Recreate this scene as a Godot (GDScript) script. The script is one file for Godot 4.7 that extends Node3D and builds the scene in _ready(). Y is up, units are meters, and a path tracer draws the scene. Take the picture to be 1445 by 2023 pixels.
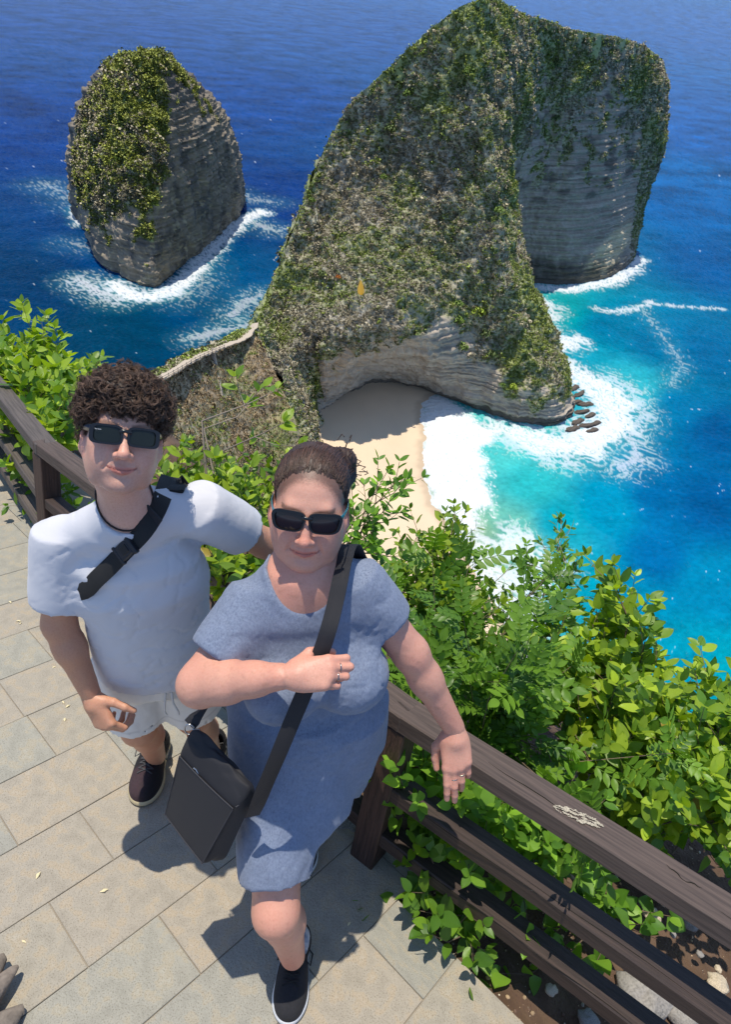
extends Node3D
# A selfie above a cove: two people at a timber railing, a headland and a sea stack far below.

var taken := {}
var rng := RandomNumberGenerator.new()
var sun_dir := Vector3(-0.09, 0.98, -0.13).normalized()

# ------------------------------------------------------------------ naming
func numbered(called: String) -> String:
	var k: int = taken.get(called, 0)
	taken[called] = k + 1
	return called if k == 0 else "%s_%03d" % [called, k]

func tag(o: Node, label: String, category := "", group := "", kind := "") -> Node:
	if label: o.set_meta("label", label)
	if category: o.set_meta("category", category)
	if group: o.set_meta("group", group)
	if kind: o.set_meta("kind", kind)
	return o

func thing(called: String, label: String, category: String, where := Vector3.ZERO, group := "") -> Node3D:
	var o := Node3D.new()
	o.name = numbered(called)
	add_child(o)
	o.position = where
	tag(o, label, category, group)
	return o

func part(called: String, mesh: Mesh, mat: Material, parent: Node = self) -> MeshInstance3D:
	var o := MeshInstance3D.new()
	o.name = numbered(called) if parent == self else called
	o.mesh = mesh
	if mat: o.material_override = mat
	if parent != self:
		var k := 0
		while parent.has_node(NodePath(o.name)):
			k = int(parent.get_meta("n_" + called, 0)) + 1
			parent.set_meta("n_" + called, k)
			o.name = "%s_%03d" % [called, k]
	parent.add_child(o, true)
	return o

func scatter(called: String, mesh: Mesh, mat: Material, places: Array, tints: PackedColorArray, parent: Node = self) -> MultiMeshInstance3D:
	var mm := MultiMesh.new()
	mm.transform_format = MultiMesh.TRANSFORM_3D
	mm.use_colors = true
	mm.mesh = mesh
	mm.instance_count = places.size()
	for i in places.size():
		mm.set_instance_transform(i, places[i])
		mm.set_instance_color(i, tints[i])
	var o := MultiMeshInstance3D.new()
	o.name = numbered(called) if parent == self else called
	o.multimesh = mm
	o.material_override = mat
	o.set_meta("kind", "stuff")
	parent.add_child(o, true)
	return o

# ------------------------------------------------------------------ materials
func lin(r: float, g: float, b: float) -> Color:   # real-world base colour -> sRGB albedo
	return Color(r, g, b).linear_to_srgb()

func s2l(r: float, g: float, b: float) -> Color:   # 0..255 sRGB -> linear
	return Color(r / 255.0, g / 255.0, b / 255.0).srgb_to_linear()

func noise(freq: float, octaves := 4, seed_value := 1, type := FastNoiseLite.TYPE_SIMPLEX_SMOOTH, fractal := FastNoiseLite.FRACTAL_FBM) -> FastNoiseLite:
	var n := FastNoiseLite.new()
	n.noise_type = type
	n.seed = seed_value
	n.frequency = freq
	n.fractal_type = fractal
	n.fractal_octaves = octaves
	return n

func noise_tex(n: FastNoiseLite, size := 512, ramp: Gradient = null, normal := 0.0) -> NoiseTexture2D:
	var t := NoiseTexture2D.new()
	t.width = size
	t.height = size
	t.seamless = true
	t.noise = n
	if ramp: t.color_ramp = ramp
	if normal > 0.0:
		t.as_normal_map = true
		t.bump_strength = normal
	return t

func ramp(stops: Array) -> Gradient:   # [offset, linear colour]...
	var g := Gradient.new()
	var offs := PackedFloat32Array()
	var cols := PackedColorArray()
	for s in stops:
		offs.append(s[0])
		cols.append((s[1] as Color).linear_to_srgb())
	g.offsets = offs
	g.colors = cols
	return g

func mat(col: Color, rough := 0.8, vertex := false) -> StandardMaterial3D:
	var m := StandardMaterial3D.new()
	m.albedo_color = col
	m.roughness = rough
	m.vertex_color_use_as_albedo = vertex
	m.cull_mode = BaseMaterial3D.CULL_DISABLED
	return m

func tri(m: StandardMaterial3D, per_metre: float, world := false) -> StandardMaterial3D:
	m.uv1_triplanar = true
	m.uv1_world_triplanar = world
	m.uv1_scale = Vector3.ONE * per_metre
	return m

# ------------------------------------------------------------------ meshes
func grid_mesh(pts: PackedVector3Array, cols: PackedColorArray, nu: int, nv: int, flip := false, uv := PackedVector2Array()) -> ArrayMesh:
	# nu points per row, nv rows
	var nor := PackedVector3Array()
	nor.resize(pts.size())
	for j in nv:
		var j0 := maxi(j - 1, 0) * nu
		var j1 := mini(j + 1, nv - 1) * nu
		for i in nu:
			var du := pts[j * nu + mini(i + 1, nu - 1)] - pts[j * nu + maxi(i - 1, 0)]
			var dv := pts[j1 + i] - pts[j0 + i]
			var n := du.cross(dv).normalized()
			nor[j * nu + i] = -n if flip else n
	var idx := PackedInt32Array()
	idx.resize((nu - 1) * (nv - 1) * 6)
	var k := 0
	for j in nv - 1:
		for i in nu - 1:
			var a := j * nu + i
			var b := a + 1
			var c := a + nu
			var d := c + 1
			if flip:
				idx[k] = a; idx[k + 1] = b; idx[k + 2] = c; idx[k + 3] = b; idx[k + 4] = d; idx[k + 5] = c
			else:
				idx[k] = a; idx[k + 1] = c; idx[k + 2] = b; idx[k + 3] = b; idx[k + 4] = c; idx[k + 5] = d
			k += 6
	return array_mesh(pts, nor, idx, cols, uv)

func array_mesh(pts: PackedVector3Array, nor: PackedVector3Array, idx: PackedInt32Array, cols := PackedColorArray(), uv := PackedVector2Array()) -> ArrayMesh:
	var arr := []
	arr.resize(Mesh.ARRAY_MAX)
	arr[Mesh.ARRAY_VERTEX] = pts
	arr[Mesh.ARRAY_NORMAL] = nor
	arr[Mesh.ARRAY_INDEX] = idx
	if cols.size() == pts.size(): arr[Mesh.ARRAY_COLOR] = cols
	if uv.size() == pts.size(): arr[Mesh.ARRAY_TEX_UV] = uv
	var m := ArrayMesh.new()
	m.add_surface_from_arrays(Mesh.PRIMITIVE_TRIANGLES, arr)
	return m

func cr(a: Vector3, b: Vector3, c: Vector3, d: Vector3, t: float) -> Vector3:
	return b.cubic_interpolate(c, a, d, t)

func spline(p: Array, t: float) -> Vector3:   # t in 0..size-1
	var n := p.size() - 1
	var i := clampi(int(t), 0, n - 1)
	return cr(p[maxi(i - 1, 0)], p[i], p[i + 1], p[mini(i + 2, n)], t - i)

# builds up triangles, boxes, tubes
func parallel(f: Callable, n: int) -> Array:   # runs f(0..n-1) on all cores, results in order
	var lock := Mutex.new()
	var got := {}
	var task := func(j: int) -> void:
		var res: Variant = f.call(j)
		lock.lock()
		got[j] = res
		lock.unlock()
	var gid := WorkerThreadPool.add_group_task(task, n, -1, true)
	WorkerThreadPool.wait_for_group_task_completion(gid)
	var out := []
	for j in n: out.append(got[j])
	return out

class Soup:
	var v := PackedVector3Array()
	var n := PackedVector3Array()
	var c := PackedColorArray()
	var uv := PackedVector2Array()
	var idx := PackedInt32Array()
	func quad(a: Vector3, b: Vector3, cc: Vector3, d: Vector3, col: Color, outward: Vector3) -> void:
		var nn := (b - a).cross(d - a).normalized()
		var s := v.size()
		if nn.dot(outward) < 0: nn = -nn
		for q in [a, b, cc, d]:
			v.append(q); n.append(nn); c.append(col)
		var cw := (b - a).cross(cc - a).dot(nn) < 0
		for k in ([0, 1, 2, 0, 2, 3] if cw else [0, 2, 1, 0, 3, 2]): idx.append(s + k)
	func tube(pts: Array, radii: Array, sides: int, col: Color, cap := true, flat := Vector2.ONE, up := Vector3.ZERO) -> void:
		var s := v.size()
		var m := pts.size()
		var side := Vector3.ZERO
		for i in m:
			var d: Vector3 = ((pts[mini(i + 1, m - 1)] as Vector3) - (pts[maxi(i - 1, 0)] as Vector3)).normalized()
			if up != Vector3.ZERO: side = d.cross(up).normalized()
			elif side == Vector3.ZERO:
				side = d.cross(Vector3.UP if absf(d.y) < 0.9 else Vector3.RIGHT).normalized()
			else: side = (side - d * side.dot(d)).normalized()
			var o := side.cross(d)
			for k in sides:
				var a := TAU * k / sides
				var e := side * cos(a) * flat.x + o * sin(a) * flat.y
				v.append((pts[i] as Vector3) + e * float(radii[i]))
				n.append((side * cos(a) / maxf(flat.x, 0.05) + o * sin(a) / maxf(flat.y, 0.05)).normalized())
				c.append(col)
		for i in m - 1:
			for k in sides:
				var k2 := (k + 1) % sides
				var a := s + i * sides + k
				var b := s + i * sides + k2
				var c2 := a + sides
				var d2 := b + sides
				idx.append_array(PackedInt32Array([a, b, c2, b, d2, c2]))
		if cap:
			for e in [0, m - 1]:
				var s2 := v.size()
				var d: Vector3 = ((pts[mini(e + 1, m - 1)] as Vector3) - (pts[maxi(e - 1, 0)] as Vector3)).normalized() * (-1.0 if e == 0 else 1.0)
				for k in sides:
					v.append(v[s + e * sides + k]); n.append(d); c.append(col)
				for k in range(1, sides - 1):
					idx.append_array(PackedInt32Array([s2, s2 + k, s2 + k + 1] if e == 0 else [s2, s2 + k + 1, s2 + k]))
	func box(xf: Transform3D, half: Vector3, bevel: float, col: Color) -> void:
		# box with chamfered edges: 6 faces + 12 edge strips + 8 corners
		var i := half - Vector3.ONE * bevel
		for ax in 3:
			var b := (ax + 1) % 3
			var cx := (ax + 2) % 3
			for s in [-1.0, 1.0]:
				var q := []
				for e in [[-1, -1], [1, -1], [1, 1], [-1, 1]]:
					var w := Vector3.ZERO
					w[ax] = s * half[ax]; w[b] = e[0] * i[b]; w[cx] = e[1] * i[cx]
					q.append(xf * w)
				var o := Vector3.ZERO
				o[ax] = s
				quad(q[0], q[1], q[2], q[3], col, xf.basis * o)
			if bevel <= 0.0: continue
			for sb in [-1.0, 1.0]:
				for sc in [-1.0, 1.0]:
					var q := []
					for e in [[-1, 0], [1, 0], [1, 1], [-1, 1]]:
						var w := Vector3.ZERO
						w[ax] = e[0] * i[ax]
						w[b] = sb * (half[b] if e[1] == 0 else i[b])
						w[cx] = sc * (i[cx] if e[1] == 0 else half[cx])
						q.append(xf * w)
					var o := Vector3.ZERO
					o[b] = sb; o[cx] = sc
					quad(q[0], q[1], q[2], q[3], col, xf.basis * o)
		if bevel > 0.0:
			for s in 8:
				var g := Vector3(1 if s & 1 else -1, 1 if s & 2 else -1, 1 if s & 4 else -1)
				var a := xf * (g * Vector3(half.x, i.y, i.z))
				var b := xf * (g * Vector3(i.x, half.y, i.z))
				var d := xf * (g * Vector3(i.x, i.y, half.z))
				quad(a, b, d, d, col, xf.basis * g)
	func mesh() -> ArrayMesh:
		var arr := []
		arr.resize(Mesh.ARRAY_MAX)
		arr[Mesh.ARRAY_VERTEX] = v
		arr[Mesh.ARRAY_NORMAL] = n
		arr[Mesh.ARRAY_INDEX] = idx
		arr[Mesh.ARRAY_COLOR] = c
		if uv.size() == v.size(): arr[Mesh.ARRAY_TEX_UV] = uv
		var m := ArrayMesh.new()
		m.add_surface_from_arrays(Mesh.PRIMITIVE_TRIANGLES, arr)
		return m

func _ready() -> void:
	rng.seed = 7
	# camera
	var cam := Camera3D.new()
	cam.name = "camera"
	add_child(cam)
	cam.transform = Transform3D(Basis(Vector3(0.994522, 0.078889, -0.068577), Vector3(-0.104528, 0.750575, -0.652465), Vector3(-0.000000, 0.656059, 0.754710)), Vector3(0, 2.3, 0))
	cam.fov = 76.6340
	cam.near = 0.05
	cam.far = 30000.0
	cam.current = true
	# sky and sun
	var env := Environment.new()
	env.background_mode = Environment.BG_SKY
	var sky := Sky.new()
	var ps := ProceduralSkyMaterial.new()
	ps.sky_top_color = Color(0.36, 0.46, 0.62)
	ps.sky_horizon_color = Color(0.54, 0.63, 0.74)
	ps.sky_curve = 0.18
	ps.ground_bottom_color = Color(0.10, 0.25, 0.42)
	ps.ground_horizon_color = Color(0.66, 0.78, 0.92)
	ps.energy_multiplier = 1.9
	sky.sky_material = ps
	env.sky = sky
	env.tonemap_mode = Environment.TONE_MAPPER_LINEAR
	env.tonemap_exposure = 1.02
	env.sdfgi_enabled = true
	env.ssao_enabled = true
	env.ssil_enabled = true
	var we := WorldEnvironment.new()
	we.name = "environment"
	we.environment = env
	add_child(we)
	var sun := DirectionalLight3D.new()
	sun.name = "sun"
	sun.light_color = Color(1.0, 0.965, 0.90)
	sun.light_energy = 1.35
	sun.light_angular_distance = 0.5
	sun.shadow_enabled = true
	add_child(sun)
	sun.look_at_from_position(sun_dir * 100.0, Vector3.ZERO, Vector3.FORWARD)
	var t0 := Time.get_ticks_msec()
	for step in [build_sea, build_cliffs, build_terrace, build_plants, build_woman, build_man]:
		step.call()
		print(step.get_method(), " ", Time.get_ticks_msec() - t0, " ms")
		t0 = Time.get_ticks_msec()


# ------------------------------------------------------------------ sea and beach
func sdist(p: Vector2, poly: PackedVector2Array) -> float:   # distance to an open polyline
	var best := 1e9
	for i in poly.size() - 1:
		var q := Geometry2D.get_closest_point_to_segment(p, poly[i], poly[i + 1])
		best = minf(best, p.distance_squared_to(q))
	return sqrt(best)

func flat2(list: Array) -> PackedVector2Array:
	var o := PackedVector2Array()
	for q in list: o.append(Vector2(q.x, q.z))
	return o

var shore: PackedVector2Array
var water_cols: Array
var foam_lines: Array
var wash_poly: PackedVector2Array

func shore_side(p: Vector2) -> float:   # positive on the water side of the shoreline
	var best := 1e9
	var s := 1.0
	for i in shore.size() - 1:
		var a := shore[i]
		var b := shore[i + 1]
		var q := Geometry2D.get_closest_point_to_segment(p, a, b)
		var d := p.distance_squared_to(q)
		if d < best - 1e-6:
			best = d
			s = 1.0 if (b - a).cross(p - a) < 0.0 else -1.0
	return sqrt(best) * s

func build_sea() -> void:
	shore = flat2([Vector3(39.572, -160.00, -291.32), Vector3(29.966, -160.00, -284.35), Vector3(24.379, -160.00, -275.50), Vector3(20.954, -160.00, -267.40), Vector3(20.28, -160.00, -258.36), Vector3(22.416, -160.00, -248.99), Vector3(22.646, -160.00, -239.71), Vector3(21.098, -160.00, -231.69), Vector3(22.429, -160.00, -221.96), Vector3(22.434, -160.00, -211.49), Vector3(24.472, -160.00, -201.94), Vector3(26.022, -160.00, -194.36), Vector3(29.095, -160.00, -188.83), Vector3(31.296, -160.00, -183.36), Vector3(34.976, -160.00, -174.22), Vector3(39.05, -160.00, -163.13), Vector3(43.375, -160.00, -152.88), Vector3(47.153, -160.00, -142.17), Vector3(50.07, -160.00, -132.74), Vector3(48.033, -160.00, -125.02), Vector3(51.88, -160.00, -117.18), Vector3(56.32, -160.00, -104.92), Vector3(60.24, -160.00, -93.01), Vector3(63.30, -160.00, -79.52)])
	wash_poly = flat2([Vector3(24.391, -160.00, -278.36), Vector3(32.936, -160.00, -282.03), Vector3(42.403, -160.00, -270.26), Vector3(52.43, -160.00, -257.62), Vector3(60.44, -160.00, -254.89), Vector3(56.14, -160.00, -245.88), Vector3(51.21, -160.00, -238.28), Vector3(51.68, -160.00, -227.09), Vector3(50.40, -160.00, -216.25), Vector3(51.01, -160.00, -203.12), Vector3(52.51, -160.00, -192.55), Vector3(50.94, -160.00, -188.17), Vector3(47.934, -160.00, -194.84), Vector3(42.964, -160.00, -182.34), Vector3(37.045, -160.00, -178.63), Vector3(28.648, -160.00, -185.83), Vector3(20.789, -160.00, -206.20), Vector3(18.46, -160.00, -230.46), Vector3(18.573, -160.00, -263.32)])
	water_cols = [[Vector3(-769.71, -160.00, -1667.79), s2l(18, 70, 150)], [Vector3(-155.26, -160.00, -2020.25), s2l(20, 78, 158)], [Vector3(1292.19, -160.00, -3674.80), s2l(36, 92, 172)], [Vector3(449.08, -160.00, -1140.73), s2l(20, 92, 175)], [Vector3(274.43, -160.00, -689.83), s2l(10, 98, 175)], [Vector3(250.70, -160.00, -520.89), s2l(5, 92, 165)], [Vector3(-378.12, -160.00, -715.78), s2l(14, 60, 140)], [Vector3(-229.03, -160.00, -950.53), s2l(15, 68, 150)], [Vector3(-93.00, -160.00, -558.27), s2l(12, 56, 132)], [Vector3(-210.33, -160.00, -363.40), s2l(8, 62, 114)], [Vector3(-136.04, -160.00, -313.37), s2l(6, 66, 104)], [Vector3(-98.87, -160.00, -385.87), s2l(8, 80, 138)], [Vector3(-102.73, -160.00, -340.69), s2l(10, 72, 124)], [Vector3(90.84, -160.00, -403.93), s2l(60, 195, 205)], [Vector3(105.19, -160.00, -392.24), s2l(15, 170, 190)], [Vector3(133.66, -160.00, -377.54), s2l(0, 130, 185)], [Vector3(160.60, -160.00, -363.63), s2l(0, 120, 180)], [Vector3(188.36, -160.00, -357.13), s2l(0, 108, 170)], [Vector3(112.53, -160.00, -346.35), s2l(20, 165, 205)], [Vector3(132.72, -160.00, -310.63), s2l(50, 190, 220)], [Vector3(154.71, -160.00, -294.80), s2l(0, 120, 180)], [Vector3(165.55, -160.00, -273.77), s2l(0, 92, 160)], [Vector3(59.18, -160.00, -241.67), s2l(90, 215, 225)], [Vector3(67.06, -160.00, -213.97), s2l(50, 195, 212)], [Vector3(56.61, -160.00, -184.45), s2l(120, 208, 200)], [Vector3(46.218, -160.00, -174.57), s2l(160, 198, 165)], [Vector3(51.85, -160.00, -165.00), s2l(140, 198, 172)], [Vector3(74.34, -160.00, -193.03), s2l(10, 175, 210)], [Vector3(96.89, -160.00, -205.83), s2l(0, 150, 200)], [Vector3(120.28, -160.00, -216.14), s2l(0, 110, 180)], [Vector3(140.37, -160.00, -212.87), s2l(0, 98, 170)], [Vector3(110.06, -160.00, -178.76), s2l(0, 112, 182)], [Vector3(125.47, -160.00, -168.11), s2l(0, 138, 192)], [Vector3(94.02, -160.00, -151.87), s2l(0, 150, 200)], [Vector3(105.46, -160.00, -132.32), s2l(0, 160, 200)], [Vector3(113.91, -160.00, -123.90), s2l(5, 170, 200)], [Vector3(78.41, -160.00, -161.41), s2l(10, 168, 205)], [Vector3(61.02, -160.00, -151.87), s2l(60, 185, 195)], [Vector3(-171.88, -160.00, -530.02), s2l(14, 60, 135)], [Vector3(-193.66, -160.00, -429.95), s2l(12, 66, 135)], [Vector3(160.18, -160.00, -539.03), s2l(20, 110, 175)]]
	# foam: [polyline, half width of the white, reach of the lace, strength]
	foam_lines = [
		[flat2([Vector3(-161.52, -160.00, -367.36), Vector3(-153.69, -160.00, -358.82), Vector3(-146.94, -160.00, -354.69), Vector3(-135.98, -160.00, -355.36), Vector3(-129.11, -160.00, -366.83)]), 2.4, 11.0, 1.0],
		[flat2([Vector3(-128.27, -160.00, -364.03), Vector3(-124.62, -160.00, -388.60), Vector3(-122.80, -160.00, -424.27), Vector3(-120.25, -160.00, -463.09), Vector3(-116.65, -160.00, -495.77), Vector3(-109.96, -160.00, -518.87), Vector3(-105.24, -160.00, -526.90)]), 2.6, 11.0, 1.0],
		[flat2([Vector3(-181.69, -160.00, -366.55), Vector3(-167.13, -160.00, -356.01), Vector3(-152.78, -160.00, -348.84)]), 1.5, 22.0, 0.7],
		[flat2([Vector3(-232.55, -160.00, -489.20), Vector3(-219.50, -160.00, -464.07)]), 3.0, 10.0, 0.9],
		[flat2([Vector3(-279.57, -160.00, -539.58), Vector3(-259.52, -160.00, -525.57), Vector3(-236.34, -160.00, -500.46)]), 1.0, 32.0, 0.42],
		[flat2([Vector3(-211.68, -160.00, -424.40), Vector3(-196.31, -160.00, -419.39)]), 1.0, 24.0, 0.36],
		[flat2([Vector3(-133.45, -160.00, -572.61), Vector3(-117.52, -160.00, -556.53), Vector3(-98.85, -160.00, -556.17)]), 1.0, 26.0, 0.4],
		[flat2([Vector3(-106.48, -160.00, -501.52), Vector3(-89.12, -160.00, -489.59)]), 2.0, 24.0, 0.5],
		[flat2([Vector3(-121.69, -160.00, -413.56), Vector3(-113.46, -160.00, -381.92), Vector3(-118.96, -160.00, -357.59)]), 1.0, 26.0, 0.42],
		[flat2([Vector3(-76.68, -160.00, -376.08), Vector3(-83.86, -160.00, -359.37), Vector3(-87.14, -160.00, -341.19)]), 2.0, 18.0, 0.5],
		[flat2([Vector3(-74.32, -160.00, -334.44), Vector3(-89.48, -160.00, -321.35), Vector3(-100.35, -160.00, -310.94)]), 2.0, 16.0, 0.5],
		[flat2([Vector3(77.87, -160.00, -437.23), Vector3(98.00, -160.00, -433.88), Vector3(118.50, -160.00, -434.15), Vector3(141.83, -160.00, -448.30), Vector3(161.51, -160.00, -465.59), Vector3(176.52, -160.00, -487.25), Vector3(186.15, -160.00, -510.76)]), 2.2, 10.0, 1.0],
		[flat2([Vector3(80.07, -160.00, -409.10), Vector3(92.51, -160.00, -404.35), Vector3(97.54, -160.00, -394.09)]), 6.0, 16.0, 0.95],
		[flat2([Vector3(90.16, -160.00, -374.11), Vector3(97.03, -160.00, -368.83)]), 4.0, 12.0, 0.75],
		[flat2([Vector3(91.25, -160.00, -355.46), Vector3(97.06, -160.00, -349.10), Vector3(105.05, -160.00, -353.48)]), 6.0, 14.0, 0.95],
		[flat2([Vector3(93.19, -160.00, -332.92), Vector3(97.56, -160.00, -325.15)]), 5.0, 10.0, 0.85],
		[flat2([Vector3(99.90, -160.00, -314.48), Vector3(108.15, -160.00, -308.16), Vector3(115.61, -160.00, -299.36), Vector3(117.65, -160.00, -285.08), Vector3(112.67, -160.00, -268.18), Vector3(98.24, -160.00, -256.10)]), 5.5, 16.0, 0.98],
		[flat2([Vector3(120.51, -160.00, -316.12), Vector3(131.38, -160.00, -305.14), Vector3(130.39, -160.00, -280.56), Vector3(119.40, -160.00, -260.86), Vector3(118.89, -160.00, -242.69), Vector3(108.33, -160.00, -233.33)]), 1.5, 16.0, 0.62],
		[flat2([Vector3(62.75, -160.00, -254.49), Vector3(71.41, -160.00, -248.69), Vector3(81.35, -160.00, -245.70), Vector3(94.40, -160.00, -248.07), Vector3(104.36, -160.00, -257.24)]), 5.0, 13.0, 0.95],
		[flat2([Vector3(54.08, -160.00, -248.74), Vector3(61.70, -160.00, -244.10), Vector3(72.34, -160.00, -238.23), Vector3(78.29, -160.00, -232.87), Vector3(87.24, -160.00, -233.33)]), 1.5, 12.0, 0.66],
		[flat2([Vector3(133.45, -160.00, -406.91), Vector3(144.40, -160.00, -405.02), Vector3(159.43, -160.00, -413.44), Vector3(174.77, -160.00, -427.79)]), 0.9, 6.0, 0.8],
		[flat2([Vector3(175.87, -160.00, -425.62), Vector3(194.29, -160.00, -425.42), Vector3(222.21, -160.00, -428.42)]), 0.7, 4.0, 0.72],
		[flat2([Vector3(164.70, -160.00, -414.77), Vector3(168.21, -160.00, -358.92), Vector3(168.59, -160.00, -340.60), Vector3(154.08, -160.00, -315.06)]), 0.5, 12.0, 0.38],
		[flat2([Vector3(56.68, -160.00, -176.15), Vector3(63.30, -160.00, -169.22), Vector3(58.34, -160.00, -158.55)]), 5.0, 12.0, 0.85],
		[flat2([Vector3(39.762, -160.00, -176.30), Vector3(46.151, -160.00, -161.68), Vector3(51.86, -160.00, -147.21), Vector3(55.40, -160.00, -133.84), Vector3(54.21, -160.00, -123.91)]), 4.0, 9.0, 0.9],
		[flat2([Vector3(62.80, -160.00, -128.83), Vector3(70.85, -160.00, -120.42)]), 2.0, 10.0, 0.6],
	]
	# rings: angles fine where the cove lies, coarse beside it; radii growing with the distance
	var angs := PackedFloat32Array()
	var a := -82.0
	while a < 82.0:
		angs.append(deg_to_rad(a))
		a += 0.105 if a > -37.0 and a < 46.0 else 1.5
	var rads := PackedFloat32Array()
	var r := 60.0
	while r < 24000.0:
		rads.append(r)
		r += maxf(0.8, 0.8 * pow(r / 260.0, 1.75))
	var nu := angs.size()
	var nv := rads.size()
	var pts := PackedVector3Array()
	var cols := PackedColorArray()
	# water colour and foam strength on a coarse lattice
	var cu := 150
	var cv := 150
	var lat := PackedColorArray()
	lat.resize(cu * cv)
	var lo := log(118.0)
	var hi := log(24000.0)
	var work := func(j: int) -> void:
		var rr := exp(lerpf(lo, hi, float(j) / (cv - 1)) if j > 0 else lo)
		for i in cu:
			var an := lerpf(deg_to_rad(-40.0), deg_to_rad(48.0), float(i) / (cu - 1))
			var p := Vector2(sin(an) * rr, -cos(an) * rr)
			var sum := Color(0, 0, 0)
			var ws := 0.0
			var lp := Vector2(an * 1.5, log(rr))
			for q in water_cols:
				var qp: Vector3 = q[0]
				var lq := Vector2(atan2(qp.x, -qp.z) * 1.5, log(Vector2(qp.x, qp.z).length()))
				var w := 1.0 / pow(lp.distance_squared_to(lq) + 0.0006, 2.0)
				sum += (q[1] as Color) * w
				ws += w
			sum /= ws
			sum.a = 1.0
			lat[j * cu + i] = sum
	for j in cv: work.call(j)
	var n1 := noise(0.055, 4, 11)
	var n2 := noise(0.16, 4, 12, FastNoiseLite.TYPE_SIMPLEX_SMOOTH, FastNoiseLite.FRACTAL_RIDGED)
	var n3 := noise(0.5, 3, 13)
	var swell := noise(0.07, 3, 14)
	var chop := noise(0.28, 3, 15)
	var shade := noise(0.011, 3, 16)
	var roller := noise(0.022, 3, 17)
	var deep := s2l(9, 40, 100)
	var nseg := foam_lines.size()
	var boxes := []
	for fl in foam_lines:
		var bb := Rect2(fl[0][0], Vector2.ZERO)
		for q in fl[0]: bb = bb.expand(q)
		boxes.append(bb.grow(fl[2] * 1.6 + 12.0))
	var shore_box := Rect2(shore[0], Vector2.ZERO)
	for q in shore: shore_box = shore_box.expand(q)
	shore_box = shore_box.grow(40.0)
	var wash_box := Rect2(wash_poly[0], Vector2.ZERO)
	for q in wash_poly: wash_box = wash_box.expand(q)
	wash_box = wash_box.grow(12.0)
	var wash_line := wash_poly.duplicate()
	wash_line.append(wash_poly[0])
	var row := func(j: int) -> Array:
		var rp := PackedVector3Array()
		var rc := PackedColorArray()
		var rr := rads[j]
		var fj := clampf((log(rr) - lo) / (hi - lo), 0.0, 1.0) * (cv - 1)
		var j0 := mini(int(fj), cv - 2)
		var tj := fj - j0
		for i in nu:
			var an := angs[i]
			var p := Vector2(sin(an) * rr, -cos(an) * rr)
			var fi := clampf((rad_to_deg(an) + 40.0) / 88.0, 0.0, 1.0) * (cu - 1)
			var i0 := mini(int(fi), cu - 2)
			var ti := fi - i0
			var c := lat[j0 * cu + i0].lerp(lat[j0 * cu + i0 + 1], ti).lerp(lat[(j0 + 1) * cu + i0].lerp(lat[(j0 + 1) * cu + i0 + 1], ti), tj)
			var lift := 1.0
			var m := 0.0
			var wx := p.x + 0.5 * p.y
			var h1 := 0.0
			if rr < 1500.0:
				h1 = chop.get_noise_2d(p.x * 1.0 + p.y * 0.3, p.y * 1.4)
			var h0 := swell.get_noise_2d(p.x * 0.7 + p.y * 0.25, p.y * 1.1)
			if rr < 700.0 and an > -0.66 and an < 0.84:
				var f1 := n1.get_noise_2d(p.x, p.y)
				var f2 := n2.get_noise_2d(p.x + f1 * 6.0, p.y + f1 * 4.0)
				var jit := f1 * 0.9
				for s in nseg:
					if (boxes[s] as Rect2).has_point(p):
						var fl = foam_lines[s]
						var d: float = sdist(p, fl[0])
						d += f1 * float(fl[1]) * 1.3 + n3.get_noise_2d(p.x, p.y) * 1.3
						var k := 0.0
						var hole := smoothstep(0.60, 0.93, n2.get_noise_2d(p.x * 1.5 + 31.0, p.y * 2.1) * 0.5 + 0.5)
						if d < float(fl[1]): k = float(fl[3]) * (1.0 - 0.75 * hole * smoothstep(-2.0, float(fl[1]), d))
						else:
							var t: float = 1.0 - (d - float(fl[1])) / float(fl[2])
							if t > 0.0:
								# lace: threads of ridged noise that thin out with the distance
								k = smoothstep(0.86 - 0.62 * t * float(fl[3]), 1.05 - 0.50 * t * float(fl[3]), f2 * 0.5 + 0.5) * float(fl[3]) * (0.25 + 0.75 * t)
								c = c.lerp(Color(0.10, 0.42, 0.52), 0.42 * t * float(fl[3]))
						m = maxf(m, k)
				if shore_box.has_point(p):
					var ds := shore_side(p)
					if ds < 40.0:
						lift = smoothstep(2.0, 30.0, ds)
						var edge := smoothstep(2.6 + f1 * 2.2, 0.6 + f1, ds)
						m = maxf(m, edge * 0.85)
						var thin := smoothstep(16.0, 0.0, ds)
						c = c.lerp(s2l(206, 196, 170), thin * 0.55)
				if wash_box.has_point(p):
					var ins := Geometry2D.is_point_in_polygon(p, wash_poly)
					var dw := sdist(p, wash_line) * (1.0 if ins else -1.0) + f1 * 4.0 + n3.get_noise_2d(p.x * 0.8, p.y * 0.8) * 2.0
					if dw > -4.0:
						var gaps := n2.get_noise_2d(p.x * 2.0 + 40.0, p.y * 4.2 + f1 * 12.0) * 0.5 + 0.5
						var holes := smoothstep(0.82, 0.99, gaps) * 0.55 + smoothstep(5.0, 0.0, dw) * smoothstep(0.35, 0.7, gaps)
						m = maxf(m, smoothstep(-1.2, 0.8, dw) * (1.0 - clampf(holes, 0.0, 0.9)))
			# small patches where crests break
			var cap := smoothstep(0.62, 0.72, h1 * 0.6 + h0 * 0.5 + n3.get_noise_2d(p.x * 0.6, p.y * 0.9) * 0.28) if rr < 900.0 else 0.0
			m = maxf(m, cap * 0.55 * lift)
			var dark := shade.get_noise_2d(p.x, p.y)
			var far := smoothstep(350.0, 900.0, rr)
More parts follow.
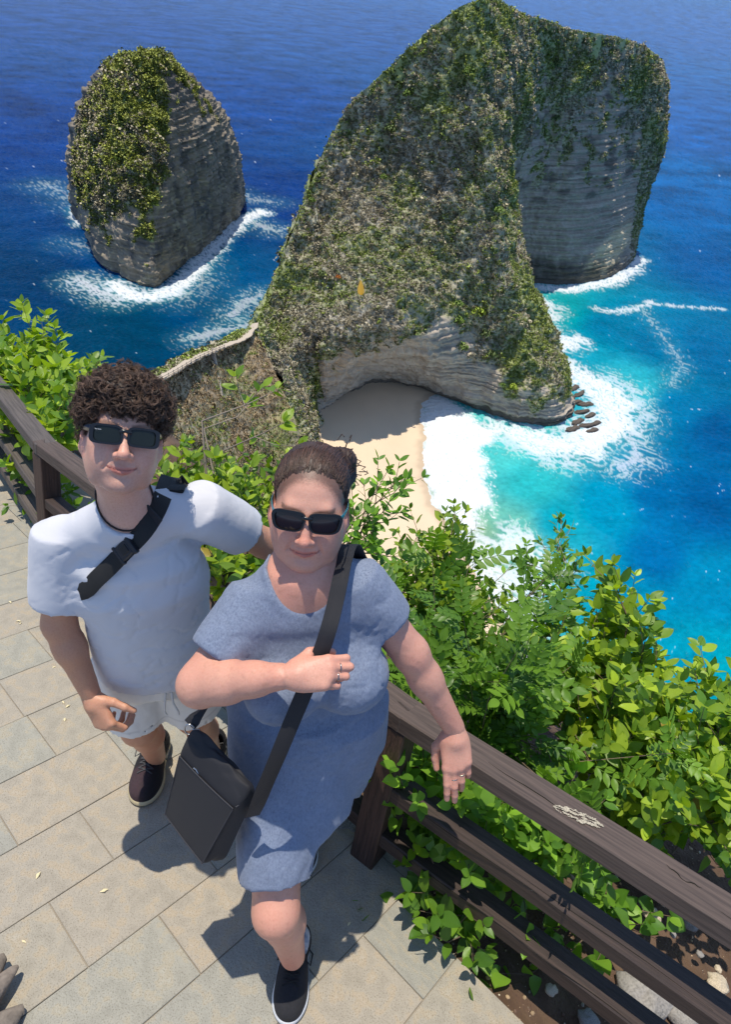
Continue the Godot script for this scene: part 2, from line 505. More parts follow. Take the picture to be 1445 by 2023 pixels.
			var roll := roller.get_noise_2d(p.x * 0.55 + p.y * 0.2, p.y * 0.8) if rr > 350.0 else 0.0
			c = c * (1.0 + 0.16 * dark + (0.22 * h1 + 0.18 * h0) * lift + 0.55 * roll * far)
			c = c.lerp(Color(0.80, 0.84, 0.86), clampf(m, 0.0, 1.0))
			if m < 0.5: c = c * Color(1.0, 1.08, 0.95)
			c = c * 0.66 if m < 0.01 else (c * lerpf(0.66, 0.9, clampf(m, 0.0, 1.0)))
			c.a = 1.0
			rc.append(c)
			var amp := clampf(1.0 - rr / 2600.0, 0.0, 1.0) * lift
			rp.append(Vector3(p.x, -160.0 + amp * (h0 * 0.55 + h1 * 0.34) + m * 0.12 * lift, p.y))
		return [rp, rc]
	for q in parallel(row, nv):
		pts.append_array(q[0])
		cols.append_array(q[1])
	var m := mat(Color.WHITE, 0.16, true)
	var wn := noise(0.012, 5, 21)
	m.normal_enabled = true
	m.normal_texture = noise_tex(wn, 1024, null, 12.0)
	m.normal_scale = 1.3
	m.metallic_specular = 0.07
	tri(m, 1.0 / 46.0, true)
	m.uv1_scale = Vector3(1.0 / 58.0, 1.0 / 58.0, 1.0 / 34.0)
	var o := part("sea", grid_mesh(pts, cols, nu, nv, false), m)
	tag(o, "deep blue sea turning turquoise in the cove, with white foam", "", "", "structure")
	# beach
	var bn := 170
	var bp := PackedVector3Array()
	var bc := PackedColorArray()
	var sn := noise(0.09, 4, 31)
	for j in bn:
		for i in bn:
			var x := lerpf(-75.0, 75.0, float(i) / (bn - 1))
			var z := lerpf(-300.0, -70.0, float(j) / (bn - 1))
			var p := Vector2(x, z)
			var ds := -shore_side(p)
			ds += sn.get_noise_2d(x, z) * 1.6 + sin(p.y * 0.75 + sn.get_noise_2d(x * 2, z * 2) * 4.0) * 0.5
			var y := -160.0 + clampf(ds * 0.055, -1.5, 3.6) + 0.02
			bp.append(Vector3(x, y, z))
			var wet := smoothstep(4.0, 0.5, ds)
			var c := Color(0.72, 0.565, 0.395) * (1.0 + 0.07 * sn.get_noise_2d(x * 0.5 + 9.0, z * 0.3))
			bc.append(c.lerp(Color(0.40, 0.30, 0.21), wet * 0.55))
	var bm := mat(Color.WHITE, 0.9, true)
	bm.normal_enabled = true
	bm.normal_texture = noise_tex(noise(0.03, 4, 32), 512, null, 3.0)
	tri(bm, 1.0 / 9.0, true)
	tag(part("beach", grid_mesh(bp, bc, bn, bn, false), bm), "smooth pale sand of the cove below the cliff", "", "", "structure")

# ------------------------------------------------------------------ cliffs
func patch(net: Array, nu: int, nv: int) -> PackedVector3Array:   # columns of points -> smooth grid
	var nc := net.size()
	var out := PackedVector3Array()
	out.resize(nu * nv)
	var nr: int = net[0].size()
	for i in nu:
		var u := float(i) / (nu - 1) * (nc - 1)
		var col := []
		for k in nr:
			var line := []
			for c in net: line.append(c[k])
			col.append(spline(line, u))
		for j in nv:
			out[j * nu + i] = spline(col, float(j) / (nv - 1) * (nr - 1))
	return out

func normals_of(pts: PackedVector3Array, nu: int, nv: int, flip: bool) -> PackedVector3Array:
	var nor := PackedVector3Array()
	nor.resize(pts.size())
	for j in nv:
		for i in nu:
			var du := pts[j * nu + mini(i + 1, nu - 1)] - pts[j * nu + maxi(i - 1, 0)]
			var dv := pts[mini(j + 1, nv - 1) * nu + i] - pts[maxi(j - 1, 0) * nu + i]
			var n := du.cross(dv).normalized()
			nor[j * nu + i] = -n if flip else n
	return nor

var gully: FastNoiseLite
var lump: FastNoiseLite
var grit: FastNoiseLite
var strata: FastNoiseLite
var patchy: FastNoiseLite
var scrub_places := {}

func rock_tone(p: Vector3, base: Color, dark: Color, amount := 1.0) -> Color:
	var s := strata.get_noise_3d(p.x * 0.06, p.y * 2.4, p.z * 0.06)
	var g := grit.get_noise_3dv(p)
	var t := clampf(0.5 + 0.9 * s + 0.5 * g, 0.0, 1.0)
	return dark.lerp(base, lerpf(1.0, t, amount))

# zone(u, v, p) gives [bare rock 0..1, green 0..1, rock colour, density of scrub]
func cliff(ledge: float, called: String, net: Array, nu: int, nv: int, flip: bool, amp: float, zone: Callable, m: Material, label: String, count: int, sizes: Vector2, rseed: int) -> void:
	var base := patch(net, nu, nv)
	var nor := normals_of(base, nu, nv, flip)
	var pts := PackedVector3Array()
	var cols := PackedColorArray()
	var info := PackedFloat32Array()
	var row := func(j: int) -> Array:
		var rp := PackedVector3Array()
		var rc := PackedColorArray()
		var ri := PackedFloat32Array()
		var v := float(j) / (nv - 1)
		for i in nu:
			var u := float(i) / (nu - 1)
			var k := j * nu + i
			var p := base[k]
			var z: Array = zone.call(u, v, p)
			var bare: float = z[0]
			var d := 0.0
			var gl := absf(gully.get_noise_3d(p.x, p.y * 0.28, p.z))
			d += (gl - 0.25) * 7.0 * (1.0 - 0.55 * bare)
			d += lump.get_noise_3dv(p) * 2.8 * (1.0 - 0.3 * bare)
			d += grit.get_noise_3dv(p) * 1.25 * (1.0 - 0.35 * bare)
			var sn := strata.get_noise_3d(p.x * 0.04, p.y * 1.1, p.z * 0.04)
			d += (strata.get_noise_3d(p.x * 0.05, p.y * 1.6, p.z * 0.05) * 0.6 + (smoothstep(-0.04, 0.07, sn) - 0.5) * ledge) * bare
			d *= amp * smoothstep(0.0, 0.05, v) * (1.0 if v < 0.9 else lerpf(1.0, 0.5, (v - 0.9) * 10.0))
			rp.append(p + nor[k] * d)
			var pg := patchy.get_noise_3dv(p)
			var gr := clampf(float(z[1]) + pg * 0.9, 0.0, 1.0)
			var brown := Color(0.9, 0.76, 0.6) if called == "hillside" else Color.WHITE
			var soil := brown * rock_tone(p, Color(0.52, 0.47, 0.37), Color(0.29, 0.265, 0.22))
			soil = soil.lerp(Color(0.27, 0.32, 0.10), gr * 0.85)
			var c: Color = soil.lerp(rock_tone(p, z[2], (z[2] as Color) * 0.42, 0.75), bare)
			c.a = 1.0
			rc.append(c)
			ri.append((1.0 - bare) * float(z[3]))
			ri.append(gr)
		return [rp, rc, ri]
	for q in parallel(row, nv):
		pts.append_array(q[0])
		cols.append_array(q[1])
		info.append_array(q[2])
	var o := part(called, grid_mesh(pts, cols, nu, nv, flip), m)
	tag(o, label, "", "", "structure")
	# where scrub grows
	var r := RandomNumberGenerator.new()
	r.seed = rseed
	var dry := []
	var dry_c := PackedColorArray()
	var grn := []
	var grn_c := PackedColorArray()
	var n2 := normals_of(pts, nu, nv, flip)
	var area := PackedFloat32Array()
	var tot := 0.0
	for j in nv - 1:
		for i in nu - 1:
			var k := j * nu + i
			var q := (pts[k + 1] - pts[k]).cross(pts[k + nu] - pts[k]).length() * info[k * 2]
			tot += q
			area.append(tot)
	for c in count:
		var pick := area.bsearch(r.randf() * tot)
		pick = mini(pick, area.size() - 1)
		var j := pick / (nu - 1)
		var i := pick % (nu - 1)
		var k := j * nu + i
		var p := pts[k].lerp(pts[k + 1], r.randf()).lerp(pts[k + nu], r.randf())
		var n := (n2[k] * 0.8 + Vector3.UP * 0.8).normalized()
		var s := lerpf(sizes.x, sizes.y, pow(r.randf(), 2.2)) * (2.0 if r.randf() < 0.03 else 1.0)
		var is_green := r.randf() < clampf(info[k * 2 + 1] * 1.15, 0.03, 0.97)
		var b := Basis(Quaternion(Vector3.UP, n)) * Basis(Vector3.UP, r.randf() * TAU)
		b = b.scaled_local(Vector3(s * r.randf_range(0.8, 1.25), s * r.randf_range(0.6, 1.15), s * r.randf_range(0.8, 1.25)))
		var xf := Transform3D(b, p - n * s * 0.25)
		if is_green:
			grn.append(xf)
			var t := r.randf()
			grn_c.append(Color(0.20, 0.27, 0.06).lerp(Color(0.44, 0.54, 0.09), t * t) * r.randf_range(0.85, 1.15))
		else:
			dry.append(xf)
			grn_c.size()
			dry_c.append(Color(0.38, 0.34, 0.25).lerp(Color(0.60, 0.54, 0.40), r.randf()) * r.randf_range(0.82, 1.08))
	if called == "hillside":
		for k in dry_c.size(): dry_c[k] = dry_c[k] * Color(0.92, 0.76, 0.60)
	if called == "sea_stack":
		for k in grn_c.size(): grn_c[k] = grn_c[k] * Color(1.25, 1.1, 1.0)
	scrub_places[called] = [dry, dry_c, grn, grn_c]

func clump_mesh(leaves: int, leaf: float, rseed: int, tall := 1.0) -> ArrayMesh:
	var r := RandomNumberGenerator.new()
	r.seed = rseed
	var s := Soup.new()
	for i in leaves:
		var d := Vector3(r.randfn(), absf(r.randfn()) * tall, r.randfn()).normalized()
		var p := d * pow(r.randf(), 0.4) * Vector3(1, tall, 1)
		p += Vector3(r.randfn(), r.randfn(), r.randfn()) * 0.07
		var ax := Vector3(r.randfn(), r.randfn(), r.randfn()).normalized()
		var t := ax.cross(d).normalized() * leaf * r.randf_range(0.6, 1.3)
		var b := ax.cross(t).normalized() * leaf * r.randf_range(0.35, 0.7)
		var n := (d + ax * 0.4 + Vector3.UP * 0.75).normalized()
		var k := s.v.size()
		var tone := r.randf_range(0.78, 1.18)
		for q in [p - t, p + b, p + t, p - b]:
			s.v.append(q); s.n.append(n); s.c.append(Color(tone, tone, tone * 0.95))
		s.idx.append_array(PackedInt32Array([k, k + 1, k + 2, k, k + 2, k + 3]))
	return s.mesh()

func leafy(back := 0.35) -> StandardMaterial3D:
	var m := mat(Color.WHITE, 0.62, true)
	m.backlight_enabled = true
	m.backlight = Color(back, back, back * 0.4)
	return m

func build_cliffs() -> void:
	gully = noise(0.055, 3, 41)
	lump = noise(0.085, 4, 42)
	grit = noise(0.42, 3, 43)
	strata = noise(0.30, 3, 44)
	patchy = noise(0.035, 4, 45)
	var rock := mat(Color.WHITE, 0.92, true)
	rock.normal_enabled = true
	rock.normal_texture = noise_tex(noise(0.02, 5, 46), 512, null, 7.0)
	rock.normal_scale = 0.9
	tri(rock, 1.0 / 11.0, true)
	var grey := Color(0.385, 0.34, 0.28)
	var pale := Color(0.50, 0.43, 0.345)
	var front_zone := func(u: float, v: float, p: Vector3) -> Array:
		var cu := u * 21.0
		var h := p.y + 160.0
		var w := patchy.get_noise_3d(p.x * 2.2, p.y * 2.2, p.z * 2.2)
		var bare := 0.0
		var col := pale
		var green := 0.36
		var dens := 1.0
		if cu < 11.5:
			# pale band round the beach and along the foot
			var top := lerpf(30.0, 42.0, smoothstep(1.5, 4.0, cu))
			if cu > 6.5: top = lerpf(38.0, 11.0, smoothstep(6.2, 8.5, cu))
			if cu < 1.6: top = 6.0
			bare = smoothstep(top + 5.0 + w * 16.0, top - 3.0 + w * 16.0, h)
			# scattered bare outcrops, and the green ribs
			bare = maxf(bare, smoothstep(0.34, 0.5, gully.get_noise_3d(p.x * 1.7 + 50.0, p.y * 0.5, p.z * 1.7)) * 0.55)
			green = 0.40 + 0.25 * smoothstep(7.5, 10.0, cu) + 0.14 * smoothstep(60.0, 20.0, h) * smoothstep(5.5, 8.0, cu)
			green += 0.2 * smoothstep(0.93, 1.0, v)
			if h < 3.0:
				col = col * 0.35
		else:
			col = grey
			var lim := 108.0 + w * 60.0 + 14.0 * sin(p.x * 0.12)
			bare = smoothstep(lim + 8.0, lim - 10.0, h)
			if cu < 14.5: bare *= smoothstep(95.0, 70.0, h + w * 24.0)
			if cu > 18.4: bare *= 0.25 + 0.3 * smoothstep(30.0, 10.0, h)
			bare *= 1.0 - 0.85 * smoothstep(0.16, 0.34, w) * smoothstep(52.0, 70.0, h)
			# a sunlit patch low on the right and the foot hollow's shade, painted as colour
			var sunlit_patch := smoothstep(17.0, 10.0, Vector2((p.x - 150.0) * 0.7, p.y + 145.0 - (p.x - 150.0) * 0.45).length())
			col = col.lerp(Color(0.62, 0.53, 0.36), sunlit_patch)
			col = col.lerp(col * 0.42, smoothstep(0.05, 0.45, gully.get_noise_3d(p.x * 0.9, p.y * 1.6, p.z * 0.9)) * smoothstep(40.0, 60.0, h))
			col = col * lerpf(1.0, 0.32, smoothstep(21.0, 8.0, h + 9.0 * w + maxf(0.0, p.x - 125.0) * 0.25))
			green = 0.55
		return [bare, green, col, dens]
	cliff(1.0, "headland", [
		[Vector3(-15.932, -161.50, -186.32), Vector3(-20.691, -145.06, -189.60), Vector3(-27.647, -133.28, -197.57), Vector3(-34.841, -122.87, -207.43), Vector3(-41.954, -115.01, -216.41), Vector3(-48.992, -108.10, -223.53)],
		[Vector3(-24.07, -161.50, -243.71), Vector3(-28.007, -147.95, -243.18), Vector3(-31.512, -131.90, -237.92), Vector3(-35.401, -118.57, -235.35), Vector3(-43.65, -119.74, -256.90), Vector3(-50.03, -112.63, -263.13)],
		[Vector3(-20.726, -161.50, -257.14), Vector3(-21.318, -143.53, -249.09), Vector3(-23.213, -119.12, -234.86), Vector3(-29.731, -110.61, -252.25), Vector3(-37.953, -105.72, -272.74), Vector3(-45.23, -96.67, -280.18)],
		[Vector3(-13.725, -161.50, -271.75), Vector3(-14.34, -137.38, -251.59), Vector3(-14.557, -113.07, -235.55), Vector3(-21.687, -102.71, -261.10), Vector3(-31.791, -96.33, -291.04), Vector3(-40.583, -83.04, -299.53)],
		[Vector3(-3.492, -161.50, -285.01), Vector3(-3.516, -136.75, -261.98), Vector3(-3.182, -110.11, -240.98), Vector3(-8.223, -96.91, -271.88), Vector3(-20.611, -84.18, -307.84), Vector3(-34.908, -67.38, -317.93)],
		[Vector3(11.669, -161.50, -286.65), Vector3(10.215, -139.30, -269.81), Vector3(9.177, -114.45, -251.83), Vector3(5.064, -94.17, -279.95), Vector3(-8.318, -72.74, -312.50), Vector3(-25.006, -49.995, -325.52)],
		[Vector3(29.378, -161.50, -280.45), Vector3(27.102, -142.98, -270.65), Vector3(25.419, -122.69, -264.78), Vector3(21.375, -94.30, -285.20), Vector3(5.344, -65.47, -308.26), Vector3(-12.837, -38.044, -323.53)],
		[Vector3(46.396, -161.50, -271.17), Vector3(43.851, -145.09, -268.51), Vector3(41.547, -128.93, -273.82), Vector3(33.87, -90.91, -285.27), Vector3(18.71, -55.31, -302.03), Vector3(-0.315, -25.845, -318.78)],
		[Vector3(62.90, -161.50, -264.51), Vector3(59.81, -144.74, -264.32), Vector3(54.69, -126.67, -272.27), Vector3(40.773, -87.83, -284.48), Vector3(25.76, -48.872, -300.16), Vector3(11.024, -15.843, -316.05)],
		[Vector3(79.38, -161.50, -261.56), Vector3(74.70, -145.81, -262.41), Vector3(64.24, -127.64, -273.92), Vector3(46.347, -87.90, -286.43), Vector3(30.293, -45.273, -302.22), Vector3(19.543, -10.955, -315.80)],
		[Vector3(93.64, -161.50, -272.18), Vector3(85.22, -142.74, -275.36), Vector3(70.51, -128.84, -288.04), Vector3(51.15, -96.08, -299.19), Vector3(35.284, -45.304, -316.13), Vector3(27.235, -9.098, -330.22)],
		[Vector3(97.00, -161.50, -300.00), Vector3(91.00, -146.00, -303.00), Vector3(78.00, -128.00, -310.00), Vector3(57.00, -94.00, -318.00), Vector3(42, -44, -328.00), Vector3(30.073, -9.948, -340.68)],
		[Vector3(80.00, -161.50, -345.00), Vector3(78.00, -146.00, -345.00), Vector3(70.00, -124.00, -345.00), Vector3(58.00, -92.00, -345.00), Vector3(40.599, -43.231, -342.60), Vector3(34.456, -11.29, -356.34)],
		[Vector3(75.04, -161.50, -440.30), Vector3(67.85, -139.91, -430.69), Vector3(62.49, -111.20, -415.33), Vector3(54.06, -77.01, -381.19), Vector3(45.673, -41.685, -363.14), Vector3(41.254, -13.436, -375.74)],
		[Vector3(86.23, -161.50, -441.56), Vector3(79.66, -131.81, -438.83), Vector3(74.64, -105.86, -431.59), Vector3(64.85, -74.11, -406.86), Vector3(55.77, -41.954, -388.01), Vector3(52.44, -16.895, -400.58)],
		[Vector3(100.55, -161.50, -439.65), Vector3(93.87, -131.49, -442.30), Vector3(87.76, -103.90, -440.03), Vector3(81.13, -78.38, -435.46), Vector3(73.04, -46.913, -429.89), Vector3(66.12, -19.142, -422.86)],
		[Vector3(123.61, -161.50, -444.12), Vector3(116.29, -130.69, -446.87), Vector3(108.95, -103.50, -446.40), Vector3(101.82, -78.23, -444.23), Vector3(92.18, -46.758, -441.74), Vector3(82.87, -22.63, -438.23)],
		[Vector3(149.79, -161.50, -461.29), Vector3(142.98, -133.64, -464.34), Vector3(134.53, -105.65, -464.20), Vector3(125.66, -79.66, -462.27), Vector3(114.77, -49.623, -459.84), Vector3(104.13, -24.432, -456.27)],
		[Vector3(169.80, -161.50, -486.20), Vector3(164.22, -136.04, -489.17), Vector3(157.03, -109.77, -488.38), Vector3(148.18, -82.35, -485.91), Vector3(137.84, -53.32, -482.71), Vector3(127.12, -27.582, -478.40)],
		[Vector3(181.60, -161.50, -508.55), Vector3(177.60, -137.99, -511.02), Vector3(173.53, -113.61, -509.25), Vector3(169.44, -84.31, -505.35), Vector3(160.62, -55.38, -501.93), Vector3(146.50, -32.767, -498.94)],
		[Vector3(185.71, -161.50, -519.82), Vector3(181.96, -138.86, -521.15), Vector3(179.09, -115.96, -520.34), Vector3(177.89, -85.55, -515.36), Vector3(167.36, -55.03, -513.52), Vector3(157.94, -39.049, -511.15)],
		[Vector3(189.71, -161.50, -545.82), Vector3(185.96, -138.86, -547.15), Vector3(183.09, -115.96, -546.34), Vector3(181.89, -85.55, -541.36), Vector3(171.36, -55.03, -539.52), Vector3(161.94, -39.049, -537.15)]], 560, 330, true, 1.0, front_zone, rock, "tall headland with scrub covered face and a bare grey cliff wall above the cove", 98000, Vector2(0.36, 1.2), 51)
	var back_zone := func(_u: float, v: float, _p: Vector3) -> Array:
		return [0.0, 0.72 if v > 0.5 else 0.5, grey, 1.0]
	cliff(0.4, "headland_far_slope", [
		[Vector3(-92.39, -162.00, -227.25), Vector3(-78.39, -151.22, -226.05), Vector3(-67.19, -139.36, -225.09), Vector3(-58.09, -126.43, -224.31), Vector3(-52.14, -114.57, -223.80), Vector3(-48.992, -108.10, -223.53)],
		[Vector3(-85.99, -162.00, -279.25), Vector3(-74.39, -152.13, -274.05), Vector3(-65.11, -141.26, -269.89), Vector3(-57.57, -129.41, -266.51), Vector3(-52.64, -118.55, -264.30), Vector3(-50.03, -112.63, -263.13)],
		[Vector3(-81.19, -162.00, -296.30), Vector3(-69.59, -148.93, -291.10), Vector3(-60.31, -134.56, -286.94), Vector3(-52.77, -118.88, -283.56), Vector3(-47.84, -104.51, -281.35), Vector3(-45.23, -96.67, -280.18)],
		[Vector3(-76.54, -162.00, -315.65), Vector3(-64.94, -146.21, -310.45), Vector3(-55.66, -128.84, -306.29), Vector3(-48.123, -109.88, -302.91), Vector3(-43.193, -92.51, -300.70), Vector3(-40.583, -83.04, -299.53)],
		[Vector3(-70.87, -162.00, -334.05), Vector3(-59.27, -143.08, -328.85), Vector3(-49.988, -122.26, -324.69), Vector3(-42.448, -99.55, -321.31), Vector3(-37.518, -78.73, -319.10), Vector3(-34.908, -67.38, -317.93)],
		[Vector3(-59.11, -162.00, -350.32), Vector3(-48.106, -139.60, -342.32), Vector3(-39.306, -114.96, -335.92), Vector3(-32.156, -88.08, -330.72), Vector3(-27.481, -63.44, -327.32), Vector3(-25.006, -49.995, -325.52)],
		[Vector3(-46.937, -162.00, -348.33), Vector3(-35.937, -137.21, -340.33), Vector3(-27.137, -109.94, -333.93), Vector3(-19.987, -80.19, -328.73), Vector3(-15.312, -52.92, -325.33), Vector3(-12.837, -38.044, -323.53)],
		[Vector3(-34.415, -162.00, -343.58), Vector3(-23.415, -134.77, -335.58), Vector3(-14.615, -104.81, -329.18), Vector3(-7.465, -72.14, -323.98), Vector3(-2.79, -42.183, -320.58), Vector3(-0.315, -25.845, -318.78)],
		[Vector3(-19.976, -162.00, -353.25), Vector3(-9.976, -132.77, -341.25), Vector3(-1.976, -100.61, -331.65), Vector3(4.524, -65.54, -323.85), Vector3(8.774, -33.382, -318.75), Vector3(11.024, -15.843, -316.05)],
		[Vector3(-11.457, -162.00, -353.00), Vector3(-1.457, -131.79, -341.00), Vector3(6.543, -98.56, -331.40), Vector3(13.043, -62.31, -323.60), Vector3(17.293, -29.081, -318.50), Vector3(19.543, -10.955, -315.80)],
		[Vector3(-3.765, -162.00, -367.42), Vector3(6.235, -131.42, -355.42), Vector3(14.235, -97.78, -345.82), Vector3(20.735, -61.08, -338.02), Vector3(24.985, -27.446, -332.92), Vector3(27.235, -9.098, -330.22)],
		[Vector3(2.173, -162.00, -399.58), Vector3(11.173, -131.59, -380.58), Vector3(18.373, -98.14, -365.38), Vector3(24.223, -61.65, -353.03), Vector3(28.048, -28.194, -344.95), Vector3(30.073, -9.948, -340.68)],
		[Vector3(6.556, -162.00, -415.24), Vector3(15.556, -131.86, -396.24), Vector3(22.756, -98.70, -381.04), Vector3(28.606, -62.53, -368.69), Vector3(32.431, -29.375, -360.61), Vector3(34.456, -11.29, -356.34)],
		[Vector3(13.354, -162.00, -434.64), Vector3(22.354, -132.29, -415.64), Vector3(29.554, -99.60, -400.44), Vector3(35.404, -63.95, -388.09), Vector3(39.229, -31.264, -380.02), Vector3(41.254, -13.436, -375.74)],
		[Vector3(27.645, -162.00, -468.78), Vector3(35.645, -132.98, -446.78), Vector3(42.045, -101.06, -429.18), Vector3(47.245, -66.23, -414.88), Vector3(50.64, -34.307, -405.53), Vector3(52.44, -16.895, -400.58)],
		[Vector3(53.72, -162.00, -491.06), Vector3(57.72, -133.43, -469.06), Vector3(60.92, -102.00, -451.46), Vector3(63.52, -67.71, -437.16), Vector3(65.22, -36.285, -427.81), Vector3(66.12, -19.142, -422.86)],
		[Vector3(82.87, -162.00, -500.23), Vector3(82.87, -134.13, -480.23), Vector3(82.87, -103.46, -464.23), Vector3(82.87, -70.02, -451.23), Vector3(82.87, -39.354, -442.73), Vector3(82.87, -22.63, -438.23)],
		[Vector3(116.53, -162.00, -512.07), Vector3(112.53, -134.49, -494.07), Vector3(109.33, -104.22, -479.67), Vector3(106.73, -71.20, -467.97), Vector3(105.03, -40.94, -460.32), Vector3(104.13, -24.432, -456.27)],
		[Vector3(151.92, -162.00, -521.80), Vector3(143.92, -135.12, -507.80), Vector3(137.52, -105.54, -496.60), Vector3(132.32, -73.28, -487.50), Vector3(128.92, -43.712, -481.55), Vector3(127.12, -27.582, -478.40)],
		[Vector3(165.10, -162.00, -529.94), Vector3(159.10, -136.15, -519.94), Vector3(154.30, -107.72, -511.94), Vector3(150.40, -76.71, -505.44), Vector3(147.85, -48.275, -501.19), Vector3(146.50, -32.767, -498.94)],
		[Vector3(171.58, -162.00, -529.75), Vector3(167.18, -137.41, -523.75), Vector3(163.66, -110.36, -518.95), Vector3(160.80, -80.85, -515.05), Vector3(158.93, -53.80, -512.50), Vector3(157.94, -39.049, -511.15)],
		[Vector3(175.58, -162.00, -555.75), Vector3(171.18, -137.41, -549.75), Vector3(167.66, -110.36, -544.95), Vector3(164.80, -80.85, -541.05), Vector3(162.93, -53.80, -538.50), Vector3(161.94, -39.049, -537.15)]], 160, 60, false, 1.0, back_zone, rock, "grassy far slope behind the ridge of the headland", 16000, Vector2(0.8, 1.7), 52)
	var hill_zone := func(_u: float, v: float, p: Vector3) -> Array:
		return [smoothstep(0.22, 0.4, gully.get_noise_3d(p.x * 1.3 + 9.0, p.y, p.z * 1.3)) * 0.35, 0.20 + 0.25 * smoothstep(0.5, 0.9, v), pale, 1.0]
	cliff(0.3, "hillside", [
		[Vector3(-27.023, -26.607, -29.492), Vector3(-28.093, -33.061, -31.222), Vector3(-27.759, -38.94, -31.519), Vector3(-26.055, -43.641, -30.35), Vector3(-23.697, -51.31, -29.706), Vector3(-18.499, -65.51, -28.527)],
		[Vector3(-44.096, -52.60, -64.34), Vector3(-42.843, -58.34, -65.18), Vector3(-40.53, -63.87, -64.29), Vector3(-38.143, -72.07, -63.41), Vector3(-34.297, -81.69, -61.02), Vector3(-28.248, -98.94, -55.19)],
		[Vector3(-55.10, -74.38, -104.35), Vector3(-51.79, -79.80, -103.80), Vector3(-48.08, -86.05, -102.26), Vector3(-44.561, -95.48, -100.57), Vector3(-41, -107.40, -98.83), Vector3(-35.891, -131.31, -93.34)],
		[Vector3(-61.02, -86.51, -134.83), Vector3(-56.93, -92.56, -131.18), Vector3(-52.98, -100.28, -127.43), Vector3(-48.181, -109.25, -122.89), Vector3(-43.177, -121.54, -119.43), Vector3(-36.677, -143.50, -114.26)],
		[Vector3(-61.99, -94.10, -160.44), Vector3(-57.60, -102.05, -155.69), Vector3(-52.88, -111.50, -151.01), Vector3(-47.887, -122.42, -145.31), Vector3(-42.435, -135.89, -140.74), Vector3(-34.498, -156.71, -135.68)],
		[Vector3(-60.27, -98.19, -177.02), Vector3(-55.24, -106.03, -171.31), Vector3(-50.14, -115.65, -165.57), Vector3(-44.783, -127.57, -159.85), Vector3(-38.782, -142.12, -155.23), Vector3(-31.106, -163.95, -151.85)],
		[Vector3(-57.29, -104.31, -197.87), Vector3(-51.92, -112.43, -191.07), Vector3(-46.29, -122.58, -184.27), Vector3(-40.125, -134.00, -177.52), Vector3(-33.745, -149.80, -172.73), Vector3(-25.102, -168.78, -170.16)],
		[Vector3(-53.48, -107.63, -212.37), Vector3(-47.315, -116.03, -205.63), Vector3(-40.796, -125.91, -198.86), Vector3(-34.04, -137.42, -190.99), Vector3(-27.113, -150.70, -185.02), Vector3(-19.75, -164.50, -178.91)],
		[Vector3(-48.992, -108.10, -223.53), Vector3(-41.954, -115.01, -216.41), Vector3(-34.841, -122.87, -207.43), Vector3(-27.647, -133.28, -197.57), Vector3(-20.691, -145.06, -189.60), Vector3(-15.932, -161.50, -186.32)]], 170, 130, true, 0.32, hill_zone, rock, "dry scrubby hillside falling from the path to the beach", 26000, Vector2(0.3, 0.85), 53)
	var hb_zone := func(_u: float, v: float, _p: Vector3) -> Array:
		return [0.0, 0.85 if v < 0.3 else 0.6, pale, 1.0 if v < 0.5 else 0.3]
	cliff(0.3, "hillside_far_slope", [
		[Vector3(-27.023, -26.607, -29.492), Vector3(-30.123, -28.638, -30.592), Vector3(-33.843, -36.084, -31.912), Vector3(-39.423, -64.52, -33.892), Vector3(-46.863, -107.84, -36.532), Vector3(-58.02, -162.00, -40.492)],
		[Vector3(-44.096, -52.60, -64.34), Vector3(-47.196, -54.24, -65.44), Vector3(-50.92, -60.25, -66.76), Vector3(-56.50, -83.23, -68.74), Vector3(-63.94, -118.24, -71.38), Vector3(-75.10, -162.00, -75.34)],
		[Vector3(-55.10, -74.38, -104.35), Vector3(-58.20, -75.70, -105.45), Vector3(-61.92, -80.52, -106.77), Vector3(-67.50, -98.92, -108.75), Vector3(-74.94, -126.95, -111.39), Vector3(-86.10, -162.00, -115.35)],
		[Vector3(-61.02, -86.51, -134.83), Vector3(-64.12, -87.65, -135.93), Vector3(-67.84, -91.80, -137.25), Vector3(-73.42, -107.65, -139.23), Vector3(-80.86, -131.81, -141.87), Vector3(-92.02, -162.00, -145.83)],
		[Vector3(-61.99, -94.10, -160.44), Vector3(-65.09, -95.11, -161.54), Vector3(-68.81, -98.85, -162.86), Vector3(-74.39, -113.11, -164.84), Vector3(-81.83, -134.84, -167.48), Vector3(-92.99, -162.00, -171.44)],
		[Vector3(-60.27, -98.19, -177.02), Vector3(-63.37, -99.15, -178.12), Vector3(-67.09, -102.66, -179.44), Vector3(-72.67, -116.06, -181.42), Vector3(-80.11, -136.48, -184.06), Vector3(-91.27, -162.00, -188.02)],
		[Vector3(-57.29, -104.31, -197.87), Vector3(-60.39, -105.17, -198.97), Vector3(-64.11, -108.35, -200.29), Vector3(-69.69, -120.46, -202.27), Vector3(-77.13, -138.92, -204.91), Vector3(-88.29, -162.00, -208.87)],
		[Vector3(-53.48, -107.63, -212.37), Vector3(-56.58, -108.45, -213.47), Vector3(-60.30, -111.44, -214.79), Vector3(-65.88, -122.86, -216.77), Vector3(-73.32, -140.25, -219.41), Vector3(-84.48, -162.00, -223.37)],
		[Vector3(-48.992, -108.10, -223.53), Vector3(-52.09, -108.91, -224.63), Vector3(-55.81, -111.88, -225.95), Vector3(-61.39, -123.19, -227.93), Vector3(-68.83, -140.44, -230.57), Vector3(-79.99, -162.00, -234.53)]], 120, 60, false, 0.3, hb_zone, rock, "leafy far slope beyond the path on the neck of land", 9000, Vector2(0.6, 1.6), 54)
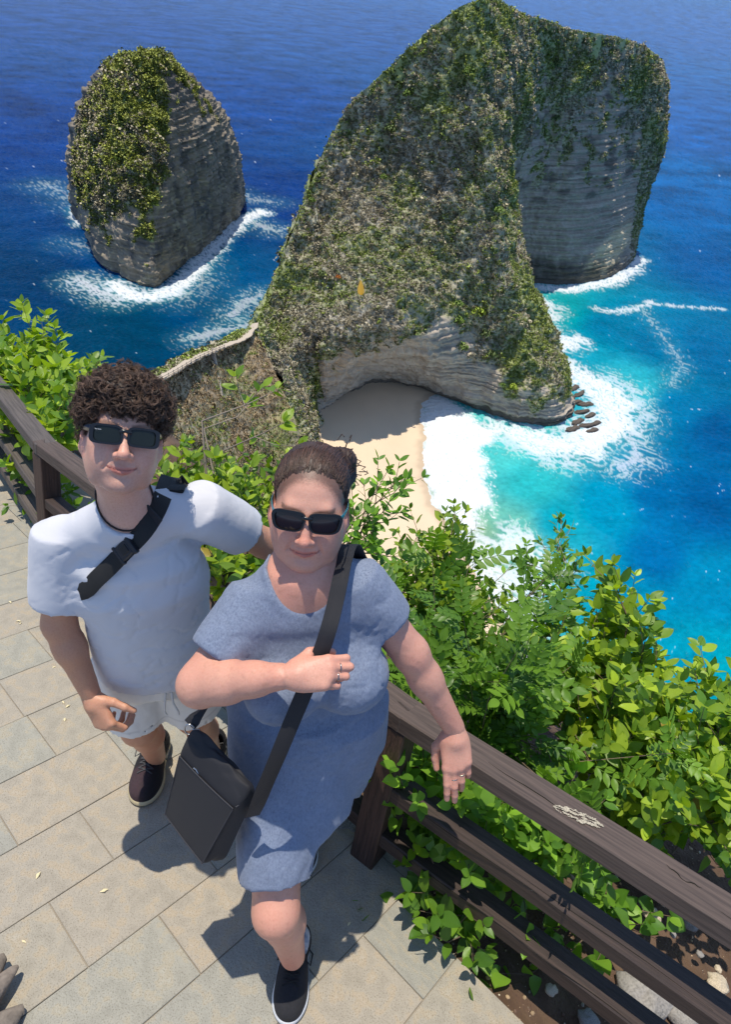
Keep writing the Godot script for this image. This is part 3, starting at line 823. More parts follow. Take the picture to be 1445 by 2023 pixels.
	var isl_zone := func(u: float, v: float, p: Vector3) -> Array:
		var cu := u * 12.0
		var h := p.y + 160.0
		var w := patchy.get_noise_3d(p.x * 1.8, p.y * 1.8, p.z * 1.8 + 70.0)
		var lim := 108.0
		if cu < 3.4: lim = lerpf(26.0, 34.0, cu / 3.4)
		elif cu < 8.0: lim = lerpf(40.0, 98.0, smoothstep(3.4, 4.6, cu))
		if cu > 6.6 and cu < 8.2: lim = 88.0
		lim += w * 30.0
		var bare := smoothstep(lim + 4.0, lim - 5.0, h)
		var col := Color(0.33, 0.275, 0.205)
		col = col.lerp(Color(0.13, 0.12, 0.11), smoothstep(0.0, 0.35, gully.get_noise_3d(p.x * 1.4, p.y * 0.8, p.z * 1.4 + 30.0)) * 0.8)
		col = col.lerp(Color(0.13, 0.12, 0.11), smoothstep(70.0, 92.0, h) * 0.7)
		col = col.lerp(Color(0.50, 0.42, 0.26), smoothstep(0.24, 0.4, grit.get_noise_3d(p.x * 0.35, p.y * 0.5, p.z * 0.35)) * smoothstep(75.0, 30.0, h) * 0.8)
		return [bare, 0.62 + 0.2 * smoothstep(60.0, 100.0, h), col, 1.0]
	cliff(0.8, "sea_stack", [
		[Vector3(-219.94, -162.50, -463.46), Vector3(-217.24, -138.78, -459.98), Vector3(-211.65, -118.39, -454.53), Vector3(-200.25, -93.51, -449.80), Vector3(-183.76, -71.43, -444.24), Vector3(-164.98, -57.96, -440.09), Vector3(-148.62, -54.58, -441.11)],
		[Vector3(-184.35, -162.50, -399.52), Vector3(-183.84, -137.48, -401.40), Vector3(-181.31, -115.47, -405.35), Vector3(-174.99, -92.23, -411.54), Vector3(-166.55, -71.51, -419.39), Vector3(-155.26, -54.66, -427.69), Vector3(-148.62, -54.58, -441.11)],
		[Vector3(-162.18, -162.50, -378.74), Vector3(-162.09, -138.23, -382.80), Vector3(-161.95, -116.42, -389.68), Vector3(-158.40, -92.17, -399.50), Vector3(-153.72, -71.72, -412.01), Vector3(-149.35, -53.03, -423.43), Vector3(-148.62, -54.58, -441.11)],
		[Vector3(-140.62, -162.50, -368.05), Vector3(-142.05, -141.62, -373.07), Vector3(-144.51, -119.29, -381.60), Vector3(-144.51, -93.39, -393.25), Vector3(-143.52, -71.49, -408.52), Vector3(-145.31, -52.27, -421.66), Vector3(-148.62, -54.58, -441.11)],
		[Vector3(-137.05, -162.50, -373.66), Vector3(-134.15, -137.33, -379.91), Vector3(-132.42, -114.80, -389.33), Vector3(-132.89, -92.44, -400.02), Vector3(-136.56, -72.71, -412.74), Vector3(-142.91, -52.71, -423.54), Vector3(-148.62, -54.58, -441.11)],
		[Vector3(-133.55, -162.50, -402.42), Vector3(-129.88, -138.11, -406.56), Vector3(-127.77, -114.80, -412.21), Vector3(-128.37, -93.11, -418.18), Vector3(-131.92, -75.40, -425.00), Vector3(-140.81, -54.53, -429.51), Vector3(-148.62, -54.58, -441.11)],
		[Vector3(-128.23, -162.50, -438.64), Vector3(-124.63, -138.39, -439.78), Vector3(-122.41, -117.03, -440.58), Vector3(-123.14, -95.71, -440.60), Vector3(-129.62, -77.88, -439.01), Vector3(-139.41, -56.54, -436.27), Vector3(-148.62, -54.58, -441.11)],
		[Vector3(-123.51, -162.50, -484.51), Vector3(-120.52, -140.09, -481.96), Vector3(-120.48, -116.15, -476.36), Vector3(-122.59, -95.42, -468.88), Vector3(-129.25, -77.61, -458.12), Vector3(-138.89, -59.84, -446.92), Vector3(-148.62, -54.58, -441.11)],
		[Vector3(-120.29, -162.50, -516.17), Vector3(-119.16, -142.62, -511.30), Vector3(-119.10, -121.91, -502.58), Vector3(-122.71, -97.99, -490.89), Vector3(-130.59, -78.85, -474.87), Vector3(-140.33, -62.59, -459.03), Vector3(-148.62, -54.58, -441.11)],
		[Vector3(-130.29, -162.50, -561.17), Vector3(-129.16, -142.62, -556.30), Vector3(-129.10, -121.91, -547.58), Vector3(-131.71, -97.99, -531.39), Vector3(-137.59, -78.85, -506.37), Vector3(-143.33, -62.59, -472.53), Vector3(-148.62, -54.58, -441.11)],
		[Vector3(-178.11, -162.50, -559.81), Vector3(-176.20, -140.70, -555.64), Vector3(-173.37, -120.15, -548.55), Vector3(-168.68, -95.75, -533.35), Vector3(-161.98, -75.14, -501.56), Vector3(-154.26, -60.28, -463.56), Vector3(-148.62, -54.58, -441.11)],
		[Vector3(-231.94, -162.50, -493.46), Vector3(-229.24, -138.78, -489.98), Vector3(-223.65, -118.39, -484.53), Vector3(-211.05, -93.51, -476.80), Vector3(-192.16, -71.43, -465.24), Vector3(-168.58, -57.96, -449.09), Vector3(-148.62, -54.58, -441.11)],
		[Vector3(-219.94, -162.50, -463.46), Vector3(-217.24, -138.78, -459.98), Vector3(-211.65, -118.39, -454.53), Vector3(-200.25, -93.51, -449.80), Vector3(-183.76, -71.43, -444.24), Vector3(-164.98, -57.96, -440.09), Vector3(-148.62, -54.58, -441.11)]], 340, 220, true, 1.25, isl_zone, rock, "steep rock island with a green top standing in blue water left of the headland", 22000, Vector2(0.7, 2.2), 55)
	# stone path down the neck, with a thin post and rail fence and a low wall
	var way := [Vector3(-62.63, -85.21, -131.89), Vector3(-62.75, -89.67, -146.09), Vector3(-61.83, -93.98, -159.97), Vector3(-60.97, -96.56, -169.36), Vector3(-60.19, -99.52, -180.21), Vector3(-58.88, -102.36, -190.09), Vector3(-57.17, -104.24, -197.39), Vector3(-54.36, -106.44, -206.98), Vector3(-51.91, -108.76, -215.85), Vector3(-50.77, -108.96, -222.79), Vector3(-50.18, -108.08, -227.53)]
	var pl := []
	var acr := []
	for k in 61:
		var u := k / 6.0
		pl.append(spline(way, u) + Vector3(1.6, 0.9, 1.2))
		acr.append(Vector3(0.8, 0.25, 0.55))
	var P := Soup.new()
	ribbon(P, pl, acr, 3.0, 0.5, Color(0.50, 0.42, 0.33))
	var trail := noise(0.25, 3, 57)
	for k in P.v.size(): P.v[k] += Vector3(trail.get_noise_3dv(P.v[k]), trail.get_noise_3dv(P.v[k] * 1.7) * 0.5, 0) * 0.8
	tag(part("path", P.mesh(), mat(Color.WHITE, 0.95, true)), "pale stone path along the neck of land to the headland", "", "", "structure")
	var fence := thing("post_fence", "thin rail fence on posts along the pale path to the headland", "fence", pl[10])
	var fm := mat(lin(0.16, 0.14, 0.12), 0.8)
	for side_rail in 2:
		var rail_s := Soup.new()
		var rl := []
		var rr := []
		for k in range(8, 39):
			rl.append(pl[k] + Vector3(1.5, 0.9 + 0.6 * side_rail, 1.1) - pl[10])
			rr.append(0.07)
		rail_s.tube(rl, rr, 5, Color.WHITE)
		part("rail", rail_s.mesh(), fm, fence)
	var post_s := Soup.new()
	post_s.tube([Vector3(0, -0.5, 0), Vector3(0, 1.8, 0)], [0.10, 0.09], 6, Color.WHITE)
	var post_m := post_s.mesh()
	for k in range(8, 39, 2):
		part("post", post_m, fm, fence).position = pl[k] + Vector3(1.5, 0.0, 1.1) - pl[10]
	var W := Soup.new()
	var wl := []
	var wa := []
	for q in [Vector3(-56.63, -104.02, -195.98), Vector3(-54.81, -109.34, -191.82), Vector3(-53.07, -113.51, -187.64), Vector3(-51.46, -117.96, -183.94), Vector3(-49.094, -122.13, -181.48)]:
		wl.append(q + Vector3(0, 1.2, 0.6))
		wa.append(Vector3(1, 0.1, 0.2))
	ribbon(W, wl, wa, 1.5, 1.2, Color(0.46, 0.40, 0.33))
	for k in W.v.size(): W.v[k] += Vector3(trail.get_noise_3dv(W.v[k] * 3.0), trail.get_noise_3dv(W.v[k] * 4.0), 0) * 0.9
	tag(part("low_wall", W.mesh(), mat(Color.WHITE, 0.95, true)), "low pale stone wall running down the hillside from the path", "wall")
	var names := {"headland": "on the face of the headland", "headland_far_slope": "along the back of the headland ridge", "hillside": "on the hillside below the path", "hillside_far_slope": "beyond the path on the neck", "sea_stack": "on the rock island"}
	var twig := clump_mesh(40, 0.30, 61)
	var bush := clump_mesh(46, 0.27, 62)
	var lm := leafy(0.3)
	var dm := mat(Color.WHITE, 0.9, true)
	for k in names:
		var q: Array = scrub_places[k]
		if q[0].size(): tag(scatter("dry_scrub", twig, dm, q[0], q[1]), "dry grey brown scrub " + names[k], "scrub")
		if q[2].size(): tag(scatter("green_scrub", bush, lm, q[2], q[3]), "low green scrub " + names[k], "scrub")


	# jagged dark rocks awash at the tip of the buttress
	var reef_at := ["highest up against the cliff", "second from the top", "close to the cliff below the top two", "outermost of the upper group", "in the middle of the group", "outer right in the middle", "touching the cliff foot low down", "in the lower middle", "farthest out to the right", "lowest on the left", "tight against the cliff high up", "lowest on the right"]
	var reef := [pebble(11, 0.45), pebble(12, 0.5), pebble(13, 0.4)]
	var reef_m := stone_mat(Color(0.13, 0.105, 0.085), 0.03)
	tri(reef_m, 0.25)
	for q in [Vector3(99.74, -160.00, -299.67), Vector3(101.85, -160.00, -294.05), Vector3(98.80, -160.00, -285.63), Vector3(103.16, -160.00, -284.59), Vector3(99.72, -160.00, -276.90), Vector3(103.71, -160.00, -274.48), Vector3(96.08, -160.00, -267.66), Vector3(99.91, -160.00, -264.90), Vector3(104.78, -160.00, -267.56), Vector3(92.48, -160.00, -260.92), Vector3(96.17, -160.00, -288.00), Vector3(102.03, -160.00, -261.01)]:
		var o := part("reef_rock", reef[taken.get("reef_rock", 0) % 3], reef_m)
		o.transform = Transform3D(Basis(Vector3.UP, 0.5 + 0.3 * sin((q as Vector3).z)) * Basis.from_scale(Vector3(4.2, 1.5, 1.5)), q)
		tag(o, "dark jagged reef rock at the buttress tip, " + reef_at[taken["reef_rock"] - 1], "rock", "reef rocks at the tip of the buttress")
	# shrubs that stand out one by one
	var sh_m := clump_mesh(230, 0.17, 63, 0.9)
	var stem := Soup.new()
	stem.tube([Vector3(0, -0.9, 0), Vector3(0.05, -0.2, 0), Vector3(-0.1, 0.4, 0.05)], [0.09, 0.07, 0.03], 6, Color(0.2, 0.16, 0.12))
	var stem_m := stem.mesh()
	var bark := mat(Color.WHITE, 0.9, true)
	var greens := []
	for c in [Color(0.20, 0.32, 0.05), Color(0.14, 0.21, 0.055), Color(0.42, 0.55, 0.05), Color(0.62, 0.20, 0.02)]:
		var g := leafy(0.4)
		g.albedo_color = c.linear_to_srgb()
		greens.append(g)
	var proto: Node3D = null
	var list: Array = [[Vector3(-0.487, -43.134, -315.94), 3.4, 0, "bright green shrub near the upper left ridge of the headland"], [Vector3(-6.504, -56.99, -317.12), 4.6, 1, "broad dark green shrub below the upper ridge of the headland"], [Vector3(-7.373, -74.12, -310.99), 3.0, 0, "round green shrub high in the middle of the headland face"], [Vector3(-36.485, -109.41, -264.69), 4.2, 0, "tall green shrub near the left foot of the headland ridge"], [Vector3(-28.276, -103.05, -268.89), 3.2, 1, "dark green shrub left of the orange shrub on the headland"], [Vector3(-7.19, -90.95, -286.51), 3.0, 1, "green shrub in the middle of the headland face"], [Vector3(-15.265, -97.74, -271.70), 3.0, 1, "green shrub just above the orange shrub"], [Vector3(40.438, -116.16, -277.62), 6.2, 2, "largest lime green tree clump on the lower buttress of the headland"], [Vector3(31.493, -118.68, -272.15), 4.6, 0, "leafy green shrub left of the lime green clump on the buttress"], [Vector3(45.433, -124.88, -275.11), 5.2, 1, "dark leafy shrub under the lime green clump"], [Vector3(35.463, -130.03, -270.16), 4.8, 0, "green bush low on the buttress above the pale rock band"], [Vector3(49.638, -132.66, -271.80), 4.4, 1, "olive bush at the middle of the buttress foot"], [Vector3(60.84, -143.74, -264.31), 3.4, 2, "small lime green bush near the tip of the buttress"], [Vector3(71.15, -141.06, -264.74), 3.4, 1, "dark green bush by the outer edge of the buttress"], [Vector3(55.71, -143.75, -265.49), 2.8, 0, "small green bush at the lower edge of the buttress"], [Vector3(30.847, -112.50, -275.11), 3.6, 0, "green shrub above the lime green clump on the buttress"], [Vector3(17.253, -105.43, -270.92), 2.8, 1, "green shrub right of the middle of the face, above the alcove"], [Vector3(42.08, -77.26, -290.20), 3.6, 0, "green shrub on the sharp edge beside the bare grey wall"], [Vector3(78.47, -39.468, -434.97), 4.2, 1, "dark shrub hanging above the bare grey wall"], [Vector3(107.07, -48.495, -453.22), 4.6, 1, "large shrub under the top rim of the grey wall"], [Vector3(85.65, -64.96, -438.83), 4.2, 1, "shrub growing in the middle of the grey wall"], [Vector3(127.35, -36.273, -476.40), 4.2, 0, "green shrub at the top right corner of the headland"], [Vector3(22.184, -32.391, -306.43), 3.8, 0, "green shrub on the upper face below the summit"], [Vector3(45.265, -31.528, -368.89), 3.8, 1, "dark green shrub right of the summit"], [Vector3(-37.507, -84.11, -301.46), 3.0, 0, "green shrub halfway along the left ridge"]]
	list.append([Vector3(-21.31, -101.63, -263.77), 2.0, 3, "orange leaved shrub on the dark lower face of the headland"])
	for q in list:
		var t: Node3D
		if proto == null:
			proto = thing("cliff_shrub", q[3], "shrub", q[0], "shrubs growing on the headland cliff")
			part("foliage", sh_m, greens[0], proto)
			part("stem", stem_m, bark, proto)
			t = proto
		else:
			t = proto.duplicate()
			t.name = numbered("cliff_shrub")
			add_child(t)
			t.set_meta("label", q[3])
		t.position = (q[0] as Vector3) + Vector3(0, 0.9, 1.4)
		t.scale = Vector3.ONE * float(q[1]) * 0.62
		t.rotation.y = (q[0] as Vector3).x * 1.7
		(t.get_node("foliage") as MeshInstance3D).material_override = greens[q[2]]
	var yl := part("yellow_leaf", leaf_of_air(), mat(lin(0.85, 0.48, 0.05), 0.5))
	yl.transform = Transform3D(Basis(Vector3(0, 0, 1), 0.15) * Basis(Vector3(1, 0, 0), -0.4), Vector3(-0.166, 0.679, -3.891))
	tag(yl, "orange yellow leaf in the air before the dark face of the headland", "leaf")

func leaf_of_air() -> ArrayMesh:
	var s := Soup.new()
	for side in [-1.0, 1.0]:
		var last := []
		for k in 9:
			var t := k / 8.0
			var w: float = 0.021 * pow(sin(PI * (0.08 + 0.9 * pow(t, 0.6))), 0.8) * side
			var row := [Vector3(0, t * 0.09, 0.002), Vector3(w, t * 0.09 - 0.004 * t, 0.008 + 0.006 * sin(t * 5.0))]
			if last: s.quad(last[0], last[1], row[1], row[0], Color.WHITE, Vector3(0, 0, 1))
			last = row
	return s.mesh()


# ------------------------------------------------------------------ the sloping terrace, its railing and the bank beyond
var dn := Vector3(0.063, 0.965, -0.253)
var d0 := Vector3(0.094, -0.201, -0.984)
var da := Vector3(0.763316, 0.116295, 0.635471)      # along the paving rows' short side, towards the near right
var db := Vector3(0.642902, -0.233357, -0.729535)    # along the paving rows, towards the sea
var fr := Vector3(0.834147, 0.087812, 0.544506)      # along the right rails
var fs := Vector3(-0.547880, 0.245496, 0.799724)     # across them, towards the path

func dk(a: float, b: float, h := 0.0) -> Vector3:
	return d0 + da * a + db * b + dn * h

func fc(a: float, s: float, h := 0.0) -> Vector3:
	return d0 + fr * a + fs * s + dn * h

func deck_basis() -> Basis:
	return Basis(da, dn, da.cross(dn))

func pebble(rseed: int, rough := 0.25) -> ArrayMesh:
	var r := noise(1.1, 3, rseed)
	var sp := SphereMesh.new()
	sp.radius = 1.0
	sp.height = 2.0
	sp.radial_segments = 14
	sp.rings = 8
	var arr := sp.get_mesh_arrays()
	var v: PackedVector3Array = arr[Mesh.ARRAY_VERTEX]
	for i in v.size():
		v[i] = v[i] * (1.0 + rough * 1.6 * r.get_noise_3dv(v[i] * 1.1) + rough * 0.5 * r.get_noise_3dv(v[i] * 4.0))
	arr[Mesh.ARRAY_VERTEX] = v
	var st := SurfaceTool.new()
	st.create_from_arrays(arr)
	st.generate_normals()
	return st.commit()

func stone_mat(col: Color, freq := 0.02) -> StandardMaterial3D:
	var m := mat(Color.WHITE, 0.92)
	var dark := col * 0.45
	m.albedo_texture = noise_tex(noise(freq, 5, 71), 256, ramp([[0.0, dark], [0.42, col * 0.85], [0.6, col], [1.0, col * 1.2]]))
	m.normal_enabled = true
	m.normal_texture = noise_tex(noise(freq * 1.4, 5, 72), 256, null, 8.0)
	return tri(m, 1.2)

func wood(col: Color, rseed: int) -> StandardMaterial3D:
	var m := mat(Color.WHITE, 0.62)
	var g := noise(0.012, 5, rseed)
	m.albedo_texture = noise_tex(g, 512, ramp([[0.0, col * 0.55], [0.34, col * 0.82], [0.5, col], [0.72, col * 1.15], [1.0, col * 1.4]]))
	m.normal_enabled = true
	m.normal_texture = noise_tex(noise(0.03, 5, rseed + 1), 512, null, 4.0)
	m.normal_scale = 0.8
	tri(m, 1.0)
	m.uv1_scale = Vector3(0.5, 11.0, 11.0)
	m.uv1_triplanar_sharpness = 6.0
	return m

func beam(called: String, a: Vector3, b: Vector3, up: Vector3, w: float, t: float, m: Material, parent: Node3D) -> MeshInstance3D:
	# a bevelled timber from a to b; w across, t thick along up
	var s := Soup.new()
	var l := a.distance_to(b)
	s.box(Transform3D(), Vector3(l * 0.5, t * 0.5, w * 0.5), 0.004, Color.WHITE)
	var o := part(called, s.mesh(), m, parent)
	var x := (b - a).normalized()
	var y := (up - x * up.dot(x)).normalized()
	o.transform = Transform3D(Basis(x, y, x.cross(y)), parent.transform.affine_inverse() * ((a + b) * 0.5))
	return o

func build_terrace() -> void:
	var db_ := deck_basis()
	# bed of mortar under the slabs
	var bed := Soup.new()
	bed.box(Transform3D(db_, dk(-2.0, -1.35, -0.075)), Vector3(3.6, 0.069, 1.33), 0.01, Color.WHITE)
	bed.box(Transform3D(db_, dk(-2.9, 0.10, -0.077)), Vector3(2.6, 0.06, 0.12), 0.01, Color.WHITE)
	bed.box(Transform3D(db_, dk(-4.2, 0.5, -0.078)), Vector3(1.3, 0.06, 0.28), 0.01, Color.WHITE)
	var mortar := mat(lin(0.33, 0.285, 0.225), 0.95)
	var terrace := tag(part("terrace", bed.mesh(), mortar), "sloping stone terrace paved with grey and beige slabs", "", "", "structure") as Node3D
	# slabs: speckled stone in a few tones
	var mats := []
	for tone in [Color(0.385, 0.345, 0.28), Color(0.36, 0.345, 0.29), Color(0.388, 0.345, 0.277), Color(0.35, 0.338, 0.288), Color(0.375, 0.34, 0.275), Color(0.355, 0.32, 0.255)]:
		var m := mat(Color.WHITE, 0.86)
		var k := mats.size()
		m.albedo_texture = noise_tex(noise(0.011, 5, 80 + k), 512, ramp([[0.0, tone * 0.84], [0.4, tone * 0.95], [0.55, tone], [0.7, tone * Color(1.06, 0.99, 0.9)], [1.0, tone * 1.12]]))
		m.detail_enabled = true
		m.detail_blend_mode = BaseMaterial3D.BLEND_MODE_MUL
		var sp := noise(0.16, 2, 95 + k % 2)
		m.detail_albedo = noise_tex(sp, 512, ramp([[0.0, Color(0.45, 0.42, 0.38)], [0.26, Color(0.74, 0.73, 0.71)], [0.33, Color(0.93, 0.93, 0.93)], [0.66, Color.WHITE], [0.75, Color(1.35, 1.35, 1.3)], [1.0, Color(1.5, 1.5, 1.45)]]))
		m.detail_uv_layer = BaseMaterial3D.DETAIL_UV_1
		m.normal_enabled = true
		m.normal_texture = noise_tex(noise(0.07, 4, 98), 512, null, 4.0)
		m.normal_scale = 0.5
		tri(m, 2.2)
		mats.append(m)
	var full := Soup.new()
	full.box(Transform3D(), Vector3(0.126, 0.012, 0.2275), 0.0015, Color.WHITE)
	var half := Soup.new()
	half.box(Transform3D(), Vector3(0.126, 0.012, 0.112), 0.0025, Color.WHITE)
	var full_m := full.mesh()
	var half_m := half.mesh()
	var line := [fc(2.3, -0.02), fc(0.04, -0.025), fc(-2.4, -0.272), fc(-3.85, -0.66), fc(-5.5, -1.16)]
	var foot := []
	for k in range(1, 5):
		var p: Vector3 = line[k] - d0
		foot.append(Vector2(p.dot(da), p.dot(db)))
	var rows := [0.48, 0.225, -0.03, -0.265, -0.525, -0.775, -1.06, -1.33, -1.6, -1.87]
	var offs := [-0.44, -0.20, -0.40, -0.65, -0.42, -0.2, -0.41, -0.15, -0.62, -0.38]
	var edges := [1.5, 1.24, 0.985, 0.735]
	edges.append_array(rows)
	while edges[-1] > -5.4: edges.append(edges[-1] - 0.26)
	var r := RandomNumberGenerator.new()
	r.seed = 5
	for i in edges.size() - 1:
		var a1: float = edges[i]
		var a0: float = edges[i + 1]
		var ri := i - 3
		var off: float = offs[ri] if ri >= 0 and ri < offs.size() else -r.randf() * 0.45
		if ri == -1: off = -0.19
		var lim := -0.02
		for k in 3:   # where the railing bends away the paving follows it
			var p: Vector2 = foot[k]
			var q: Vector2 = foot[k + 1]
			if a0 < p.x and a0 > q.x: lim = maxf(-0.02, lerpf(p.y, q.y, (a0 - p.x) / (q.x - p.x)) + 0.16)
		var b := off
		while b + 0.46 < lim + 0.46: b += 0.46
		while b > -2.6:
			var b1 := minf(b, lim)
			var b0 := b - 0.46
			b = b0
			if b1 - b0 < 0.06: continue
			var c := dk((a0 + a1) * 0.5, (b0 + b1) * 0.5, -0.012 + r.randf_range(-0.0012, 0.0012))
			var o := part("paving_slab", full_m, mats[(r.randi() % 4) if r.randf() < 0.8 else 4 + r.randi() % 2], terrace)
			var sb := (b1 - b0 - 0.0028) / 0.455
			o.transform = Transform3D(Basis(db_.x, dn, db_.z).rotated(da, r.randf_range(-0.003, 0.003)) * Basis.from_scale(Vector3((a1 - a0 - 0.0028) / 0.252, 1.0, sb)), c)
	# pale petals and crumbs lying on the slabs
	var petal := Soup.new()
	petal.tube([Vector3(-0.009, 0.0015, 0), Vector3(0, 0.004, 0.001), Vector3(0.009, 0.0015, 0)], [0.001, 0.005, 0.001], 6, Color.WHITE, true, Vector2(1.0, 0.35), Vector3.UP)
	var pm := petal.mesh()
	var pmat := mat(lin(0.72, 0.62, 0.38), 0.8)
	var spots := [Vector3(-1.632, -0.335, -1.929), Vector3(-1.208, -0.245, -1.479), Vector3(-1.18, -0.242, -1.46), Vector3(-1.159, -0.225, -1.389), Vector3(-1.344, -0.288, -1.674), Vector3(-0.943, -0.072, -0.751), Vector3(-0.886, -0.025, -0.556), Vector3(0.088, -0.133, -0.724), Vector3(-1.761, -0.365, -2.075), Vector3(-0.72, -0.081, -0.73), Vector3(-1.648, -0.338, -1.942), Vector3(-0.672, -0.197, -1.159)]
	var where := ["by the left edge below the railing", "on a slab left of the man's hand", "right of its twin left of the man's hand", "just below a pair of others left of the man's hand", "on a joint above the man's hand", "on a slab left of the man's shoe", "near the driftwood", "in front of the railing post", "on the far slabs by the left railing", "on the joint under the man's shoe", "tight beside another by the left edge", "between the man's shoe and the black bag"]
	for i in spots.size():
		var o := part("fallen_petal", pm, pmat)
		o.transform = Transform3D(Basis(db_.x, dn, db_.z) * Basis(Vector3.UP, r.randf() * TAU) * Basis.from_scale(Vector3.ONE * r.randf_range(0.8, 1.4)), spots[i])
		tag(o, "tiny pale dry petal " + where[i], "petal", "dry petals on the paving")
	# ---------------- railing
	var top_w := wood(Color(0.088, 0.062, 0.050), 101)
	var dark_w := wood(Color(0.048, 0.031, 0.025), 105)
	var grey_w := wood(Color(0.098, 0.080, 0.070), 109)
	var post_w := wood(Color(0.066, 0.036, 0.026), 113)
	var names := ["dark brown timber railing running from the corner post past the woman's hand", "dark timber railing behind the two people", "weathered grey brown timber railing left of the man", "far end of the timber railing at the left edge"]
	for k in 4:
		var p: Vector3 = line[k]
		var q: Vector3 = line[k + 1]
		var t := thing("timber_railing", names[k], "railing", q, "timber railings round the terrace")
		var x := (q - p).normalized()
		var tw := top_w if k < 2 else grey_w
		var mw := dark_w if k < 2 else grey_w
		beam("top_rail", p + dn * 0.69 - x * 0.03, q + dn * 0.69 + x * 0.028, dn, 0.106, 0.064, tw, t)
		beam("middle_rail", p + dn * 0.383 - x * 0.02, q + dn * 0.383 + x * 0.018, dn, 0.088, 0.056, mw, t)
		beam("bottom_rail", p + dn * 0.153 - x * 0.02, q + dn * 0.153 + x * 0.018, dn, 0.082, 0.056, mw, t)
		var pw := post_w if k < 2 else grey_w
		beam("post", q - dn * 0.16, q + dn * 0.655, x, 0.10, 0.098, pw, t)
		if k == 0:
			# a pale crusted stain and a few cracks on the top rail
			var s := Soup.new()
			var nn := noise(3.0, 3, 77)
			var c0 := fc(0.625, -0.015, 0.7245)
			for i in 70:
				var u := lerpf(-0.066, 0.066, i / 69.0)
				var w0 := (0.019 + 0.006 * nn.get_noise_2d(u * 30.0, 9.0)) * sqrt(maxf(0.0, 1.0 - pow(u / 0.068, 2.0)))
				for j in 18:
					var f0 := lerpf(-1.0, 1.0, j / 18.0)
					if nn.get_noise_2d(u * 11.0, f0 * 0.5 + 3.0) + 0.22 * nn.get_noise_2d(u * 70.0, f0 * 5.0) + 0.22 * absf(f0) - 0.35 * pow(absf(f0), 8.0) < 0.03: continue
					var a := c0 + fr * u + fs * (f0 * w0 - u * 0.24)
					var du := fr * 0.00195
					var dv := fs * (0.115 * w0)
					var hgt := dn * (0.0008 + 0.0016 * absf(nn.get_noise_2d(u * 60.0, f0 * 6.0)))
					s.quad(a + hgt, a + du + hgt, a + du + dv + hgt, a + dv + hgt, Color(0.58, 0.52, 0.40) * (0.75 + 0.6 * nn.get_noise_2d(u * 60.0, f0 * 9.0)), dn)
			var stain := part("crust_stain", s.mesh(), mat(Color.WHITE, 0.9, true), t)
			stain.position = -t.position
			stain.set_meta("label", "cream coloured crusted stain on the top rail")
			var cr_s := Soup.new()
			for cdef in [[0.86, -0.04, 0.05, 0.3], [0.905, -0.025, 0.045, -0.25], [0.35, -0.01, 0.3, 0.02], [1.0, 0.0, 0.25, 0.015]]:
				var pl := []
				var rd := []
				for i in 6:
					var f := i / 5.0
					pl.append(fc(cdef[0] + cdef[2] * f, cdef[1] + cdef[3] * cdef[2] * f + 0.003 * sin(f * 9.0), 0.7222))
					rd.append(0.0018 * sin(PI * clampf(f, 0.06, 0.94)))
				cr_s.tube(pl, rd, 5, Color(0.01, 0.008, 0.007))
			for cdef in [[0.1, 0.025, 0.7, 0.41], [0.5, 0.0, 0.6, 0.41], [0.15, 0.02, 0.6, 0.18], [0.62, 0.015, 0.4, 0.181]]:
				var pl := []
				var rd := []
				for i in 8:
					var f := i / 7.0
					pl.append(fc(cdef[0] + cdef[2] * f, cdef[1] + 0.004 * sin(f * 7.0), cdef[3] + 0.0012))
					rd.append(0.0013 * sin(PI * clampf(f, 0.06, 0.94)))
				cr_s.tube(pl, rd, 5, Color(0.01, 0.008, 0.007))
			var crk := part("crack", cr_s.mesh(), mat(Color.WHITE, 1.0, true), t)
			crk.position = -t.position
			crk.set_meta("kind", "stuff")
	# ---------------- soil bank beyond the edge
	var nb := 110
	var sp_ := PackedVector3Array()
	var sc := PackedColorArray()
	var sn := noise(2.2, 4, 121)
	var sf := noise(14.0, 3, 122)
	for j in nb:
		var bb := lerpf(-0.06, 3.4, pow(float(j) / (nb - 1), 1.5))
		for i in nb * 2:
			var aa := lerpf(-5.6, 2.6, float(i) / (nb * 2 - 1))
			var out := bb
			var h := -0.075 - 0.10 * out - 0.9 * pow(maxf(0.0, out - 1.3), 2.0)
			var fence_b := 0.0
			for k in 3:
				var fp: Vector2 = foot[k]
				var fq: Vector2 = foot[k + 1]
				if aa < fp.x: fence_b = lerpf(fp.y, fq.y, (aa - fp.x) / (fq.x - fp.x)) + 0.12
			var p := dk(aa, bb + fence_b, h)
			p += dn * (sn.get_noise_3dv(p) * 0.035 + sf.get_noise_3dv(p) * 0.012) * smoothstep(0.0, 0.15, out)
			sp_.append(p)
			var t := clampf(0.5 + 0.8 * sn.get_noise_3dv(p * 1.7) + 0.4 * sf.get_noise_3dv(p * 2.0), 0.0, 1.0)
			sc.append(Color(0.065, 0.036, 0.022).lerp(Color(0.15, 0.095, 0.062), t))
	var soil_m := mat(Color.WHITE, 0.97, true)
	soil_m.normal_enabled = true
	soil_m.normal_texture = noise_tex(noise(0.05, 5, 123), 512, null, 9.0)
	tri(soil_m, 2.5, true)
	tag(part("soil_bank", grid_mesh(sp_, sc, nb * 2, nb, true), soil_m), "dark brown stony soil bank beyond the edge of the terrace", "", "", "structure")
	# steep drop under the viewpoint, joining the bank to the hillside
	var cream := stone_mat(Color(0.62, 0.52, 0.38))
	var grey := stone_mat(Color(0.33, 0.31, 0.29))
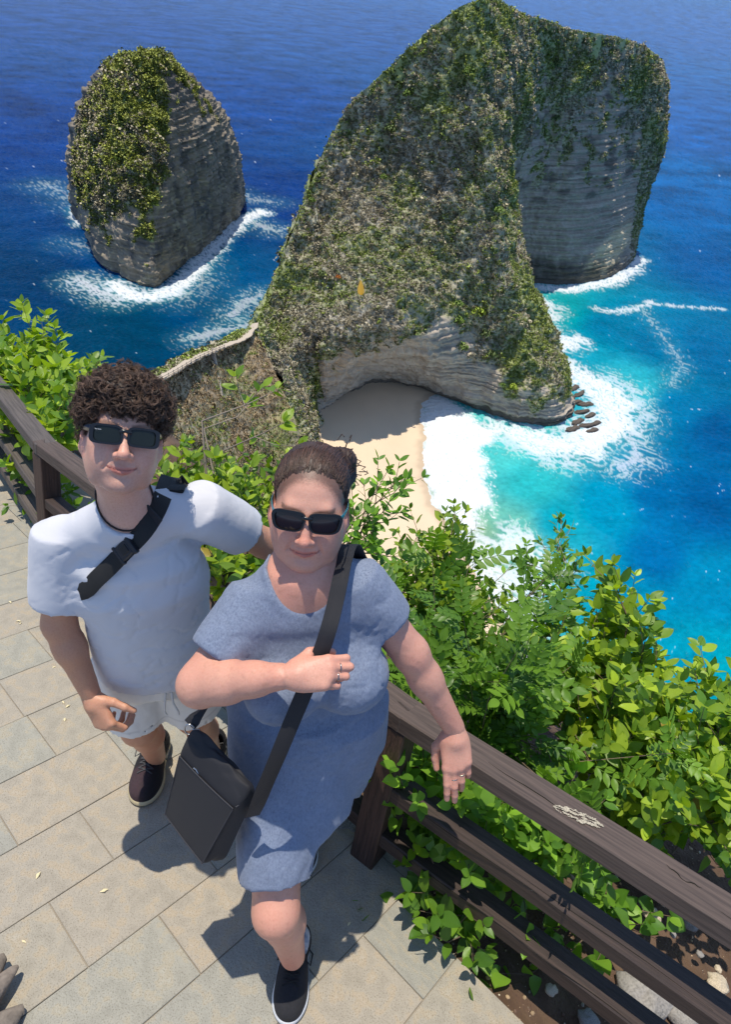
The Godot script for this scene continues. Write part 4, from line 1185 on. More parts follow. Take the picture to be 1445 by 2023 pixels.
	var stones := [
		[Vector3(1.239, -0.366, -0.929), 0.030, cream, "round pitted cream stone on the soil, between the top and middle rails"],
		[Vector3(1.392, -0.319, -0.713), 0.034, cream, "layered cream stone at the right edge below the middle rail"],
		[Vector3(1.388, -0.383, -0.919), 0.026, grey, "streaked grey stone half buried right of the round cream stone"],
		[Vector3(1.295, -0.353, -0.867), 0.012, grey, "small pale chip below the round cream stone"],
		[Vector3(1.372, -0.343, -0.808), 0.012, grey, "small grey chip above the layered cream stone"],
		[Vector3(1.42, -0.335, -0.766), 0.012, cream, "small ochre pebble beside the layered cream stone"],
		[Vector3(1.221, -0.407, -1.052), 0.016, cream, "white pebble by the top rail near the dead branch"],
		[Vector3(1.308, -0.398, -0.994), 0.018, cream, "orange tinted stone just below the top rail"],
		[Vector3(1.093, -0.27, -0.641), 0.085, grey, "large flat pitted grey rock between middle and bottom rails"],
		[Vector3(1.217, -0.281, -0.613), 0.055, grey, "rough grey rock touching the middle rail at the bottom edge"],
		[Vector3(0.768, -0.213, -0.621), 0.018, cream, "tan pebble below the bottom rail"],
		[Vector3(0.875, -0.201, -0.548), 0.03, grey, "grey rock at the bottom edge under the bottom rail"],
		[Vector3(0.064, -0.269, -1.092), 0.07, grey, "pale rough rock behind the foot of the corner post"],
		[Vector3(-0.051, -0.314, -1.252), 0.06, cream, "pale rock behind the woman's skirt under the railing"],
	]
	var pebs := [pebble(1, 0.22), pebble(2, 0.3), pebble(3, 0.26)]
	for i in stones.size():
		var d: Array = stones[i]
		var o := part("stone", pebs[i % 3], d[2])
		var s: float = d[1]
		o.transform = Transform3D(db_ * Basis(Vector3.UP, i * 1.7) * Basis.from_scale(Vector3(s * 1.15, s * 0.7, s)), d[0])
		tag(o, d[3], "stone", "loose stones on the soil bank")
	var places := []
	var tints := PackedColorArray()
	for i in 2600:
		var a := r.randf_range(-0.6, 2.0)
		var b := 0.01 + pow(r.randf(), 1.4) * 1.3
		var s := lerpf(0.0016, 0.009, pow(r.randf(), 4.0))
		var p := dk(a, b, -0.075 - 0.10 * b - 0.9 * pow(maxf(0.0, b - 1.3), 2.0))
		p += dn * (sn.get_noise_3dv(p) * 0.035 + sf.get_noise_3dv(p) * 0.012) * smoothstep(0.0, 0.15, b)
		places.append(Transform3D(Basis(Vector3(r.randfn(), r.randfn(), r.randfn()).normalized(), r.randf() * TAU).scaled_local(Vector3(s, s * 0.7, s * 1.1)), p))
		var q := r.randf()
		tints.append((Color(0.50, 0.36, 0.22) if q < 0.35 else Color(0.55, 0.48, 0.38) if q < 0.6 else Color(0.16, 0.10, 0.07)) * r.randf_range(0.6, 1.2))
	var bit := SphereMesh.new()
	bit.radial_segments = 7
	bit.rings = 4
	bit.radius = 1.0
	bit.height = 2.0
	tag(scatter("gravel", bit, mat(Color.WHITE, 0.95, true), places, tints), "tan and brown grit scattered over the soil bank", "gravel")
	# forked dead branch
	var br := Soup.new()
	var f0 := Vector3(0.893, -0.223, -0.945)
	br.tube([Vector3(0.819, -0.288, -0.896), Vector3(0.887, -0.248, -0.922), Vector3(0.919, -0.227, -0.956), Vector3(0.967, -0.222, -0.964), Vector3(1.032, -0.226, -0.98), Vector3(1.08, -0.237, -0.992)], [0.010, 0.0105, 0.011, 0.009, 0.0075, 0.006], 9, Color(0.30, 0.235, 0.17))
	br.tube([Vector3(0.919, -0.227, -0.956), Vector3(0.89, -0.198, -0.971), Vector3(0.862, -0.176, -0.993)], [0.010, 0.008, 0.0065], 9, Color(0.34, 0.26, 0.19))
	br.tube([Vector3(1.015, -0.223, -0.976), Vector3(1.001, -0.222, -0.953), Vector3(1.02, -0.233, -0.95)], [0.006, 0.004, 0.002], 7, Color(0.36, 0.30, 0.22))
	tag(part("dead_branch", br.mesh(), mat(Color.WHITE, 0.85, true)), "forked bare grey branch lying between the top and middle rails", "branch")
	# driftwood at the lower left corner
	var dw := Soup.new()
	var dc := Color(0.30, 0.25, 0.205)
	dw.tube([Vector3(-0.926, 0.062, -0.352), Vector3(-0.884, 0.066, -0.405), Vector3(-0.865, 0.06, -0.443), Vector3(-0.857, 0.049, -0.467), Vector3(-0.852, 0.039, -0.48)], [0.05, 0.038, 0.022, 0.014, 0.006], 11, dc)
	dw.tube([Vector3(-0.917, 0.057, -0.41), Vector3(-0.903, 0.063, -0.463), Vector3(-0.9, 0.05, -0.491), Vector3(-0.906, 0.042, -0.503)], [0.035, 0.026, 0.016, 0.006], 11, dc * 0.8)
	dw.tube([Vector3(-0.886, 0.062, -0.302), Vector3(-0.83, 0.068, -0.327), Vector3(-0.81, 0.052, -0.364), Vector3(-0.799, 0.035, -0.385), Vector3(-0.793, 0.026, -0.377)], [0.05, 0.042, 0.026, 0.014, 0.006], 11, dc * 0.9)
	var dm := stone_mat(Color(0.85, 0.85, 0.85), 0.012)
	dm.vertex_color_use_as_albedo = true
	tri(dm, 9.0)
	tag(part("driftwood", dw.mesh(), dm), "gnarled grey brown piece of weathered wood at the lower left corner", "driftwood")


# ------------------------------------------------------------------ plants in the foreground
func leaf_mesh(kind: int) -> ArrayMesh:
	# base at the origin, grows along +Z, upper face towards +Y, length 1
	var s := Soup.new()
	var nz := 7
	var half := 2
	for j in nz + 1:
		var t := float(j) / nz
		var w := 0.0
		match kind:
			0: w = 0.28 * pow(sin(PI * pow(t, 0.78)), 0.75)            # broad, rounded
			1: w = 0.235 * pow(sin(PI * pow(t, 0.9)), 0.9)              # oval
			2: w = 0.185 * sin(PI * pow(t, 0.85))                       # narrow
			_: w = 0.46 * pow(sin(PI * pow(t, 0.52)), 0.8)              # heart shaped
		if j == nz: w = 0.0
		for i in range(-half, half + 1):
			var x := w * i / half
			var y := 0.16 * absf(x) - 0.16 * t * t + (0.02 * sin(t * 9.0) * absf(float(i)) / half)
			s.v.append(Vector3(x, y, t))
			var tone := 1.22 if i == 0 else 1.0
			s.c.append(Color(tone, tone, tone * 0.95))
	var k := 2 * half + 1
	for j in nz:
		for i in k - 1:
			var a := j * k + i
			s.idx.append_array(PackedInt32Array([a, a + k, a + 1, a + 1, a + k, a + k + 1]))
	var st := SurfaceTool.new()
	s.n.resize(s.v.size())
	s.n.fill(Vector3.UP)
	st.create_from(s.mesh(), 0)
	st.generate_normals()
	return st.commit()

func compound_mesh() -> ArrayMesh:   # a feathered leaf of nine leaflets, length 1
	var one := leaf_mesh(1)
	var st := SurfaceTool.new()
	for i in 9:
		var t := 0.16 + 0.74 * (i / 2) / 4.0
		var side := 1.0 if i % 2 == 0 else -1.0
		var b := Basis(Vector3.UP, side * 1.0).rotated(Vector3.BACK, 0.0)
		if i == 8:
			b = Basis()
			t = 0.86
		var l := 0.34 if i < 8 else 0.36
		st.append_from(one, 0, Transform3D(b.scaled(Vector3.ONE * l), Vector3(0, -0.12 * t * t, t - 0.06)))
	var stem := Soup.new()
	stem.tube([Vector3.ZERO, Vector3(0, -0.03, 0.5), Vector3(0, -0.1, 0.9)], [0.012, 0.009, 0.006], 4, Color(1.2, 1.2, 1.0))
	st.append_from(stem.mesh(), 0, Transform3D())
	return st.commit()

var leaf_meshes := []
var leaf_tints := []

func shrub(called: String, label: String, category: String, root: Vector3, tips: Array, o: Dictionary, group := "") -> Node3D:
	# o: len, kind, dark, light (linear colours), twigs, every (leaf spacing / len), start, seed, keep (leaves as parts), wood
	var r := RandomNumberGenerator.new()
	r.seed = o.seed
	var t := thing(called, label, category, root, group)
	var wood_s := Soup.new()
	var wc: Color = o.get("wood", Color(0.16, 0.115, 0.075))
	var places := []
	var L: float = o.len
	var add_leaves := func(path: Array, from: float, every: float, rosette: int) -> void:
		var total := 0.0
		for i in path.size() - 1: total += (path[i] as Vector3).distance_to(path[i + 1])
		var n := int(total * (1.0 - from) / every) + 1
		for i in n + rosette:
			var f := lerpf(from, 1.0, clampf(float(i + r.randf() * 0.7) / maxf(n, 1.0), 0.0, 1.0))
			var u := f * (path.size() - 1)
			var p := spline(path, u)
			var dir := (spline(path, minf(u + 0.1, path.size() - 1)) - spline(path, maxf(u - 0.1, 0.0))).normalized()
			var side := dir.cross(Vector3.UP)
			if side.length() < 0.05: side = Vector3.RIGHT
			side = side.normalized().rotated(dir, i * 2.4 + r.randf() * 0.8)
			var ld := (side * r.randf_range(0.75, 1.1) + dir * r.randf_range(0.35, 0.9) + Vector3.UP * r.randf_range(-0.1, 0.5)).normalized()
			if i >= n: ld = (dir * 0.9 + side * 0.8).normalized()
			var up := (Vector3.UP * 1.0 + dir * 0.35 + Vector3(r.randfn(), r.randfn(), r.randfn()) * 0.42)
			up = (up - ld * up.dot(ld)).normalized()
			var s := L * r.randf_range(0.62, 1.15) * (0.75 if i >= n else 1.0)
			var b := Basis(up.cross(ld), up, ld).scaled_local(Vector3.ONE * s)
			places.append(Transform3D(b, p + ld * s * 0.08 - root))
	for tip: Vector3 in tips:
		var l := root.distance_to(tip)
		var bend := Vector3(r.randfn() * 0.12, 0.16 + r.randf() * 0.1, r.randfn() * 0.12) * l
		var mid := root.lerp(tip, 0.5) + bend
		var path := [root + Vector3(r.randfn(), 0, r.randfn()) * 0.03, root.lerp(mid, 0.55) + Vector3(r.randfn(), r.randfn(), r.randfn()) * 0.03 * l, mid, mid.lerp(tip, 0.6) + Vector3(r.randfn(), r.randfn(), r.randfn()) * 0.03 * l, tip]
		var rad := 0.0035 + 0.0045 * l
		var local := []
		for q in path: local.append(q - root)
		wood_s.tube(local, [rad, rad * 0.8, rad * 0.62, rad * 0.45, rad * 0.22], 6, wc * r.randf_range(0.8, 1.25))
		add_leaves.call(path, o.get("start", 0.55), L * float(o.every), 4)
		for k in int(o.twigs):
			var f := lerpf(float(o.get("start", 0.55)) * 0.75, 0.97, (k + r.randf()) / float(o.twigs))
			var p := spline(path, f * 4.0)
			var dir := (spline(path, minf(f * 4.0 + 0.2, 4.0)) - spline(path, f * 4.0 - 0.2)).normalized()
			var out := dir.rotated(Vector3(r.randfn(), r.randfn(), r.randfn()).normalized(), r.randf_range(0.7, 1.3))
			out = (out + Vector3.UP * 0.3).normalized()
			var tl := L * r.randf_range(1.6, 3.4) * float(o.get("spread", 1.0))
			var tp := [p, p + out * tl * 0.5 + Vector3(r.randfn(), r.randfn(), r.randfn()) * tl * 0.08, p + out * tl + Vector3.UP * tl * 0.15]
			wood_s.tube([tp[0] - root, tp[1] - root, tp[2] - root], [0.0024, 0.0018, 0.001], 5, wc * r.randf_range(0.9, 1.5))
			add_leaves.call(tp, 0.2, L * float(o.every), 3)
	for k in int(o.get("bare", 0)):
		var tip: Vector3 = tips[r.randi() % tips.size()]
		var p := root.lerp(tip, r.randf_range(0.4, 0.95)) - root
		var out := Vector3(r.randfn(), r.randf() + 0.4, r.randfn()).normalized() * r.randf_range(0.12, 0.3)
		wood_s.tube([p, p + out * 0.5 + Vector3(r.randfn(), r.randfn(), r.randfn()) * 0.02, p + out], [0.002, 0.0016, 0.0008], 5, Color(0.30, 0.25, 0.20))
	part("branch", wood_s.mesh(), mat(Color.WHITE, 0.9, true), t)
	# the leaves that show largest are parts of their own, the rest one mass of foliage
	var eye := Vector3(0, 2.3, 0)
	var order := []
	for i in places.size():
		var x: Transform3D = places[i]
		var w: Vector3 = root + x.origin - eye
		order.append([w.length() / maxf(0.05, absf(x.basis.y.normalized().dot(w.normalized()))), i])
	order.sort_custom(func(a, b): return a[0] < b[0])
	var keep := mini(int(o.keep), order.size())
	var mesh: Mesh = leaf_meshes[o.kind]
	var dark: Color = o.dark
	var light: Color = o.light
	var mats := []
	for i in 6:
		var m := leafy(0.95)
		m.roughness = 0.42
		m.albedo_color = dark.lerp(light, pow(i / 5.0, 0.85)).linear_to_srgb()
		mats.append(m)
	if o.has("odd"):
		mats[5].albedo_color = (o.odd as Color).linear_to_srgb()
	for i in keep:
		var lf := part("leaf", mesh, mats[mini(r.randi() % 6, r.randi() % 7)], t)
		lf.transform = places[order[i][1]]
	var rest := []
	var tints := PackedColorArray()
	for i in range(keep, order.size()):
		rest.append(places[order[i][1]])
		tints.append(dark.lerp(light, pow(r.randf(), 1.0)) * r.randf_range(0.85, 1.15))
	if rest.size():
		var fm := leafy(0.95)
		fm.roughness = 0.42
		scatter("foliage", mesh, fm, rest, tints, t)
	return t

func build_plants() -> void:
	leaf_meshes = [leaf_mesh(0), leaf_mesh(1), leaf_mesh(2), leaf_mesh(3), compound_mesh()]
	var lime := Color(0.50, 0.66, 0.05)
	var mid := Color(0.23, 0.42, 0.04)
	var deep := Color(0.09, 0.21, 0.028)
	shrub("glossy_shrub", "tall glossy shrub with rounded lime green leaves against the turquoise water", "shrub", Vector3(1.246, -0.775, -1.368),
		[Vector3(1.162, 0.215, -2.096), Vector3(1.046, 0.045, -1.882), Vector3(1.237, 0.099, -1.797), Vector3(1.306, 0.098, -1.664), Vector3(1.044, 0.101, -1.534), Vector3(1.191, 0.112, -1.41), Vector3(0.905, 0.008, -1.651), Vector3(0.772, -0.024, -1.557), Vector3(1.086, 0.047, -1.288), Vector3(1.268, 0.12, -1.351), Vector3(0.944, 0.001, -1.38), Vector3(1.145, -0.075, -1.844), Vector3(1.189, 0.025, -1.6), Vector3(0.862, -0.045, -1.87), Vector3(1.121, 0.023, -1.996), Vector3(1.31, 0.099, -1.532)],
		{"len": 0.080, "kind": 0, "dark": deep, "light": lime, "twigs": 11, "every": 0.40, "start": 0.42, "seed": 201, "keep": 200, "bare": 6})
	shrub("glossy_shrub", "glossy round leaved shrub at the right edge above the dark soil", "shrub", Vector3(1.483, -0.154, -1.179),
		[Vector3(1.485, 0.21, -1.562), Vector3(1.398, 0.173, -1.463), Vector3(1.415, 0.239, -1.322), Vector3(1.313, 0.175, -1.266), Vector3(1.215, 0.146, -1.175), Vector3(1.321, 0.19, -1.147), Vector3(1.371, 0.165, -1.059), Vector3(1.163, 0.06, -1.101), Vector3(1.227, 0.141, -1.038), Vector3(1.386, 0.1, -1.334)],
		{"len": 0.076, "kind": 0, "dark": deep * 1.2, "light": lime, "twigs": 11, "every": 0.4, "start": 0.3, "seed": 202, "keep": 150, "bare": 5, "odd": Color(0.42, 0.30, 0.04)})
	shrub("twiggy_shrub", "twiggy shrub with small dark leaves in front of the foam", "shrub", Vector3(0.847, -0.597, -1.854),
		[Vector3(1, 0.051, -2.484), Vector3(1.05, -0.004, -2.37), Vector3(0.901, -0.055, -2.326), Vector3(0.765, -0.106, -2.149), Vector3(1.059, -0.045, -2.202), Vector3(0.673, -0.092, -2.293), Vector3(0.925, -0.034, -2.078), Vector3(0.621, -0.155, -2.106), Vector3(0.781, -0.075, -1.911), Vector3(1.035, -0.037, -1.944), Vector3(0.623, -0.123, -1.869), Vector3(0.957, -0.017, -2.424), Vector3(0.867, -0.07, -2.444), Vector3(0.719, -0.179, -1.754), Vector3(0.912, -0.138, -1.723)],
		{"len": 0.062, "kind": 1, "dark": deep, "light": mid * 1.3, "twigs": 6, "every": 0.5, "start": 0.5, "seed": 203, "keep": 130, "bare": 60, "wood": Color(0.26, 0.21, 0.17)})
	shrub("twiggy_shrub", "leafy shrub rising behind the woman's shoulder before the sand", "shrub", Vector3(0.369, -0.33, -1.689),
		[Vector3(0.476, 0.113, -2.472), Vector3(0.412, 0.097, -2.392), Vector3(0.289, 0.063, -2.428), Vector3(0.359, 0.095, -2.191), Vector3(0.219, 0.047, -2.149), Vector3(0.506, 0.089, -2.185), Vector3(0.171, 0.008, -2.248), Vector3(0.33, 0.117, -1.945), Vector3(0.447, 0.092, -1.923), Vector3(0.291, 0.074, -1.775), Vector3(0.152, 0.005, -2.113), Vector3(0.525, 0.074, -2.04), Vector3(0.269, 0.053, -2.022), Vector3(0.43, 0.048, -2.282), Vector3(0.549, 0.014, -1.855), Vector3(0.247, 0.059, -1.894)],
		{"len": 0.066, "kind": 1, "dark": deep, "light": lime * 0.85, "twigs": 8, "every": 0.45, "start": 0.5, "seed": 204, "keep": 140, "bare": 14})
	shrub("sprig", "thin leafy sprigs beside the woman's head against the sand", "sprig", Vector3(-0.137, 0.37, -1.767),
		[Vector3(0.114, 0.695, -2.05), Vector3(0.074, 0.635, -1.932), Vector3(0.037, 0.661, -2.02), Vector3(0.032, 0.605, -1.839), Vector3(0.01, 0.587, -1.757), Vector3(-0.042, 0.644, -1.873), Vector3(-0.022, 0.571, -1.81), Vector3(0.063, 0.471, -1.855)],
		{"len": 0.055, "kind": 1, "dark": deep, "light": mid * 1.5, "twigs": 4, "every": 0.62, "start": 0.6, "seed": 205, "keep": 60, "bare": 3})
	shrub("feathery_plant", "plant with dark green feathered leaves beside the woman's forearm", "plant", Vector3(0.52, -0.414, -1.55),
		[Vector3(0.342, 0.021, -1.795), Vector3(0.493, 0.04, -1.745), Vector3(0.626, 0.034, -1.74), Vector3(0.377, 0.06, -1.564), Vector3(0.518, 0.067, -1.504), Vector3(0.641, 0.062, -1.499), Vector3(0.521, 0.097, -1.331), Vector3(0.62, 0.076, -1.313), Vector3(0.721, 0.116, -1.282), Vector3(0.297, 0.033, -1.673)],
		{"len": 0.17, "kind": 4, "dark": deep, "light": mid, "twigs": 3, "every": 0.34, "start": 0.45, "seed": 206, "keep": 120})
	shrub("bank_plant", "bright leafy plants seen between the rails below the woman's hand", "plant", Vector3(0.458, -0.377, -1.168),
		[Vector3(0.396, -0.008, -1.042), Vector3(0.508, -0.033, -1.029), Vector3(0.599, 0.026, -0.98), Vector3(0.691, 0.074, -0.969), Vector3(0.539, 0.025, -1.115), Vector3(0.351, 0.058, -1.116), Vector3(0.786, -0.032, -0.954), Vector3(0.671, -0.072, -0.941), Vector3(0.446, -0.112, -0.95), Vector3(0.241, 0.07, -1.099), Vector3(0.223, 0.037, -1.228), Vector3(0.823, 0.056, -1.007)],
		{"len": 0.075, "kind": 0, "dark": deep * 1.2, "light": mid * 1.4, "twigs": 9, "every": 0.38, "start": 0.3, "seed": 207, "keep": 180})
	shrub("bank_plant", "low vine with broad leaves hanging over the paving edge under the bottom rail", "plant", Vector3(0.474, -0.286, -0.896),
		[Vector3(0.361, -0.15, -0.84), Vector3(0.429, -0.148, -0.776), Vector3(0.486, -0.141, -0.734), Vector3(0.323, -0.133, -0.863), Vector3(0.537, -0.12, -0.683), Vector3(0.267, -0.117, -0.934), Vector3(0.387, -0.087, -0.869)],
		{"len": 0.075, "kind": 0, "dark": deep, "light": mid, "twigs": 2, "every": 0.6, "start": 0.4, "seed": 208, "keep": 90})
	shrub("bank_plant", "small heart leaved plants on the soil below the dead branch", "plant", Vector3(1.04, -0.35, -0.919),
		[Vector3(0.952, -0.211, -0.884), Vector3(0.999, -0.199, -0.868), Vector3(1.078, -0.223, -0.899), Vector3(0.91, -0.182, -0.903), Vector3(0.925, -0.183, -0.705), Vector3(0.781, -0.177, -0.72), Vector3(0.794, -0.162, -0.776)],
		{"len": 0.07, "kind": 3, "dark": deep * 1.3, "light": mid * 1.2, "twigs": 1, "every": 0.6, "start": 0.4, "seed": 209, "keep": 60})
	shrub("vine", "heart leaved vine along the far side of the top rail at the right", "vine", Vector3(1.466, -0.423, -1.29),
		[Vector3(1.293, -0.255, -1.283), Vector3(1.377, -0.275, -1.259), Vector3(1.473, -0.29, -1.215), Vector3(1.56, -0.305, -1.21), Vector3(1.199, -0.204, -1.312), Vector3(1.091, -0.14, -1.29), Vector3(1.289, -0.161, -1.322), Vector3(1.594, -0.326, -1.163), Vector3(1.426, -0.151, -1.25)],
		{"len": 0.085, "kind": 3, "dark": deep * 1.2, "light": mid * 1.5, "twigs": 3, "every": 0.5, "start": 0.3, "seed": 210, "keep": 110})
	shrub("leafy_shrub", "bright green shrub between the two people below the hillside", "shrub", Vector3(-0.592, 0.026, -1.866),
		[Vector3(-0.888, 0.317, -2.252), Vector3(-0.816, 0.314, -2.382), Vector3(-0.662, 0.365, -2.16), Vector3(-0.739, 0.357, -2.021), Vector3(-0.575, 0.36, -2.289), Vector3(-0.459, 0.381, -2.174), Vector3(-0.736, 0.415, -1.806), Vector3(-0.612, 0.409, -1.801), Vector3(-0.519, 0.41, -1.934), Vector3(-0.41, 0.386, -1.914), Vector3(-0.408, 0.452, -1.706), Vector3(-0.518, 0.399, -1.66), Vector3(-0.421, 0.354, -2.284), Vector3(-0.677, 0.362, -2.423), Vector3(-0.942, 0.341, -2.405), Vector3(-0.729, 0.359, -2.156), Vector3(-0.522, 0.341, -2.14), Vector3(-0.797, 0.354, -2.151), Vector3(-0.388, 0.368, -2.031), Vector3(-0.882, 0.313, -2.115)],
		{"len": 0.075, "kind": 1, "dark": deep, "light": lime * 0.9, "twigs": 8, "every": 0.4, "start": 0.5, "seed": 211, "keep": 180, "bare": 12, "odd": Color(0.45, 0.33, 0.05)})
	shrub("sprig", "long bare twig with a leafy tip reaching over the hillside", "sprig", Vector3(-0.745, 0.222, -2.169),
		[Vector3(-0.474, 0.698, -2.649), Vector3(-0.604, 0.634, -2.593), Vector3(-0.408, 0.669, -2.424)],
		{"len": 0.08, "kind": 0, "dark": mid * 0.7, "light": lime * 0.9, "twigs": 1, "every": 0.6, "start": 0.9, "seed": 212, "keep": 40, "wood": Color(0.30, 0.24, 0.19)})
	shrub("leafy_shrub", "dense bright shrub behind the left railing against the deep blue sea", "shrub", Vector3(-2.357, -0.983, -3.242),
		[Vector3(-2.602, -0.129, -4.381), Vector3(-2.662, -0.216, -4.173), Vector3(-2.759, -0.196, -4.191), Vector3(-2.438, -0.199, -4.188), Vector3(-2.232, -0.195, -3.926), Vector3(-2.464, -0.214, -3.91), Vector3(-2.227, -0.172, -3.681), Vector3(-2.508, -0.22, -3.772), Vector3(-2.034, -0.127, -3.455), Vector3(-2.106, -0.128, -3.322), Vector3(-1.967, -0.133, -3.185), Vector3(-2.12, -0.216, -3.775), Vector3(-2.61, -0.184, -4.201), Vector3(-2.285, -0.2, -3.922), Vector3(-1.886, -0.15, -3.17), Vector3(-2.256, -0.148, -3.569), Vector3(-2.522, -0.191, -3.93), Vector3(-2.671, -0.225, -4.033), Vector3(-2.416, -0.205, -4.05), Vector3(-2.29, -0.293, -4.238)],
		{"len": 0.105, "kind": 0, "dark": deep * 1.2, "light": lime, "twigs": 10, "every": 0.4, "start": 0.5, "seed": 213, "keep": 200, "bare": 14})
	shrub("bank_plant", "small leafy plant between the rails left of the man's shoulder", "plant", Vector3(-2.039, -0.739, -3.177),
		[Vector3(-2.074, -0.502, -3.151), Vector3(-1.958, -0.492, -3.003), Vector3(-1.835, -0.485, -2.87), Vector3(-2.163, -0.518, -3.157), Vector3(-1.873, -0.489, -2.774), Vector3(-2.08, -0.484, -2.925)],
		{"len": 0.08, "kind": 1, "dark": deep, "light": mid, "twigs": 3, "every": 0.5, "start": 0.3, "seed": 214, "keep": 60})


# ------------------------------------------------------------------ continuous bodies: distance fields meshed as surface nets
class Prim:
	var kind := 0            # 0 tapered capsule, 1 ellipsoid, 2 loft, 3 plane cut, 4 rounded box
	var a := Vector3.ZERO
	var b := Vector3.ZERO
	var ab := Vector3.ZERO
	var len2 := 1.0
	var ra := 0.0
	var rb := 0.0
	var k := 0.0
	var sub := false
	var flat := false
	var inv := Transform3D()
	var rad := Vector3.ONE
	var ys: PackedFloat32Array
	var rx: PackedFloat32Array
	var rz: PackedFloat32Array
	var oz: PackedFloat32Array
	var power := 2.0
	var inner: Field
	func d(p: Vector3) -> float:
		if kind == 0:
			var pa := p - a
			var t := pa.dot(ab) / len2
			var tc := clampf(t, 0.0, 1.0)
			var e := (pa - ab * tc).length() - lerpf(ra, rb, tc)
			if flat:
				var l := sqrt(len2)
				if t > 1.0 or t < 0.0: e = (pa - ab * t).length() - lerpf(ra, rb, tc)
				e = maxf(e, maxf((t - 1.0) * l, -t * l))
			return e
		if kind == 1:
			var q := inv * p
			var k0 := (q / rad).length()
			var k1 := (q / (rad * rad)).length()
			if k1 < 1e-9: return -minf(rad.x, minf(rad.y, rad.z))
			return k0 * (k0 - 1.0) / k1
		if kind == 2:
			var q := inv * p
			var n := ys.size()
			var y := clampf(q.y, ys[0], ys[n - 1])
			var i := 0
			while i < n - 2 and y > ys[i + 1]: i += 1
			var t := (y - ys[i]) / (ys[i + 1] - ys[i])
			t = t * t * (3.0 - 2.0 * t)
			var x_r := lerpf(rx[i], rx[i + 1], t)
			var z_r := lerpf(rz[i], rz[i + 1], t)
			var z := q.z - lerpf(oz[i], oz[i + 1], t)
			var k0 := 0.0
			if power == 2.0: k0 = sqrt(q.x * q.x / (x_r * x_r) + z * z / (z_r * z_r))
			else: k0 = pow(pow(absf(q.x) / x_r, power) + pow(absf(z) / z_r, power), 1.0 / power)
			var k1 := sqrt(q.x * q.x / pow(x_r, 4.0) + z * z / pow(z_r, 4.0))
			var e := (k0 * (k0 - 1.0) / k1) if k1 > 1e-6 else -minf(x_r, z_r)
			var ends := maxf(ys[0] - q.y, q.y - ys[n - 1])
			return maxf(e, ends)
		if kind == 5: return inner.d(p) - ra
		if kind == 3:
			return (p - a).dot(b)
		var q := (inv * p).abs() - rad + Vector3.ONE * ra
		return q.max(Vector3.ZERO).length() + minf(maxf(q.x, maxf(q.y, q.z)), 0.0) - ra

class Field:
	var prims: Array[Prim] = []
	func cap(a: Vector3, b: Vector3, ra: float, rb: float, k := 0.02, sub := false, flat := false) -> void:
		var q := Prim.new()
		q.a = a; q.b = b; q.ab = b - a; q.len2 = maxf(q.ab.length_squared(), 1e-8)
		q.ra = ra; q.rb = rb; q.k = k; q.sub = sub; q.flat = flat
		prims.append(q)
	func ell(c: Vector3, r: Vector3, k := 0.02, sub := false, basis := Basis()) -> void:
		var q := Prim.new()
		q.kind = 1
		q.inv = Transform3D(basis, c).affine_inverse()
		q.rad = r; q.k = k; q.sub = sub
		prims.append(q)
	func loft(xf: Transform3D, rows: Array, power := 2.0, k := 0.02) -> void:   # rows of [y, half width, half depth, depth offset]
		var q := Prim.new()
		q.kind = 2
		q.inv = xf.affine_inverse()
		q.power = power; q.k = k
		for r in rows:
			q.ys.append(r[0]); q.rx.append(r[1]); q.rz.append(r[2]); q.oz.append(r[3])
		prims.append(q)
	func cut(point: Vector3, normal: Vector3, k := 0.004) -> void:   # keeps the side behind the normal
		var q := Prim.new()
		q.kind = 3
		q.a = point; q.b = -normal.normalized(); q.k = k; q.sub = true
		prims.append(q)
	func shell(other: Field, off: float, k := 0.02, sub := false) -> void:   # another field, grown
		var q := Prim.new()
		q.kind = 5
		q.inner = other; q.ra = off; q.k = k; q.sub = sub
		prims.append(q)
	func box(xf: Transform3D, half: Vector3, r: float, k := 0.01, sub := false) -> void:
		var q := Prim.new()
		q.kind = 4
		q.inv = xf.affine_inverse()
		q.rad = half; q.ra = r; q.k = k; q.sub = sub
		prims.append(q)
	func d(p: Vector3, use: Array[Prim] = prims) -> float:
		var r := 1e3
		for q in use:
			var e := q.d(p)
			if q.sub:
				e = -e
				if q.k > 0.0:
					var h := maxf(q.k - absf(r - e), 0.0) / q.k
					r = maxf(r, e) + h * h * q.k * 0.25
				else: r = maxf(r, e)
			elif q.k > 0.0:
				var h := maxf(q.k - absf(r - e), 0.0) / q.k
				r = minf(r, e) - h * h * q.k * 0.25
			else: r = minf(r, e)
		return r
	func grad(p: Vector3) -> Vector3:
		var e := 0.003
		return Vector3(d(p + Vector3(e, 0, 0)) - d(p - Vector3(e, 0, 0)), d(p + Vector3(0, e, 0)) - d(p - Vector3(0, e, 0)), d(p + Vector3(0, 0, e)) - d(p - Vector3(0, 0, e))).normalized()
	func land(p: Vector3, dir: Vector3, above: float, most := 0.6) -> Vector3:   # walks from p along dir until it lies «above» over the surface
		var t := 0.0
		for i in 60:
			var e := d(p + dir * t) - above
			if e < 0.0008 or t > most: break
			t += maxf(e * 0.7, 0.001)
		return p + dir * t

const BL := 8

